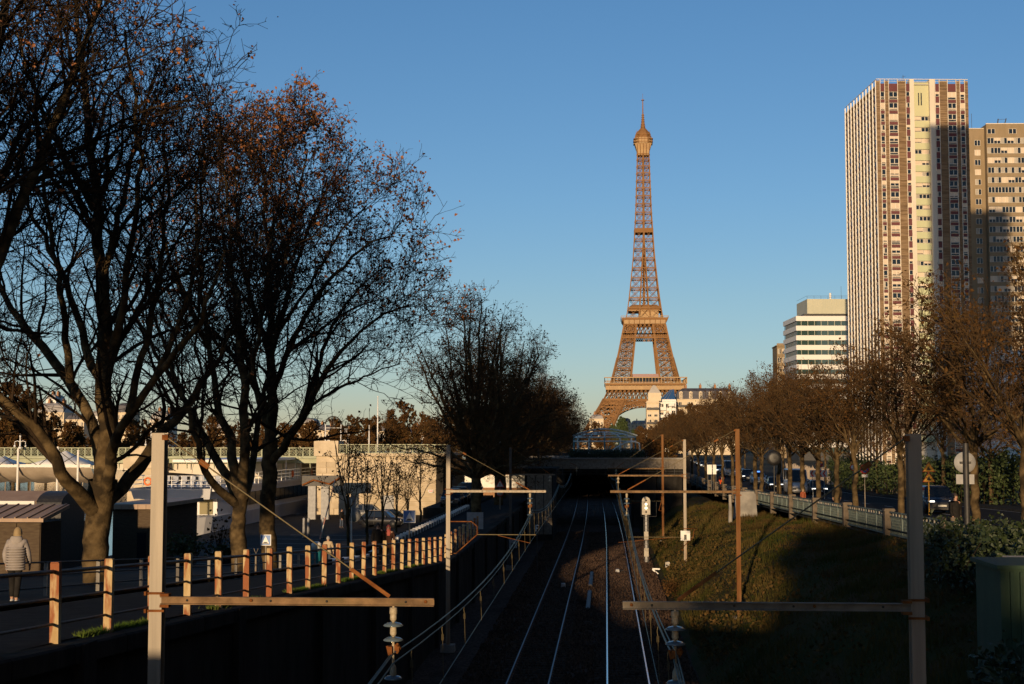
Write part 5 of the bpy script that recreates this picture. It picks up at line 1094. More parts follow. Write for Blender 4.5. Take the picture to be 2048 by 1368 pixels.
# ================================================================== signs and small street furniture
DISC = Matrix.Rotation(R(90), 3, 'X')
def post(T, h, r=0.035, m_=None, z0=-0.3): return part('post', m_ or M['galv'], T, lambda m: m.tube([(0, 0, z0), (0, 0, h)], r, 8))
def square_sign(px, py, Y, zg, size, label):
    p = at(px, py, Y); T = thing('traffic_sign', label, 'traffic sign', (p.x, Y, zg), 0, 'speed hump signs'); z = p.z-zg; s = size/2
    post(T, z+s*0.8)
    b = part('sign_plate', M['white'], T, lambda m: m.box((0, -0.05, z), (size, 0.02, size)))
    part('blue_field', M['blue'], b, lambda m: m.box((0, -0.063, z), (size*0.88, 0.004, size*0.88)))
    part('white_triangle', M['white'], b, lambda m: m.prism([(-s*0.66, z-s*0.62), (s*0.66, z-s*0.62), (0, z+s*0.72)], -0.071, -0.067))
    part('hump_mark', M['black'], b, lambda m: (m.prism([(s*0.42*math.cos(a), z-s*0.58+s*0.26*math.sin(a)) for a in np.linspace(0, math.pi, 9)], -0.078, -0.074), m.prism([(-s*0.6, z-s*0.70), (s*0.6, z-s*0.70), (s*0.6, z-s*0.62), (-s*0.6, z-s*0.62)], -0.078, -0.074)))
square_sign(532, 1080, 60, zl(60), 0.46, 'blue square speed-hump sign at the foot of the left plane trees')
square_sign(819, 1033, 66, zr(66), 0.58, 'larger blue square speed-hump sign standing before the grass strip')
def round_back(px, py, Y, zg, dia, label, plate=True, poler=0.04, front=False, pm=None):
    p = at(px, py, Y); T = thing('traffic_sign', label, 'traffic sign', (p.x, Y, zg)); z = p.z-zg
    post(T, z+dia*0.9 if not front else z+dia*0.5, poler, pm)
    part('sign_disc', M['grey'], T, lambda m: m.lathe([(dia/2, -0.012), (dia/2, 0.012)], 28, (0, 0.06+poler, z), M=DISC)); part('bracket', M['darkmetal'], T, lambda m: m.bx(-dia*0.25, dia*0.25, 0.02, 0.05+poler-0.012, z-0.03, z+0.03))
    if plate: part('sub_plate', M['grey'], T, lambda m: m.bx(-dia*0.42, dia*0.42, 0.05+poler, 0.07+poler, z-dia*0.5-0.34, z-dia*0.5-0.04))
round_back(1932, 925, 45, zR(45)+0.1, 0.66, 'grey back of a round road sign on a dark pole at the right', True, 0.09, pm=M['darkmetal'])
T = None
p = at(703, 1028, 80); t = thing('traffic_sign', 'thin white post with the backs of two road signs left of the black hatchback', 'traffic sign', (p.x, 80, zl(80)))
z = p.z-zl(80); post(t, z+0.85, 0.045, M['white']); part('sign_disc', M['grey'], t, lambda m: m.lathe([(0.42, -0.01), (0.42, 0.01)], 24, (0.1, 0.07, z-0.05), M=DISC)); part('sign_plate', M['grey'], t, lambda m: m.prism([(-0.38, z+0.35), (0.38, z+0.35), (0.3, z+0.9), (0, z+1.0), (-0.3, z+0.9)], 0.06, 0.08))
def noparking(px, py, Y, label):
    p = at(px, py, Y); zg = zR(Y); T = thing('traffic_sign', label, 'traffic sign', (p.x, Y, zg), 0, 'no-parking signs on the avenue'); z = p.z-zg; post(T, z)
    d = part('red_disc', M['red'], T, lambda m: m.lathe([(0.33, -0.01), (0.33, 0.01)], 24, (0, -0.06, z), M=DISC)); part('blue_centre', M['blue'], d, lambda m: m.lathe([(0.25, -0.003), (0.25, 0.003)], 24, (0, -0.074, z), M=DISC))
    for s in (-1, 1): part('red_bar', M['red'], d, lambda m: m.bar((-0.17*s, -0.084, z-0.17), (0.17*s, -0.084+0.003*s, z+0.17), 0.012, 0.07))
    part('sub_plate', M['white'], T, lambda m: m.bx(-0.2, 0.2, -0.07, -0.05, z-0.56, z-0.38))
noparking(1638, 928, 132, 'round red and blue no-parking sign left of the chevron board'); noparking(1729, 938, 100, 'round red and blue no-parking sign beside green shrubs across the avenue')
M['amber'] = mat('amber_sign', (0.85, 0.42, 0.03), rough=0.5)
p = at(1857, 945, 86); t = thing('roadworks_sign', 'two stacked amber roadworks triangles on a post right of the foreground mast', 'traffic sign', (p.x, 86, zR(86)+0.1)); z = p.z-zR(86)-0.1; post(t, z+0.6, 0.04, M['amber'])
for dz in (0.06, -0.54):
    tr = part('amber_triangle', M['red'], t, lambda m: m.prism([(-0.38, z+dz-0.02), (0.38, z+dz-0.02), (0, z+dz+0.58)], -0.07, -0.05)); part('amber_field', M['amber'], tr, lambda m: m.prism([(-0.33, z+dz+0.01), (0.33, z+dz+0.01), (0, z+dz+0.52)], -0.078, -0.074))
    part('pictogram', M['black'], tr, lambda m: m.prism([(-0.14, z+dz+0.08), (0.16, z+dz+0.08), (0.05, z+dz+0.2), (0.02, z+dz+0.32), (-0.06, z+dz+0.22)], -0.086, -0.082))
p = at(1637, 947, 128); t = thing('chevron_board', 'red and white chevron roadworks board on the avenue', 'traffic sign', (p.x, 128, zR(128))); z = p.z-zR(128)
part('board', M['white'], t, lambda m: m.bx(-0.75, 0.75, -0.03, 0.0, z-0.32, z+0.3))
for s in (-0.5, 0.5): part('leg', M['grey'], t, lambda m: m.box((s, 0.03, z/2-0.1), (0.06, 0.05, z+0.2)))
for k in range(4): part('chevron', M['red'], t, lambda m: m.prism([(-0.72+k*0.36, z), (-0.54+k*0.36, z+0.28), (-0.40+k*0.36, z+0.28), (-0.58+k*0.36, z), (-0.40+k*0.36, z-0.28), (-0.54+k*0.36, z-0.28)], -0.036, -0.032))
p = at(1706, 935, 120); t = thing('traffic_sign', 'small pale round sign across the avenue near the chevron board', 'traffic sign', (p.x, 120, zR(120))); z = p.z-zR(120); post(t, z); part('sign_disc', M['red'], t, lambda m: m.lathe([(0.27, -0.01), (0.27, 0.01)], 20, (0, -0.06, z), M=DISC)); part('white_centre', M['white'], t, lambda m: m.lathe([(0.2, -0.003), (0.2, 0.003)], 20, (0, -0.074, z), M=DISC))
for k, px in enumerate((1419, 1429)):
    p = at(px, 939, 158); t = thing('notice_board', ('left of the two white boards at the avenue kerb', 'right, narrower of the two white boards at the avenue kerb')[k], 'sign board', (p.x, 158, zR(158)), 0, 'white boards on the avenue'); z = p.z-zR(158); w = (0.26, 0.19)[k]
    part('board', M['white'], t, lambda m: m.bx(-w, w, -0.04, 0, z-0.52, z+0.52)); part('leg', M['darkmetal'], t, lambda m: m.bx(-w*0.9, -w*0.6, 0, 0.05, -0.2, z)); part('leg', M['darkmetal'], t, lambda m: m.bx(w*0.6, w*0.9, 0, 0.05, -0.2, z))
# convex traffic mirror
p = at(1548, 916, 107); t = thing('traffic_mirror', 'round black-rimmed traffic mirror among the avenue trees', 'mirror', (p.x, 107, zR(107)+0.1)); z = p.z-zR(107)-0.1; post(t, z, 0.05, M['darkmetal'])
part('rim', M['black'], t, lambda m: m.lathe([(0.45, -0.06), (0.56, -0.03), (0.56, 0.04), (0.3, 0.1)], 28, (0, -0.1, z), M=DISC)); part('mirror_face', mat('mirror_face', (0.6, 0.6, 0.6), rough=0.05, metal=1.0), t, lambda m: m.lathe([(0.02, 0.10), (0.25, 0.085), (0.44, 0.065), (0.44, 0.05)], 24, (0, -0.1, z), M=DISC))
# triangle and 30 sign beyond the central tree
def stroke30(z):
    m = MB()
    for a, b in (((-0.17, .13), (-0.03, .13)), ((-0.03, .13), (-0.03, 0)), ((-0.13, 0), (-0.03, 0)), ((-0.03, 0), (-0.03, -.13)), ((-0.17, -.13), (-0.03, -.13)), ((0.05, .13), (0.17, .13)), ((0.05, -.13), (0.17, -.13)), ((0.05, .13), (0.05, -.13)), ((0.17, .13), (0.17, -.13))):
        m.bar((a[0], -0.085, z+a[1]), (b[0], -0.085, z+b[1]), 0.006, 0.04)
    return m
p = at(1000, 985, 118); t = thing('traffic_sign', 'red-edged warning triangle above a round 30 sign by the central tree', 'traffic sign', (p.x, 118, zr(118))); z = p.z-zr(118); post(t, z+1.1)
tr = part('triangle', M['red'], t, lambda m: m.prism([(-0.4, z+0.42), (0.4, z+0.42), (0, z+1.1)], -0.06, -0.04)); part('triangle_field', M['white'], tr, lambda m: m.prism([(-0.28, z+0.49), (0.28, z+0.49), (0, z+0.97)], -0.068, -0.064)); part('triangle_mark', M['black'], tr, lambda m: m.bx(-0.03, 0.03, -0.076, -0.072, z+0.55, z+0.8))
d = part('disc', M['red'], t, lambda m: m.lathe([(0.33, -0.01), (0.33, 0.01)], 24, (0, -0.05, z), M=DISC)); part('disc_field', M['white'], d, lambda m: m.lathe([(0.25, -0.003), (0.25, 0.003)], 24, (0, -0.066, z), M=DISC)); stroke30(z).build('numerals', M['black'], d)
t = thing('notice_board', 'plain grey-white panel at the end of the rusty railing', 'sign board', (xat(950, 90, 1050), 90, zr(90))); part('panel', M['grey'], t, lambda m: m.bx(-0.52, 0.52, 0, 0.03, 0.1, 1.15)); part('leg', M['darkmetal'], t, lambda m: m.bx(-0.45, -0.4, 0.03, 0.07, -0.2, 1.0)); part('leg', M['darkmetal'], t, lambda m: m.bx(0.4, 0.45, 0.03, 0.07, -0.2, 1.0))
# trackside letter board
p = at(1074, 1057, 96); t = thing('letter_board', 'small dark trackside board with a white letter F', 'sign board', (p.x, 96, -0.15)); z = p.z+0.15; post(t, z+0.3, 0.04, M['darkmetal']); b = part('board', M['black'], t, lambda m: m.bx(-0.22, 0.22, -0.07, -0.045, z-0.4, z+0.32))
part('letter', M['white'], b, lambda m: (m.bx(-0.1, -0.04, -0.076, -0.071, z-0.2, z+0.24), m.bx(-0.038, 0.12, -0.076, -0.071, z+0.18, z+0.24), m.bx(-0.038, 0.08, -0.076, -0.071, z-0.0, z+0.06)))
p = at(1021, 1087, 99.8); t = thing('letter_board', 'grey trackside board with a notch, on a short post below the wall', 'sign board', (p.x+0.2, 99.6, -0.15)); z = p.z+0.15; post(t, z, 0.04, M['darkmetal']); part('board', M['grey'], t, lambda m: (m.bx(-0.28, -0.12, -0.07, -0.045, z-0.3, z+0.3), m.bx(0.12, 0.28, -0.07, -0.045, z-0.3, z+0.3), m.bx(-0.12, 0.12, -0.07, -0.045, z+0.05, z+0.3)))
# railway signal
p = at(1292, 1012, 105); t = thing('railway_signal', 'railway signal with two white lights on a ladder post right of the tracks', 'signal', (p.x, 105, zemb(p.x, 105)-0.1)); z = p.z-zemb(p.x, 105)+0.1
part('post', M['grey'], t, lambda m: m.box((0, 0, z/2-0.3), (0.16, 0.16, z-0.4))); M['sigcream'] = mat('signal_cream', (0.40, 0.36, 0.29), (0.32, 0.28, 0.22), 5, 0.6)
hd = part('signal_head', M['sigcream'], t, lambda m: m.prism([(-0.3, z-0.62), (0.3, z-0.62), (0.3, z+0.38)]+[(0.3*math.cos(a), z+0.38+0.3*math.sin(a)) for a in np.linspace(0.2, math.pi-0.2, 7)]+[(-0.3, z+0.38)], -0.2, 0.1))
M['lampwhite'] = mat('signal_lamp', (0.9, 0.85, 0.7), rough=0.3, emit=(1.0, 0.85, 0.6), estr=1.6)
for dz in (0.14, -0.14): part('lamp', M['lampwhite'], hd, lambda m: m.lathe([(0.1, -0.01), (0.1, 0.01)], 16, (0, -0.215, z+dz), M=DISC))
for dz in (0.42, -0.42): part('lamp', M['black'], hd, lambda m: m.lathe([(0.07, -0.01), (0.07, 0.01)], 14, (0, -0.212, z+dz), M=DISC))
part('ladder', M['darkmetal'], t, lambda m: [m.bar((s*0.16, -0.16, -0.2), (s*0.16, -0.16, z-0.65), 0.03) for s in (-1, 1)]+[m.bar((-0.16, -0.16, 0.1+0.28*k), (0.16, -0.16, 0.1+0.28*k), 0.025) for k in range(int((z-0.8)/0.28))])
part('cage', M['darkmetal'], t, lambda m: m.tube([(-0.36, -0.1, z+0.3), (-0.36, -0.1, z-0.75), (0.75, -0.1, z-0.75), (0.75, -0.1, z+0.3)], 0.02, 6)); part('equipment_box', M['sigcream'], t, lambda m: m.box((0, -0.2, z*0.5), (0.3, 0.14, 0.6))); part('equipment_box', M['sigcream'], t, lambda m: m.box((0, -0.2, z*0.22), (0.32, 0.14, 0.6)))
t = thing('marker_board', 'white V-shaped marker boards lying by the signal foot', 'marker', (xat(1312, 97, 1104), 97, zemb(xat(1312, 97, 1104), 97))); part('board', M['white'], t, lambda m: m.bar((-0.25, 0, 0.35), (0.25, 0, 0.34), 0.05, 0.1)); part('board', M['white'], t, lambda m: m.bar((-0.25, -0.06, 0.32), (0.28, -0.06, -0.1), 0.05, 0.09))
t = thing('cable_box', 'small cream cable box on the bank right of the signal', 'trackside box', (xat(1335, 98, 1106), 98, zemb(xat(1335, 98, 1106), 98)-0.05)); part('housing', M['sigcream'], t, lambda m: m.prism([(-0.16, 0), (0.16, 0), (0.16, 0.34), (0.1, 0.4), (-0.16, 0.36)], -0.15, 0.15)); part('door', M['grey'], t, lambda m: m.bx(-0.1, 0.1, -0.16, -0.15, 0.06, 0.28))
# stone pillar on the bank and ragged grey post
x = xat(1490, 104, 985); t = thing('stone_pillar', 'broad weathered stone pillar on the embankment behind the rusty mast', 'pillar', (x, 104, zemb(x, 104)-0.2)); part('block', M['concrete'], t, lambda m: m.prism([(-0.85, 0), (0.85, 0), (0.72, 1.9), (0.55, 2.1), (-0.6, 2.1), (-0.7, 1.95)], -0.4, 0.4)); part('plinth', M['dark_concrete'], t, lambda m: m.bx(-1.0, 1.0, -0.5, 0.5, -0.3, 0.15))
x = xat(1460, 100, 990); t = thing('wooden_post', 'ragged grey post on the embankment left of the stone pillar', 'post', (x, 100, zemb(x, 100)-0.2)); part('stake', M['concrete'], t, lambda m: m.tube([(0, 0, 0), (0.02, 0, 1.0), (0.0, 0, 2.1)], [0.16, 0.14, 0.10], 6)); part('cap', M['galv'], t, lambda m: m.box((0, 0, 2.1), (0.2, 0.2, 0.06)))
# green ribbed cabin on the bank at the right edge
M['ribgreen'] = mat('dark_green_sheet', (0.012, 0.04, 0.018), (0.02, 0.055, 0.025), 2, 0.7, c3=(0.05, 0.05, 0.03), s3=1)
t = thing('steel_cabin', 'dark green ribbed steel cabin on the bank at the right edge', 'cabin', (xat(1998, 30, 1150), 30, 3.3)); part('wall', M['ribgreen'], t, lambda m: m.bx(0.04, 2.6, 0.04, 2, 0, zat(2000, 1138, 30)-3.3))
for k in range(13): part('rib', M['ribgreen'], t, lambda m: m.bx(0.02+k*0.2, 0.10+k*0.2, -0.03, 0.04, 0.05, zat(2000, 1138, 30)-3.36))
part('roof_edge', M['ribgreen'], t, lambda m: m.bx(-0.06, 2.7, -0.08, 2.1, zat(2000, 1138, 30)-3.3, zat(2000, 1138, 30)-3.22)); 
t = thing('stone_block', 'pinkish stone block behind the green cabin', 'block', (xat(2040, 33, 1120), 33, 4.0)); part('block', M['stone'], t, lambda m: m.prism([(-0.3, -1.2), (0.5, -1.2), (0.5, zat(2040, 1118, 33)-4.0), (-0.25, zat(2040, 1118, 33)-4.02)], -0.3, 0.3)); part('cap', M['stone'], t, lambda m: m.bx(-0.3, 0.55, -0.33, 0.33, zat(2040, 1118, 33)-4.0, zat(2040, 1118, 33)-3.95))
# barrier, bin, small posts on the quay
p0, p1 = at(641, 1078, 78), at(671, 960, 78); zg = zl(78)
t = thing('barrier', 'raised red and white barrier arm at the quay car park', 'barrier', (p0.x, 78, zg)); part('housing', M['white'], t, lambda m: m.box((-0.1, 0.05, 0.5), (0.35, 0.35, 1.05)))
for k in range(8):
    a = Vector((0, -0.15, p0.z-zg)).lerp(Vector((p1.x-p0.x, -0.15, p1.z-zg)), k/8); b = Vector((0, -0.15, p0.z-zg)).lerp(Vector((p1.x-p0.x, -0.15, p1.z-zg)), (k+0.97)/8); part('arm_section', M['white'] if k % 2 else mat('faded_red%d' % k, (0.62, 0.30, 0.24), rough=0.6), t, lambda m: m.bar(a, b, 0.05, 0.11))
p = at(633, 1095, 77); t = thing('litter_bin', 'blue and white litter bin beside the barrier', 'bin', (p.x, 77, zl(77))); part('body', M['teal'], t, lambda m: m.lathe([(0.24, 0), (0.27, 0.9), (0.27, 1.05)], 14)); part('lid', M['white'], t, lambda m: m.lathe([(0.29, 1.05), (0.28, 1.3), (0.12, 1.42)], 14)); part('handle', M['darkmetal'], t, lambda m: m.tube([(-0.2, -0.3, 0.9), (0.2, -0.3, 0.9)], 0.02, 6))
p = at(576, 1060, 88); t = thing('marker_post', 'short leaning white marker post on the quay asphalt', 'post', (p.x, 88, zl(88))); part('post', M['white'], t, lambda m: m.bar((-0.03, 0, 0), (0.02, 0, 0.95), 0.12, 0.05)); part('foot', M['black'], t, lambda m: m.lathe([(0.2, 0), (0.14, 0.08)], 12))
p = at(512, 1105, 52); t = thing('marker_post', 'thin fork-topped post on the footpath left of the blue sign', 'post', (p.x, 52, zl(52))); part('post', M['galv'], t, lambda m: m.tube([(0, 0, -0.1), (0, 0, 0.95)], 0.04, 7)); part('fork', M['galv'], t, lambda m: m.tube([(-0.08, 0, 1.15), (0, 0, 0.93), (0.08, 0, 1.15)], 0.015, 5))
# bollards and scrub structure left of the barrier
for k, px in enumerate((608, 617, 646)):
    p = at(px, 1030, 112); t = thing('bollard', 'grey bollard before the stone abutment, %s from the left' % ordi[k], 'bollard', (p.x, 112, 1.0), 0, 'bollards on the quay'); part('shaft', M['grey'], t, lambda m: m.lathe([(0.12, 0), (0.1, 1.5), (0.12, 1.55), (0.04, 1.65)], 10)); part('foot', M['darkmetal'], t, lambda m: m.lathe([(0.2, 0), (0.2, 0.06)], 10))
t = thing('service_frame', 'grey steel service frame with two stout legs at the foot of the abutment', 'frame', (xat(617, 140), 140, 1.0)); 
for x in (0, 1.3): part('leg', M['grey'], t, lambda m: m.bx(x, x+0.75, 0, 0.7, 0, 3.3))
part('head', M['darkmetal'], t, lambda m: m.bx(-0.6, 3.4, -0.1, 1.0, 3.3, 4.3)); part('pipe', M['rust'], t, lambda m: m.tube([(-0.5, -0.3, 3.4), (0.6, -0.4, 3.9), (2.2, -0.4, 3.5), (3.2, -0.3, 4.1)], 0.1, 6))
# station wall below the overpass at the left
t = thing('station_hut', 'pale panelled station hut beside the tracks under the overpass', 'hut', (-7.2, 128, -0.2)); part('wall', M['dark_concrete'], t, lambda m: m.bx(0, 2.4, 0, 10, 0, zat(1080, 942, 128)+0.2))  # hut is pale; its dark wall and panel colours stand in for shade
for k in range(3): part('panel', M['greybeam'], t, lambda m: m.bx(0.1+k*0.76, 0.8+k*0.76, -0.05, 0.0, 0.6, zat(1080, 945, 128)))
part('roof', M['dark_concrete'], t, lambda m: m.bx(-0.3, 2.7, -0.3, 10.3, zat(1080, 942, 128)+0.2, zat(1080, 942, 128)+0.45))

# ================================================================== quay buildings, awning and boat
M['tanroof'] = mat('tan_metal_roof', (0.30, 0.20, 0.13), (0.36, 0.25, 0.17), 2, 0.6); M['canvas'] = mat('beige_canvas', (0.42, 0.34, 0.26), (0.48, 0.40, 0.31), 1.5, 0.9); M['brownwood'] = mat('brown_timber', (0.07, 0.05, 0.035), (0.10, 0.075, 0.05), 3, 0.8, stretch=(1, 1, 6))
x1 = xat(82, 58, 1050); t = thing('quay_hut', 'low timber hut with a tan ribbed roof at the left edge', 'hut', (x1-9, 58, zl(60)-0.2)); h = zat(60, 1036, 58)-zl(60)
part('wall', M['brownwood'], t, lambda m: m.bx(0, 9, 0, 2.2, -0.3, h)); part('roof', M['tanroof'], t, lambda m: m.add([(-0.2, -0.4, h+0.05), (9.25, -0.4, h+0.05), (9.25, 2.5, h+0.5), (-0.2, 2.5, h+0.5), (-0.2, -0.4, h+0.2), (9.25, -0.4, h+0.2), (9.25, 2.5, h+0.65), (-0.2, 2.5, h+0.65)], [(0, 3, 2, 1), (4, 5, 6, 7), (0, 1, 5, 4), (1, 2, 6, 5), (2, 3, 7, 6), (3, 0, 4, 7)]))
for k in range(18): part('roof_rib', M['tanroof'], t, lambda m: m.bar((0.1+k*0.53, -0.4, h+0.22), (0.1+k*0.53, 2.5, h+0.67), 0.05, 0.06))
for k in range(9): part('wall_board', M['brownwood'], t, lambda m: m.bx(k, k+0.97, -0.05, 0, -0.2, h-0.02))
x1 = xat(121, 70, 1010); t = thing('kiosk', 'kiosk with a curved barrel roof and glass front behind the hut', 'kiosk', (x1-9.0, 70, zl(70)-0.1)); zc = zat(100, 1012, 70)-zl(70)+0.1; ro = zat(100, 984, 70)-zat(100, 1012, 70)
def barrel(m, x0, x1, off=0.0): m.loft([[(x, 1.7-(1.75+off)*math.cos(a), zc+(ro+off)*math.sin(a)) for a in np.linspace(0, math.pi, 13)] for x in (x0, x1)], smooth=False)
part('barrel_roof', M['darkmetal'], t, lambda m: barrel(m, 7.75, 9.05)); part('vault_roof', M['tanroof'], t, lambda m: m.prism([(0, zc), (3.4, zc), (3.4, zc+0.25), (1.7, zc+ro), (0, zc+0.25)], 0, 7.75, 'x'))
part('fascia', M['officewhite'], t, lambda m: m.bx(-0.1, 7.7, -0.12, 0, zc-0.5, zc+0.25)); part('wall', M['darkmetal'], t, lambda m: m.bx(0, 7.7, 0.2, 3.2, 0, zc)); part('glass_front', M['darkmetal'], t, lambda m: m.bx(7.8, 9.0, 0.05, 3.3, 0, zc)); part('counter_window', M['glass'], t, lambda m: m.bx(3.5, 7.3, 0.1, 0.2, 1.0, zc-0.55))
for x in (7.72, 8.3, 8.98): part('door_frame', M['darkmetal'], t, lambda m: m.bx(x-0.06, x+0.06, -0.04, 0.05, 0, zc))
x0, x1 = xat(226, 78, 1020), xat(302, 78, 1020); t = thing('quay_building', 'dark flat-roofed building with a pale roof edge behind the first plane tree', 'building', (x0, 78, zl(80)-0.2)); h = zat(260, 1016, 78)-zl(80)+0.2
part('wall', M['brownwood'], t, lambda m: m.bx(0, x1-x0, 0, 9, -0.3, h)); part('roof', M['tanroof'], t, lambda m: m.bx(-0.3, x1-x0+0.3, -0.3, 9.3, h, h+0.22)); part('door', M['glass'], t, lambda m: m.bx(x1-x0-0.75, x1-x0-0.25, -0.04, 0, 0.2, 2.2))
for k in range(6): part('fascia_board', M['tanroof'], t, lambda m: m.bx(-0.3+k*(x1-x0+0.6)/6, -0.3+(k+0.96)*(x1-x0+0.6)/6, -0.36, -0.3, h-0.05, h+0.2))
# floating terrace with canvas awning
D = 106; xa, xb = xat(-40, D, 950), xat(200, D, 950); t = thing('pontoon_terrace', 'floating terrace with a beige canvas awning on white masts at the left', 'terrace', (xa, D, -1.6)); w = xb-xa
part('pontoon', M['concrete'], t, lambda m: m.bx(0, w, -2, 8, -0.5, 0.7)); zt, zm_ = zat(100, 931, D)+1.6, zat(100, 966, D)+1.6
part('front_beam', M['officewhite'], t, lambda m: m.bx(0, w, -2.05, -1.9, zt-0.1, zt+0.12))
def aw(m):
    n = 24; rows = []
    for i in range(n+1):
        u = i/n; sag = 0.35*math.sin(math.pi*((u*5) % 1)); rows.append([(u*w, -2.0, zt-0.12), (u*w, -1.4, zt-0.65-sag*0.3), (u*w, -0.5, (zt+zm_)/2-0.25-sag*0.6), (u*w, 0.6, zm_+0.1-sag*0.4)])
    m.strip(rows, smooth=True)
part('canvas_awning', M['canvas'], t, aw)
for k, px in enumerate((14, 58, 136, 176)):
    x = xat(px, D, 950)-xa; top = zat(px, (897, 897, 893, 900)[k], D)+1.6; part('mast', M['officewhite'], t, lambda m: m.tube([(x, -2.1, 0.7), (x, -2.1, top)], 0.09, 8))
    for s in (-1, 1): part('stay', M['darkmetal'], t, lambda m: m.tube([(x, -2.1, top-0.25), (x+s*1.4, -2.1, zt+0.1)], 0.03, 5))
for k in range(14): part('guard_post', M['officewhite'], t, lambda m: m.box((0.3+k*w/14, -1.9, 1.4), (0.05, 0.05, 1.4)))
for z in (1.4, 1.75, 2.1): part('guard_rail', M['officewhite'], t, lambda m: m.bx(0, w, -1.92, -1.88, z-0.02, z+0.02))
for k in range(6): part('screen', M['glass'], t, lambda m: m.bx(0.4+k*w/6, 0.2+(k+0.9)*w/6, 2.0, 2.06, 2.4, 4.2))
for k, (p0, p1, py) in enumerate(((-20, 36, 912), (72, 190, 902))):
    a, b = xat(p0, 118, 925), xat(p1, 118, 925); t = thing('marquee', ('white peaked marquee at the left edge above the awning', 'larger white peaked marquee above the awning')[k], 'tent', ((a+b)/2, 118, -0.9), 0, 'white marquees'); w_ = (b-a)/2; zl_, zh = zat(100, 927, 118)+0.9, zat(100, py, 118)+0.9
    part('canopy', M['white'], t, lambda m: m.loft([[(math.copysign(w_*s, math.cos(q))*(abs(math.cos(q))**0.5), math.copysign(2.5*s, math.sin(q))*(abs(math.sin(q))**0.5), z) for q in np.linspace(0.2, 6.48, 17)[:-1]] for s, z in ((1.0, zl_-0.15), (1.0, zl_), (0.62, zl_+(zh-zl_)*0.28), (0.3, zl_+(zh-zl_)*0.62), (0.03, zh))]))
    for sx in (-1, 1): part('pole', M['galv'], t, lambda m: m.tube([(sx*w_*0.85, -2.0, 0), (sx*w_*0.85, -2.0, zl_)], 0.06, 6))
    part('platform', M['darkmetal'], t, lambda m: m.bx(-w_, w_, -2.5, 2.5, -0.9, 0.02))
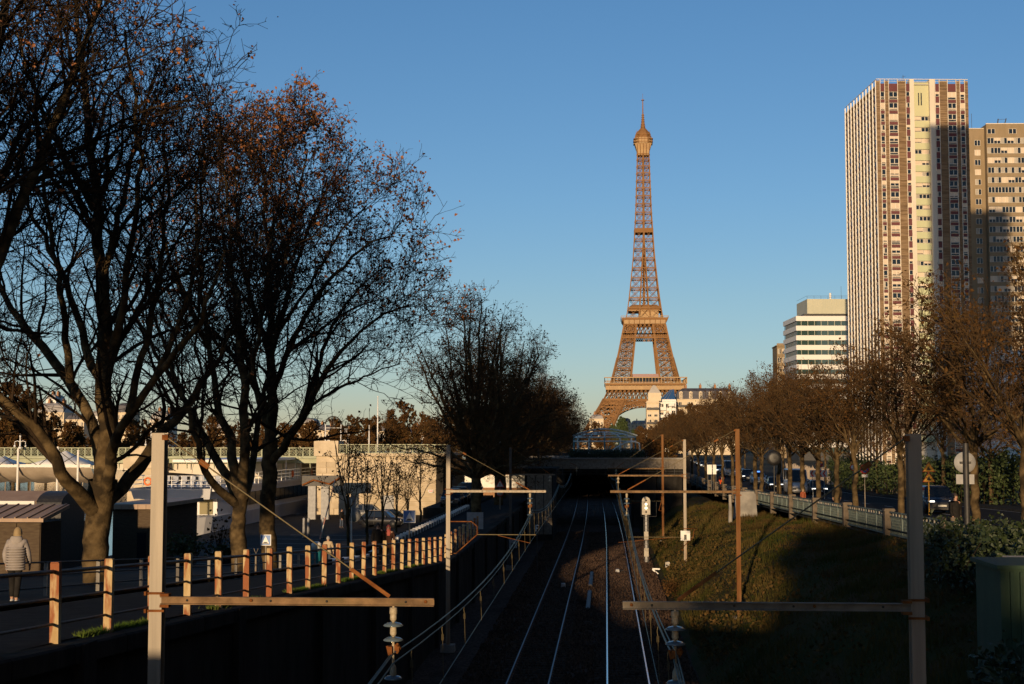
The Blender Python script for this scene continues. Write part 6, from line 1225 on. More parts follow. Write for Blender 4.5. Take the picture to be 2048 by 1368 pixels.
def boat():
    M['boatwhite'] = mat('boat_white', (0.56, 0.56, 0.57), (0.50, 0.50, 0.51), 0.8, 0.4); M['boatblue'] = mat('boat_grey_blue', (0.20, 0.23, 0.30), (0.25, 0.28, 0.34), 0.8, 0.45)
    T = thing('river_boat', 'white river cruise boat moored along the quay behind the plane trees', 'boat', (-38.2, 121, -1.6))
    L, B = 74, 3.9
    def hull(m, z0, z1, fl, mi=0):
        R_ = []
        for z, g in ((z0, 0.93), (z1, 1.0)):
            pts = [(B*g*math.sin(a), 3.4-3.4*math.cos(a)*fl) for a in np.linspace(-math.pi/2, math.pi/2, 13)]
            R_.append([(x, y, z) for x, y in pts]+[(B*g, L, z), (-B*g, L, z)])
        m.loft(R_, mi, smooth=False)
    part('hull', M['boatblue'], T, lambda m: hull(m, -0.6, 2.1, 1.0)); part('bulwark', M['boatwhite'], T, lambda m: hull(m, 2.12, 3.7, 1.04))
    part('rubbing_strake', M['white'], T, lambda m: m.bx(B-0.02, B+0.16, 4, L, 2.0, 2.3)); part('cabin', M['boatwhite'], T, lambda m: m.loft([[(-3.3, 5.5, z), (3.3, 5.5, z), (3.75, 8, z), (3.75, L-1, z), (-3.75, L-1, z), (-3.75, 8, z)] for z in (3.7, 5.9)], smooth=False))
    part('sun_deck', M['boatwhite'], T, lambda m: m.bx(-3.85, 3.85, 2.6, L-0.5, 5.9, 6.15)); part('bow_visor', M['boatwhite'], T, lambda m: m.loft([[(-3.4, 2.6, 5.2), (3.4, 2.6, 5.2), (3.8, 6, 5.2), (-3.8, 6, 5.2)], [(-3.6, 2.2, 6.15), (3.6, 2.2, 6.15), (3.85, 6, 6.15), (-3.85, 6, 6.15)]], smooth=False))
    wm = MB(); wm.bx(-0.02, 0.05, 0, 1.9, 0, 1.25); wm = wm.mesh('window', M['glass'])
    for k in range(30): inst('window', wm, T, (3.76, 9+k*2.12, 4.2))
    sm = MB(); sm.bx(-0.02, 0.04, 0, 1.0, 0, 0.75); sm = sm.mesh('port_window', M['glass'])
    for k in range(24): inst('port_window', sm, T, (B*0.985, 9+k*2.7, 0.8))
    part('front_window', M['glass'], T, lambda m: m.bx(-2.8, 1.0, 5.42, 5.5, 4.0, 5.2)); part('front_door', mat('yellow_panel', (0.2, 0.17, 0.08), rough=0.6), T, lambda m: m.bx(1.7, 2.9, 5.42, 5.5, 3.75, 5.5))
    gz = 6.15
    for k in range(34): part('stanchion', M['white'], T, lambda m: m.box((3.7, 3.0+k*2.0, gz+0.55), (0.06, 0.06, 1.1)))
    for k in range(9): part('stanchion', M['white'], T, lambda m: m.box((-3.5+k*0.875, 2.6, gz+0.55), (0.06, 0.06, 1.1)))
    for z in (0.35, 0.72, 1.1): part('guard_rail', M['white'], T, lambda m: m.tube([(-3.6, 6, gz+z), (-3.6, 2.6, gz+z), (3.7, 2.6, gz+z), (3.7, L-1, gz+z)], 0.035, 5))
    M['lifeorange'] = mat('lifebuoy_orange', (0.75, 0.16, 0.03), rough=0.6)
    for (x, y) in ((-2.1, 2.5), (3.75, 24), (3.75, 34), (3.75, 44)):
        q = part('lifebuoy', M['lifeorange'], T, lambda m: m.tube([((x+0.3*math.cos(a)) if y < 3 else x+0.06, y-0.08 if y < 3 else y+0.3*math.cos(a), gz+0.62+0.3*math.sin(a)) for a in np.linspace(0, 6.283, 17)], 0.085, 7, caps=False))
    part('wheelhouse', M['boatwhite'], T, lambda m: m.bx(-2.6, 2.6, 40, 45, gz, gz+2.0)); part('wheelhouse_glass', M['glass'], T, lambda m: m.bx(-2.63, 2.63, 39.96, 44.5, gz+0.9, gz+1.7)); part('deck_canopy', M['white'], T, lambda m: m.bx(-3.5, 3.5, 14, 38, gz+2.15, gz+2.4))
    for k in range(6): part('canopy_post', M['white'], T, lambda m: m.box((3.3, 14.5+k*4.6, gz+1.07), (0.08, 0.08, 2.15)))
    for k in range(7): part('deck_chair', M['boatblue'], T, lambda m: (m.bx(-2.5+k*0.8, -2.0+k*0.8, 8.0, 8.5, gz, gz+0.45), m.bx(-2.5+k*0.8, -2.0+k*0.8, 8.45, 8.55, gz+0.45, gz+0.95)))
boat()
def planter(px, py, Y, h, label, lm, n, seed):
    x = xat(px, Y, py); T = thing('planter', label, 'plant', (x, Y, zl(Y))); part('pot', M['darkmetal'], T, lambda m: m.lathe([(0.4, 0), (0.55, 0.6), (0.5, 0.6)], 12)); rg = np.random.default_rng(seed)
    P = rg.normal(0, 1, (n, 3))*np.array([0.45, 0.45, h*0.3])+np.array([0, 0, 0.6+h*0.45]); P[:, 2] = np.clip(P[:, 2], 0.5, 3.2); inst('foliage', np_mesh('foliage', *leaves(P[:, None, :].repeat(2, 1), n, 0.16, rg), M[lm], False), T)
    part('stems', M['twig'], T, lambda m: [m.tube([(rg.normal(0, 0.1), rg.normal(0, 0.1), 0.4), (rg.normal(0, 0.3), rg.normal(0, 0.3), h)], [0.03, 0.01], 4) for _ in range(7)])
planter(368, 1080, 76, 1.1, 'dark green shrub in a pot before the boat', 'leafgreen', 420, 5); planter(440, 1070, 90, 2.3, 'reddish bare shrub in a pot left of the second plane tree', 'leafbrown', 160, 6); planter(455, 1085, 84, 0.5, 'low dark shrub at the foot of the second plane tree', 'leafgreen', 400, 7)

# ================================================================== hedges, shrubs, grass
M['leafivy'] = mat('ivy', (0.010, 0.018, 0.005), (0.028, 0.045, 0.010), 2.5, 0.6, ramp=(0.3, 0.7))
hedge('hedge', 'clipped dark hedge around the pergola on the overpass', -3.9, 4.0, 151.5, 155, ZDECK-0.45, 1.25, 5000, 3, 'leafivy', 0.14)
hedge('ivy_thicket', 'dark ivy thicket over the fence at the lower right', 9.8, 13.6, 35, 47, 4.3, 1.9, 9000, 4, 'leafivy', 0.12, 'shrub')
hedge('shrub', 'low dark shrubs below the green cabin', 7.0, 10.5, 20, 29, 3.2, 1.6, 4500, 14, 'leafivy', 0.12, 'shrub')
M['leafbright'] = mat('bright_laurel', (0.014, 0.03, 0.006), (0.05, 0.07, 0.012), 2.0, 0.7, ramp=(0.3, 0.7))
for k, (px, h) in enumerate(((1700, 4.0), (1718, 3.4), (1738, 3.0), (1760, 2.8), (1800, 3.2), (1835, 3.6), (1888, 3.8), (1925, 3.4), (1968, 3.8), (2012, 4.2))):
    d_ = ray(px, 980); Y = 29.2*d_.y/d_.x; x = 29.2+0.6*(k % 2); hedge('shrub', 'green laurel shrub across the avenue, %s of ten from the left' % ordi[k], x-2.3, x+2.3, Y-3.0, Y+3.0, zR(Y), h, 2400, 20+k, 'leafbright', 0.19, 'shrub')['group'] = 'laurel shrubs across the avenue'
hedge('shrub', 'low rust-brown shrub by the track near the signal', 3.3, 4.3, 80, 86, -0.1, 0.6, 700, 41, 'leafbrown', 0.09, 'shrub'); hedge('shrub', 'dark red leafy shrub right of the pergola', 4.2, 7.5, 152, 158, ZDECK-0.4, 2.4, 2200, 42, 'leafbrown', 0.16, 'shrub')
rg = np.random.default_rng(77); n = 90000
gx = rg.uniform(3.7, 12.1, n); gy = 22+118*rg.random(n)**1.3; gz = np.array([zemb(a, b) for a, b in zip(gx, gy)])
h = rg.uniform(0.08, 0.26, n)*(0.6+1.1*(np.sin(gx*1.7+gy*0.43)*np.sin(gy*0.61) > 0.1)); az = rg.uniform(0, 6.28, n); w = 0.012+0.004*gy/60
A = np.stack([gx-w*np.cos(az), gy-w*np.sin(az), gz-0.02], 1); B = np.stack([gx+w*np.cos(az), gy+w*np.sin(az), gz-0.02], 1); C = np.stack([gx+rg.normal(0, 0.09, n), gy+rg.normal(0, 0.09, n), gz+h], 1)
TRI = np.stack([A, B, C], 1); up_ = gx+0.5*np.sin(gy*0.35) > 8.6; Tl, Tu = TRI[~up_].reshape(-1, 3), TRI[up_].reshape(-1, 3)
tag(inst('bank_turf', np_mesh('bank_turf', Tu, np.arange(len(Tu)).reshape(-1, 3), mat('bank_turf', (0.022, 0.034, 0.006), (0.055, 0.055, 0.012), 0.35, 0.95, c3=(0.075, 0.048, 0.017), s3=0.4, t3=(0.42, 0.55)), False)), 'green grass along the upper edge of the embankment', 'grass', kind='stuff')
gme = np_mesh('bank_grass', Tl, np.arange(len(Tl)).reshape(-1, 3), mat('dry_grass', (0.032, 0.038, 0.008), (0.10, 0.068, 0.022), 0.45, 0.95, c3=(0.022, 0.034, 0.006), s3=0.9), False)
tag(inst('bank_grass', gme), 'dry grass and weeds covering the embankment', 'grass', kind='stuff')
n = 5000; gx = rg.uniform(3.8, 12.1, n); gy = rg.uniform(24, 140, n); P = np.stack([gx, gy, np.array([zemb(a, b) for a, b in zip(gx, gy)])+0.03], 1)
tag(inst('leaf_litter', np_mesh('leaf_litter', *leaves(P[:, None, :].repeat(2, 1), n, 0.09, rg, None, 0.01), M['leafbrown'], False)), 'fallen brown leaves scattered over the embankment', 'leaves', kind='stuff')
n = 9000; gy = rg.uniform(18, 60, n); gx = -7.78+rg.normal(0, 0.06, n); gz = np.array([zr(b) for b in gy]); A = np.stack([gx-0.01, gy, gz-0.02], 1); B = np.stack([gx+0.01, gy, gz-0.02], 1); C = np.stack([gx+rg.normal(0, 0.05, n), gy+rg.normal(0, 0.05, n), gz+rg.uniform(0.02, 0.12, n)*(np.sin(gy*0.9) > -0.2)], 1)
tag(inst('verge_grass', np_mesh('verge_grass', np.stack([A, B, C], 1).reshape(-1, 3), np.arange(3*n).reshape(-1, 3), M['lawn'], False)), 'thin grass growing along the foot of the rusty railing', 'grass', kind='stuff')
n = 26000; gx = rg.uniform(-16, -12.3, n); gy = rg.uniform(69.5, 119, n); gz = np.array([zbank(a, b)+0.06+0.04*math.sin(a*5+b) for a, b in zip(gx, gy)]); A = np.stack([gx-0.02, gy, gz-0.02], 1); B = np.stack([gx+0.02, gy, gz-0.02], 1); C = np.stack([gx+rg.normal(0, 0.04, n), gy+rg.normal(0, 0.04, n), gz+rg.uniform(0.04, 0.12, n)], 1)
tag(inst('lawn_grass', np_mesh('lawn_grass', np.stack([A, B, C], 1).reshape(-1, 3), np.arange(3*n).reshape(-1, 3), M['lawn'], False)), 'short green grass of the strip with the young trees', 'grass', kind='stuff')
# slatted fence across the avenue
t = thing('slatted_fence', 'pale vertical-slat site fence across the avenue behind the van', 'fence', (28.8, 135, 0)); sl = MB(); sl.box((0, 0, 1.1), (0.05, 0.22, 2.2)); sl = sl.mesh('slat', M['canvas'])
rg2 = random.Random(9)
for k in range(190): y = 135+k*0.52; inst('slat', sl, t, (0, y-135, zR(y)-0.1), scale=(1, 1, rg2.uniform(0.9, 1.12)))
for z in (0.5, 1.7): part('rail', M['grey'], t, lambda m: m.tube([(0.06, y-135, zR(y)+z) for y in (135, 150, 190, 234)], 0.04, 5))

# loose ballast stones
rg = np.random.default_rng(91); n = 40000; sx = rg.uniform(-5.4, 3.3, n); sy = 36+104*rg.random(n)**1.1
kx = sx-np.array([bend(b) for b in sy]); keep = np.ones(n, bool)
for rx in (-3.6, -2.1, 0.0, 1.5): keep &= np.abs(kx-rx) > 0.11
sx, sy = sx[keep], sy[keep]; n = len(sx); r = rg.uniform(0.035, 0.075, n); az = rg.uniform(0, 6.28, n)
base = np.stack([np.stack([sx+r*rg.uniform(0.8, 1.5, n)*np.cos(az+q*1.571), sy+r*rg.uniform(0.8, 1.5, n)*np.sin(az+q*1.571), np.full(n, -0.17)], 1) for q in range(4)], 1); top = np.stack([sx+rg.normal(0, 0.02, n), sy+rg.normal(0, 0.02, n), -0.11+r*rg.uniform(0.5, 1.3, n)], 1)
V = np.concatenate([base, top[:, None, :]], 1).reshape(-1, 3); k5 = np.arange(n)[:, None]*5; F = np.concatenate([k5+np.array([[q, (q+1) % 4, 4]]) for q in range(4)])
tag(inst('ballast_stones', np_mesh('ballast_stones', V, F, mat('ballast_stone', (0.022, 0.014, 0.010), (0.095, 0.06, 0.042), 7, 0.95, c3=(0.016, 0.011, 0.009), s3=0.4), False)), 'brown ballast stones of the railway tracks', 'ballast', kind='stuff')
# brambles low on the bank
n = 7000; gx = 3.9+3.4*rg.random(n)**1.4; gy = rg.uniform(40, 125, n); m_ = np.sin(gy*0.7+gx*1.3)+np.sin(gy*0.23) > -0.2; gx, gy = gx[m_], gy[m_]; n = len(gx); P = np.stack([gx, gy, np.array([zemb(a, b) for a, b in zip(gx, gy)])+rg.random(n)*0.45], 1)
tag(inst('brambles', np_mesh('brambles', *leaves(P[:, None, :].repeat(2, 1), n, 0.12, rg, None, 0.03), mat('bramble', (0.03, 0.03, 0.009), (0.11, 0.065, 0.022), 1.2, 0.9), False)), 'tangled brown brambles low on the embankment', 'brambles', kind='stuff')
# ================================================================== vehicles
M['tyre'] = mat('tyre', (0.012, 0.012, 0.012), rough=0.9); M['rim'] = mat('alloy_rim', (0.45, 0.45, 0.45), rough=0.35, metal=0.7)
M['carglass'] = mat('car_glass', (0.012, 0.015, 0.018), rough=0.05, spec=0.7); M['headlamp'] = mat('lit_headlamp', (0.9, 0.9, 0.9), rough=0.2, emit=(1.0, 0.95, 0.85), estr=2.2); M['lampoff'] = mat('unlit_lamp', (0.35, 0.35, 0.36), rough=0.15)
M['taillamp'] = mat('tail_lamp', (0.25, 0.01, 0.01), rough=0.3); M['plate'] = mat('number_plate', (0.7, 0.68, 0.6), rough=0.5)
PAINT = {k: mat('car_paint_'+k, c, rough=0.25, spec=0.6) for k, c in dict(black=(0.012, 0.012, 0.014), navy=(0.014, 0.02, 0.04), white=(0.62, 0.62, 0.62), grey=(0.10, 0.105, 0.11), silver=(0.32, 0.33, 0.34), blue=(0.03, 0.07, 0.16), petrol=(0.015, 0.035, 0.045)).items()}
def car(label, x, y, z, rz, paint, kind='hatch', lit=True, group=None, name='parked_car', blue=False):
    """front points along -y before rotation"""
    S = {'hatch': dict(L=4.05, W=1.72, H=1.48, belt=0.92, hood=0.88, w0=0.95, w1=1.55, r0=3.3, r1=3.95, wb=(0.78, 3.3), wr=0.31),
         'suv': dict(L=4.35, W=1.82, H=1.66, belt=1.08, hood=1.02, w0=1.0, w1=1.5, r0=3.6, r1=4.2, wb=(0.85, 3.5), wr=0.35),
         'sedan': dict(L=4.55, W=1.80, H=1.45, belt=0.93, hood=0.86, w0=1.15, w1=1.85, r0=3.2, r1=3.95, wb=(0.85, 3.6), wr=0.32),
         'van': dict(L=5.6, W=2.02, H=2.6, belt=1.45, hood=1.2, w0=0.55, w1=1.25, r0=5.4, r1=5.55, wb=(0.95, 4.3), wr=0.35)}[kind]
    L, W, H = S['L'], S['W'], S['H']; T = thing(name, label, 'van' if kind == 'van' else 'car', (x, y, z), rz, group); hw = W/2; y0 = -L/2
    def ring(yy, zlo, ztop, w):
        return [(-w*0.9, yy, zlo), (-w, yy, zlo+0.12), (-w, yy, zlo+(ztop-zlo)*0.62), (-w*0.93, yy, ztop), (w*0.93, yy, ztop), (w, yy, zlo+(ztop-zlo)*0.62), (w, yy, zlo+0.12), (w*0.9, yy, zlo)]
    hd, bt = S['hood'], S['belt']
    st = [(0, 0.32, hd*0.70, hw*0.86), (0.12, 0.24, hd*0.86, hw*0.96), (0.5, 0.2, hd*0.96, hw), (S['w0'], 0.2, hd+0.02, hw), (S['w1'], 0.2, bt, hw), (L*0.6, 0.2, bt+0.02, hw), (L-0.5, 0.2, bt+0.03, hw*0.99), (L-0.12, 0.24, bt, hw*0.95), (L, 0.36, bt*0.86, hw*0.88)]
    body = part('body', PAINT[paint], T, lambda m: m.loft([ring(y0+a, b, c, d) for a, b, c, d in st]))
    gb = lambda yy, zz, w: [(-w, yy, zz), (w, yy, zz)]
    w0, w1, r0, r1 = S['w0'], S['w1'], S['r0'], S['r1']; ww = hw*0.91; wr_ = hw*0.74 if kind != 'van' else hw*0.88
    cab = part('cabin_glass', M['carglass'], T, lambda m: m.loft([[(-ww, y0+w0, bt-0.04), (ww, y0+w0, bt-0.04), (ww, y0+r1, bt-0.02), (-ww, y0+r1, bt-0.02)], [(-wr_, y0+w1, H-0.08), (wr_, y0+w1, H-0.08), (wr_, y0+r0, H-0.06), (-wr_, y0+r0, H-0.06)]], smooth=False))
    part('roof', PAINT[paint], T, lambda m: m.loft([[(-wr_-0.02, y0+w1-0.05, H-0.09), (wr_+0.02, y0+w1-0.05, H-0.09), (wr_+0.02, y0+r0+0.05, H-0.07), (-wr_-0.02, y0+r0+0.05, H-0.07)], [(-wr_*0.85, y0+w1+0.12, H), (wr_*0.85, y0+w1+0.12, H), (wr_*0.85, y0+r0-0.1, H), (-wr_*0.85, y0+r0-0.1, H)]], smooth=False))
    for s in (-1, 1):
        for ya, yb, za, zb in ((w0, w1, 0, 0), (r1, r0, 0, 0), ((w1+r0)/2+0.1, (w1+r0)/2+0.1, 0, 0)):
            part('pillar', PAINT[paint], cab, lambda m: m.bar((s*ww*1.005, y0+ya, bt-0.04), (s*wr_*1.01, y0+yb, H-0.07), 0.06, 0.07))
        part('mirror', PAINT[paint], T, lambda m: m.box((s*(hw+0.09), y0+w0+0.45, bt+0.08), (0.2, 0.1, 0.13)))
        part('headlight', M['headlamp'] if lit else M['lampoff'], T, lambda m: m.box((s*hw*0.68, y0+0.07, hd*0.74), (0.36, 0.12, 0.13))); part('tail_light', M['taillamp'], T, lambda m: m.box((s*hw*0.78, y0+L-0.04, bt*0.85), (0.22, 0.1, 0.22)))
        part('door_line', M['black'], body, lambda m: m.box((s*(hw+0.001), y0+(w1+r0)/2+0.1, 0.6), (0.008, 0.02, 0.6))); part('door_handle', M['rim'], body, lambda m: m.box((s*(hw+0.01), y0+(w1+r0)/2-0.15, bt*0.82), (0.02, 0.16, 0.03)))
        for yb in S['wb']:
            r = S['wr']; wh = part('wheel', M['tyre'], T, lambda m: m.lathe([(r*0.8, -0.1), (r, -0.07), (r, 0.07), (r*0.8, 0.1)], 18, (s*(hw-0.11), y0+yb, r), M=Matrix.Rotation(R(90), 3, 'Y')))
            part('rim', M['rim'], wh, lambda m: m.lathe([(r*0.62, -0.112), (r*0.62, 0.112)], 14, (s*(hw-0.11), y0+yb, r), M=Matrix.Rotation(R(90), 3, 'Y')))
            part('wheel_arch', M['black'], T, lambda m: m.lathe([(r*1.14, -0.02), (r*1.14, 0.02)], 18, (s*(hw-0.008), y0+yb, r*1.02), M=Matrix.Rotation(R(90), 3, 'Y')))
    part('grille', M['black'], T, lambda m: m.box((0, y0+0.03, hd*0.52), (W*0.62, 0.1, 0.2))); part('bumper', M['black'], T, lambda m: m.box((0, y0+0.05, 0.33), (W*0.8, 0.14, 0.1))); part('number_plate', M['plate'], T, lambda m: m.box((0, y0-0.03, hd*0.5), (0.52, 0.02, 0.11)))
    if blue: part('light_bar', mat('blue_beacon', (0.05, 0.15, 0.8), rough=0.3, emit=(0.1, 0.3, 1.0), estr=2.5), T, lambda m: m.box((0, y0+w1+0.5, H+0.07), (1.0, 0.25, 0.13)))
    return T
AV = 'cars driving on the avenue'
def av(label, px, y, paint, kind, lane=None, **k):
    x = xat(px, y, 975) if lane is None else lane; return car(label, x, y, zR(y)+0.005, random.uniform(-0.02, 0.02), paint, kind, group=AV, name='car' if kind != 'van' else 'van', **k)
av('dark blue off-roader with lit headlights right of the foreground mast', 1868, 90, 'navy', 'suv')
av('white delivery van between the avenue trees', 1591, 150, 'white', 'van', lit=False)
av('dark teal car with headlights on, beside the white van', 1634, 147, 'petrol', 'hatch')
av('dark car with bright headlights left of the white van', 1549, 168, 'black', 'sedan')
av('white patrol car with a blue light bar on the avenue', 1516, 192, 'white', 'suv', blue=True, lit=False)
av('black car with headlights on, left of the patrol car', 1494, 208, 'black', 'suv')
av('white car behind the rusty mast on the avenue', 1481, 226, 'white', 'hatch')
av('silver van far up the avenue left of the rusty mast', 1460, 232, 'silver', 'van', lit=False)
av('white car beside the white boards on the avenue', 1440, 255, 'white', 'hatch')
for k, (px, y, pt) in enumerate(((1422, 280, 'black'), (1408, 305, 'grey'), (1400, 330, 'black'), (1390, 362, 'grey'), (1380, 400, 'black'))): av('distant car with lit headlights far up the avenue, %s of five' % ordi[k], px, y, pt, 'sedan')
c = at(764, 1046, 128); car('black hatchback parked side-on in front of the stone abutment', c.x, 128, 1.0, R(82), 'black', 'hatch', lit=False, group='cars parked on the quay')
c = at(737, 1030, 141); car('dark grey car parked behind the black hatchback', c.x, 141, 1.0, R(96), 'grey', 'hatch', lit=False, group='cars parked on the quay')
for k, (x, y, pt) in enumerate(((-13.3, 123, 'navy'), (-13.4, 129.5, 'black'), (-13.3, 136, 'petrol'), (-13.3, 142.5, 'grey'))):
    car('dark car parked in line beside the abutment, %s from the camera' % ordi[k], x, y, zr(y)+0.06, 0, pt, ('hatch', 'sedan', 'suv', 'hatch')[k], lit=False, group='cars parked in line by the abutment')
g = MB(); g.bx(-15.4, -11.8, 119.5, 148.8, 2.2, 3.1); struct('parking_bay', g, M['asphalt'])

# ================================================================== people
def skin(name, J, E, Rd, m_, parent, sub=1, root=0):
    me = bpy.data.meshes.new(name); me.from_pydata([tuple(p) for p in J], E, []); me.materials.append(m_); o = inst(name, me, parent)
    sm = o.modifiers.new('skin', 'SKIN'); sm.use_smooth_shade = True
    ly = me.skin_vertices[0].data if me.skin_vertices else None
    if ly is None:
        bm = bmesh.new(); bm.from_mesh(me); bm.verts.layers.skin.verify(); bm.to_mesh(me); bm.free(); ly = me.skin_vertices[0].data
    for v, r in zip(ly, Rd): v.radius = r if isinstance(r, tuple) else (r, r)
    ly[root].use_root = True
    s2 = o.modifiers.new('sub', 'SUBSURF'); s2.levels = sub; s2.render_levels = sub
    return o
SKIN = mat('skin', (0.42, 0.24, 0.16), rough=0.6); HAIRS = {k: mat('hair_'+k, c, rough=0.7) for k, c in dict(blond=(0.28, 0.20, 0.10), dark=(0.03, 0.02, 0.015), grey=(0.3, 0.28, 0.26), red=(0.30, 0.06, 0.05)).items()}
CL = {k: mat('cloth_'+k, c, c2, 8, 0.9) for k, (c, c2) in dict(greybeige=((0.26, 0.235, 0.225), (0.31, 0.28, 0.265)), black=((0.014, 0.013, 0.013), (0.024, 0.022, 0.02)), brown=((0.05, 0.025, 0.018), (0.07, 0.035, 0.025)), cream=((0.42, 0.33, 0.22), (0.48, 0.38, 0.26)), coral=((0.55, 0.13, 0.10), (0.62, 0.17, 0.13)), jeans=((0.05, 0.065, 0.10), (0.07, 0.09, 0.13)), hivis=((0.85, 0.13, 0.03), (0.8, 0.11, 0.03)), teal=((0.03, 0.17, 0.2), (0.04, 0.2, 0.24)), rust=((0.22, 0.06, 0.03), (0.26, 0.08, 0.04))).items()}
SHOE = mat('shoe_pale', (0.5, 0.48, 0.46), rough=0.7)
def person(label, x, y, z, face, h=1.7, coat='black', legs='black', hair='dark', stride=0.18, armswing=0.12, coatlen=0.86, puffer=False, hood=False, longhair=False, shoes=None, bend=0.0, group=None, scarf=None, vest=False, bag=False, sunglass=False):
    """face: heading angle; local front is -y"""
    T = thing('person', label, 'person', (x, y, z), face, group); k = h/1.7
    V = lambda a, b, c: (a*k, b*k, c*k)
    hip = [V(-0.09, 0, 0.88), V(0.09, 0, 0.88)]; fwd = bend
    J = [V(0, 0, 0.95), V(0, -0.01-0.1*fwd, 1.15), V(0, -0.02-0.3*fwd, 1.36), V(0, -0.02-0.36*fwd, 1.46), V(0, -0.035-0.42*fwd, 1.56), V(0, -0.03-0.44*fwd, 1.66)]
    Rd = [(0.15, 0.11), (0.13, 0.10), (0.15, 0.10), (0.055, 0.055), (0.082, 0.098), (0.07, 0.085)]
    E = [(0, 1), (1, 2), (2, 3), (3, 4), (4, 5)]
    def add(p, r, par): J.append(p); Rd.append(r); E.append((par, len(J)-1)); return len(J)-1
    legj = []; armj = []
    for s in (-1, 1):
        st = stride*s; a = add(V(s*0.09, 0, 0.86), 0.085, 0); b = add(V(s*0.095, -st*0.35-0.02, 0.48), 0.06, a); c_ = add(V(s*0.095, -st*0.55+0.03, 0.09), 0.042, b); d = add(V(s*0.10, -st*0.55-0.12, 0.035), (0.035, 0.025), c_); legj.append((a, b, c_, d))
        sh = add(V(s*0.185, -0.01-0.3*fwd, 1.37), 0.058, 2); el = add(V(s*0.25, armswing*s*0.6-0.26*fwd, 1.10), 0.042, sh); wr = add(V(s*0.235, armswing*s-0.10-0.25*fwd, 0.87), 0.03, el); pa = add(V(s*0.23, armswing*s-0.13-0.25*fwd, 0.80), (0.022, 0.038), wr)
        for q in range(4): f1 = add(V(s*0.23, armswing*s-0.165+0.022*q-0.25*fwd, 0.745-0.006*(q in (1, 2))), 0.010, pa); add(V(s*0.215, armswing*s-0.17+0.022*q-0.25*fwd, 0.71-0.008*(q in (1, 2))), 0.009, f1)
        th = add(V(s*0.205, armswing*s-0.18-0.25*fwd, 0.79), 0.011, pa); add(V(s*0.195, armswing*s-0.2-0.25*fwd, 0.755), 0.010, th); armj.append((sh, el, wr))
    Rd = [(r[0]*k, r[1]*k) if isinstance(r, tuple) else r*k for r in Rd]
    skin('body', J, E, Rd, SKIN, T)
    # face
    hz = J[4]
    hd = part('nose', SKIN, T, lambda m: m.lathe([(0.018*k, -0.02*k), (0.008*k, 0.02*k)], 6, (hz[0], hz[1]-0.10*k, hz[2]+0.01*k)))
    for s in (-1, 1): part('eye' if not sunglass else 'sunglass_lens', M['black'], T, lambda m: m.lathe([(0.006*k, -0.01*k), (0.013*k if not sunglass else 0.026*k, 0), (0.006*k, 0.01*k)], 8, (hz[0]+s*0.034*k, hz[1]-0.088*k, hz[2]+0.035*k))); part('ear', SKIN, T, lambda m: m.lathe([(0.01*k, -0.03*k), (0.02*k, 0), (0.01*k, 0.03*k)], 6, (hz[0]+s*0.085*k, hz[1]+0.01*k, hz[2]+0.02*k)))
    part('mouth', HAIRS['red'], T, lambda m: m.box((hz[0], hz[1]-0.092*k, hz[2]-0.045*k), (0.045*k, 0.008*k, 0.012*k)))
    def hairf(m):
        rings = []
        for t_ in np.linspace(0, 1, 7):
            zz = hz[2]+(-0.02+0.175*t_)*k; rr = 0.108*k*math.sqrt(max(0.02, 1-(t_*0.97)**2.4)); rings.append([(hz[0]+rr*0.92*math.cos(a), hz[1]+0.018*k+rr*1.05*math.sin(a)*(0.75 if math.sin(a) < 0 and t_ < 0.5 else 1), zz) for a in np.linspace(0, 2*math.pi, 13)[:-1]])
        m.loft(rings)
        if longhair: m.loft([[(hz[0]+w*k*math.cos(a), hz[1]+0.05*k+0.055*k*math.sin(a), hz[2]+dz*k) for a in np.linspace(0, 2*math.pi, 11)[:-1]] for w, dz in ((0.09, 0.05), (0.1, -0.05), (0.095, -0.13), (0.05, -0.2))])
    part('hair', HAIRS[hair], T, hairf)
    # clothes
    P = lambda i: J[i]; cJ = [V(0, 0.0, coatlen-0.06), V(0, 0, 0.95), V(0, -0.01-0.1*fwd, 1.15), V(0, -0.02-0.3*fwd, 1.36), V(0, -0.02-0.35*fwd, 1.44)]; cR = [(0.20*k, 0.15*k), (0.19*k, 0.14*k), (0.185*k, 0.145*k), (0.19*k, 0.13*k), (0.09*k, 0.085*k)]; cE = [(0, 1), (1, 2), (2, 3), (3, 4)]
    for sh, el, wr in armj:
        b = len(cJ); cJ += [P(sh), P(el), P(wr)]; cR += [0.085*k, 0.07*k, 0.055*k]; cE += [(3, b), (b, b+1), (b+1, b+2)]
    co = skin('jacket', cJ, cE, cR, CL[coat], T, 1, 1)
    if puffer:
        for q in range(9):
            zz = coatlen-0.03+q*0.058
            part('quilt_seam', CL[coat], co, lambda m: m.tube([(0.205*k*math.cos(a), -0.012*k-0.1*fwd*k*max(0, (zz-0.9))+0.155*k*math.sin(a), zz*k) for a in np.linspace(0, 2*math.pi, 19)], 0.026*k, 6, caps=False))
    if hood: part('hood', CL[coat], co, lambda m: m.loft([[(w*k*math.cos(a), (0.045-0.3*fwd+0.09*math.sin(a))*k, zz*k) for a in np.linspace(0, 2*math.pi, 13)[:-1]] for w, zz in ((0.13, 1.36), (0.16, 1.42), (0.14, 1.48), (0.11, 1.51))]))
    tJ = [V(0, 0, 0.97), V(0, 0, 0.88)]; tR = [(0.16*k, 0.12*k), (0.16*k, 0.125*k)]; tE = [(0, 1)]
    for a, b, c_, d in legj:
        n_ = len(tJ); tJ += [P(a), P(b), tuple(np.array(P(c_))+np.array([0, 0, 0.02]))]; tR += [0.105*k, 0.078*k, 0.065*k]; tE += [(1, n_), (n_, n_+1), (n_+1, n_+2)]
    skin('trousers', tJ, tE, tR, CL[legs], T, 1, 1)
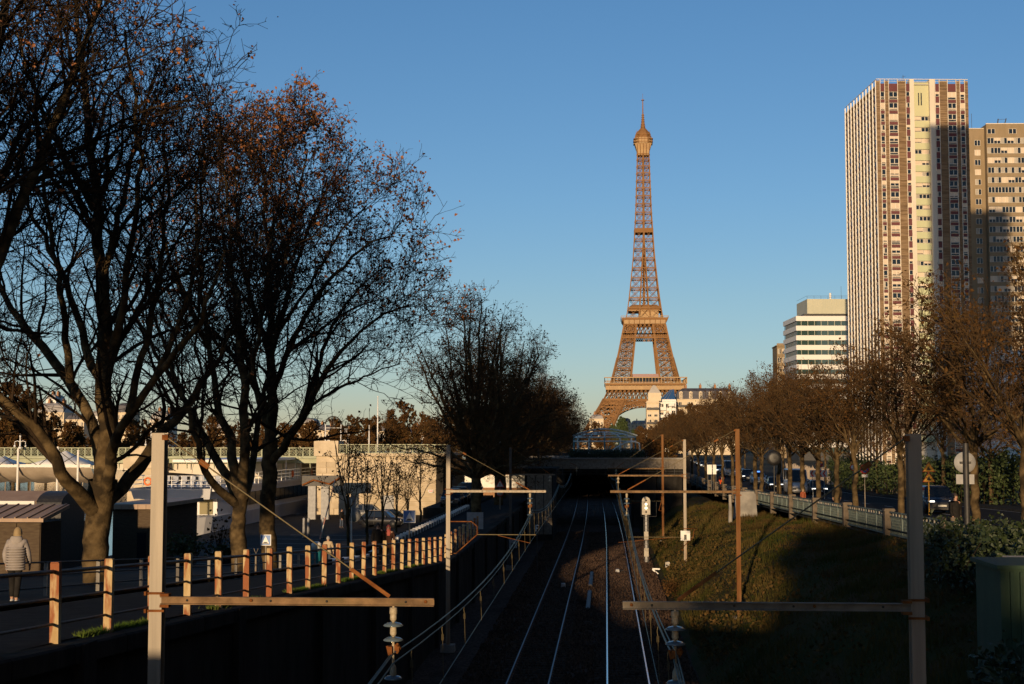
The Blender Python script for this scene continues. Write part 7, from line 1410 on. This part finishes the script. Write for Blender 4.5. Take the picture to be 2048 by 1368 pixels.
    for a, b, c_, d in legj: part('shoe', shoes or M['black'], T, lambda m: m.loft([[(P(c_)[0]+w*k*math.cos(q), P(c_)[1]-0.06*k+l*k*math.sin(q), zz*k) for q in np.linspace(0, 2*math.pi, 13)[:-1]] for w, l, zz in ((0.05, 0.14, 0.0), (0.052, 0.145, 0.03), (0.04, 0.10, 0.075), (0.03, 0.05, 0.11))]))
    if scarf: part('scarf', CL[scarf], T, lambda m: (m.loft([[(w*k*math.cos(a), (-0.02-0.03*(zz < 1.4)+0.1*math.sin(a))*k, zz*k) for a in np.linspace(0, 2*math.pi, 13)[:-1]] for w, zz in ((0.10, 1.22), (0.12, 1.34), (0.115, 1.42), (0.085, 1.49))]),))
    if vest:
        for zz in (1.06, 1.2): part('reflective_band', M['white'], co, lambda m: m.tube([(0.198*k*math.cos(a), -0.012*k+0.152*k*math.sin(a), zz*k) for a in np.linspace(0, 2*math.pi, 17)], 0.022*k, 5, caps=False))
        for s in (-1, 1): part('reflective_strap', M['white'], co, lambda m: m.bar((s*0.1*k, 0.135*k, 1.2*k), (s*0.1*k, 0.10*k, 1.42*k), 0.05*k, 0.02)); part('reflective_strap', M['white'], co, lambda m: m.bar((s*0.1*k, -0.155*k, 1.2*k), (s*0.1*k, -0.135*k, 1.42*k), 0.05*k, 0.02))
        part('helmet', M['white'], T, lambda m: m.lathe([(0.125*k, 0), (0.12*k, 0.05*k), (0.07*k, 0.1*k)], 12, (hz[0], hz[1]+0.01*k, hz[2]+0.08*k)))
    return T
x = xat(30, 31.2, 1150); person('person seen from behind in a pale quilted jacket walking past the railing', x, 31.2, zbank(x, 31.2)-0.05, R(182), 1.66, 'greybeige', 'black', 'blond', 0.22, 0.10, 0.80, puffer=True, hood=True, longhair=True, shoes=SHOE, bend=0.25)
person('person in dark coat and sunglasses, left of a walking pair behind the railing', xat(756, 62, 1080), 62, zr(62)+0.02, R(8), 1.74, 'black', 'black', 'dark', 0.25, sunglass=True, coatlen=0.78, group='walking pair')
person('person with a coral scarf, right of a walking pair behind the railing', xat(777, 62.3, 1080), 62.3, zr(62.3)+0.02, R(4), 1.66, 'brown', 'black', 'red', -0.22, scarf='coral', coatlen=0.7, longhair=True, group='walking pair')
x = xat(656, 72, 1090); person('person in a cream jacket seen from behind beside the blue bin', x, 72, zbank(x, 72), R(175), 1.62, 'cream', 'jeans', 'grey', 0.1)
x = xat(683, 126, 1030); person('person in dark jacket and jeans standing by the parked cars', x, 126, 1.0, R(60), 1.72, 'black', 'jeans', 'dark', 0.08)
person('road worker in an orange high-visibility jacket by the lattice fence', xat(1443, 165, 970), 165, zR(165)+0.13, R(180), 1.78, 'hivis', 'hivis', 'dark', 0.05, vest=True)
person('person in black seen from behind on the avenue pavement', xat(1674, 85, 990), 85, zR(85)+0.13, R(180), 1.74, 'black', 'black', 'dark', 0.2, hood=True, group=None)
person('child in a rust-coloured coat by the lattice fence', xat(1606, 97, 990), 97, zR(97)+0.13, R(10), 1.22, 'rust', 'black', 'blond', 0.1)
person('person in black standing beside the round sign back at the right', xat(1910, 53, 1010), 53, zR(53)+0.13, R(20), 1.72, 'black', 'black', 'dark', 0.05)
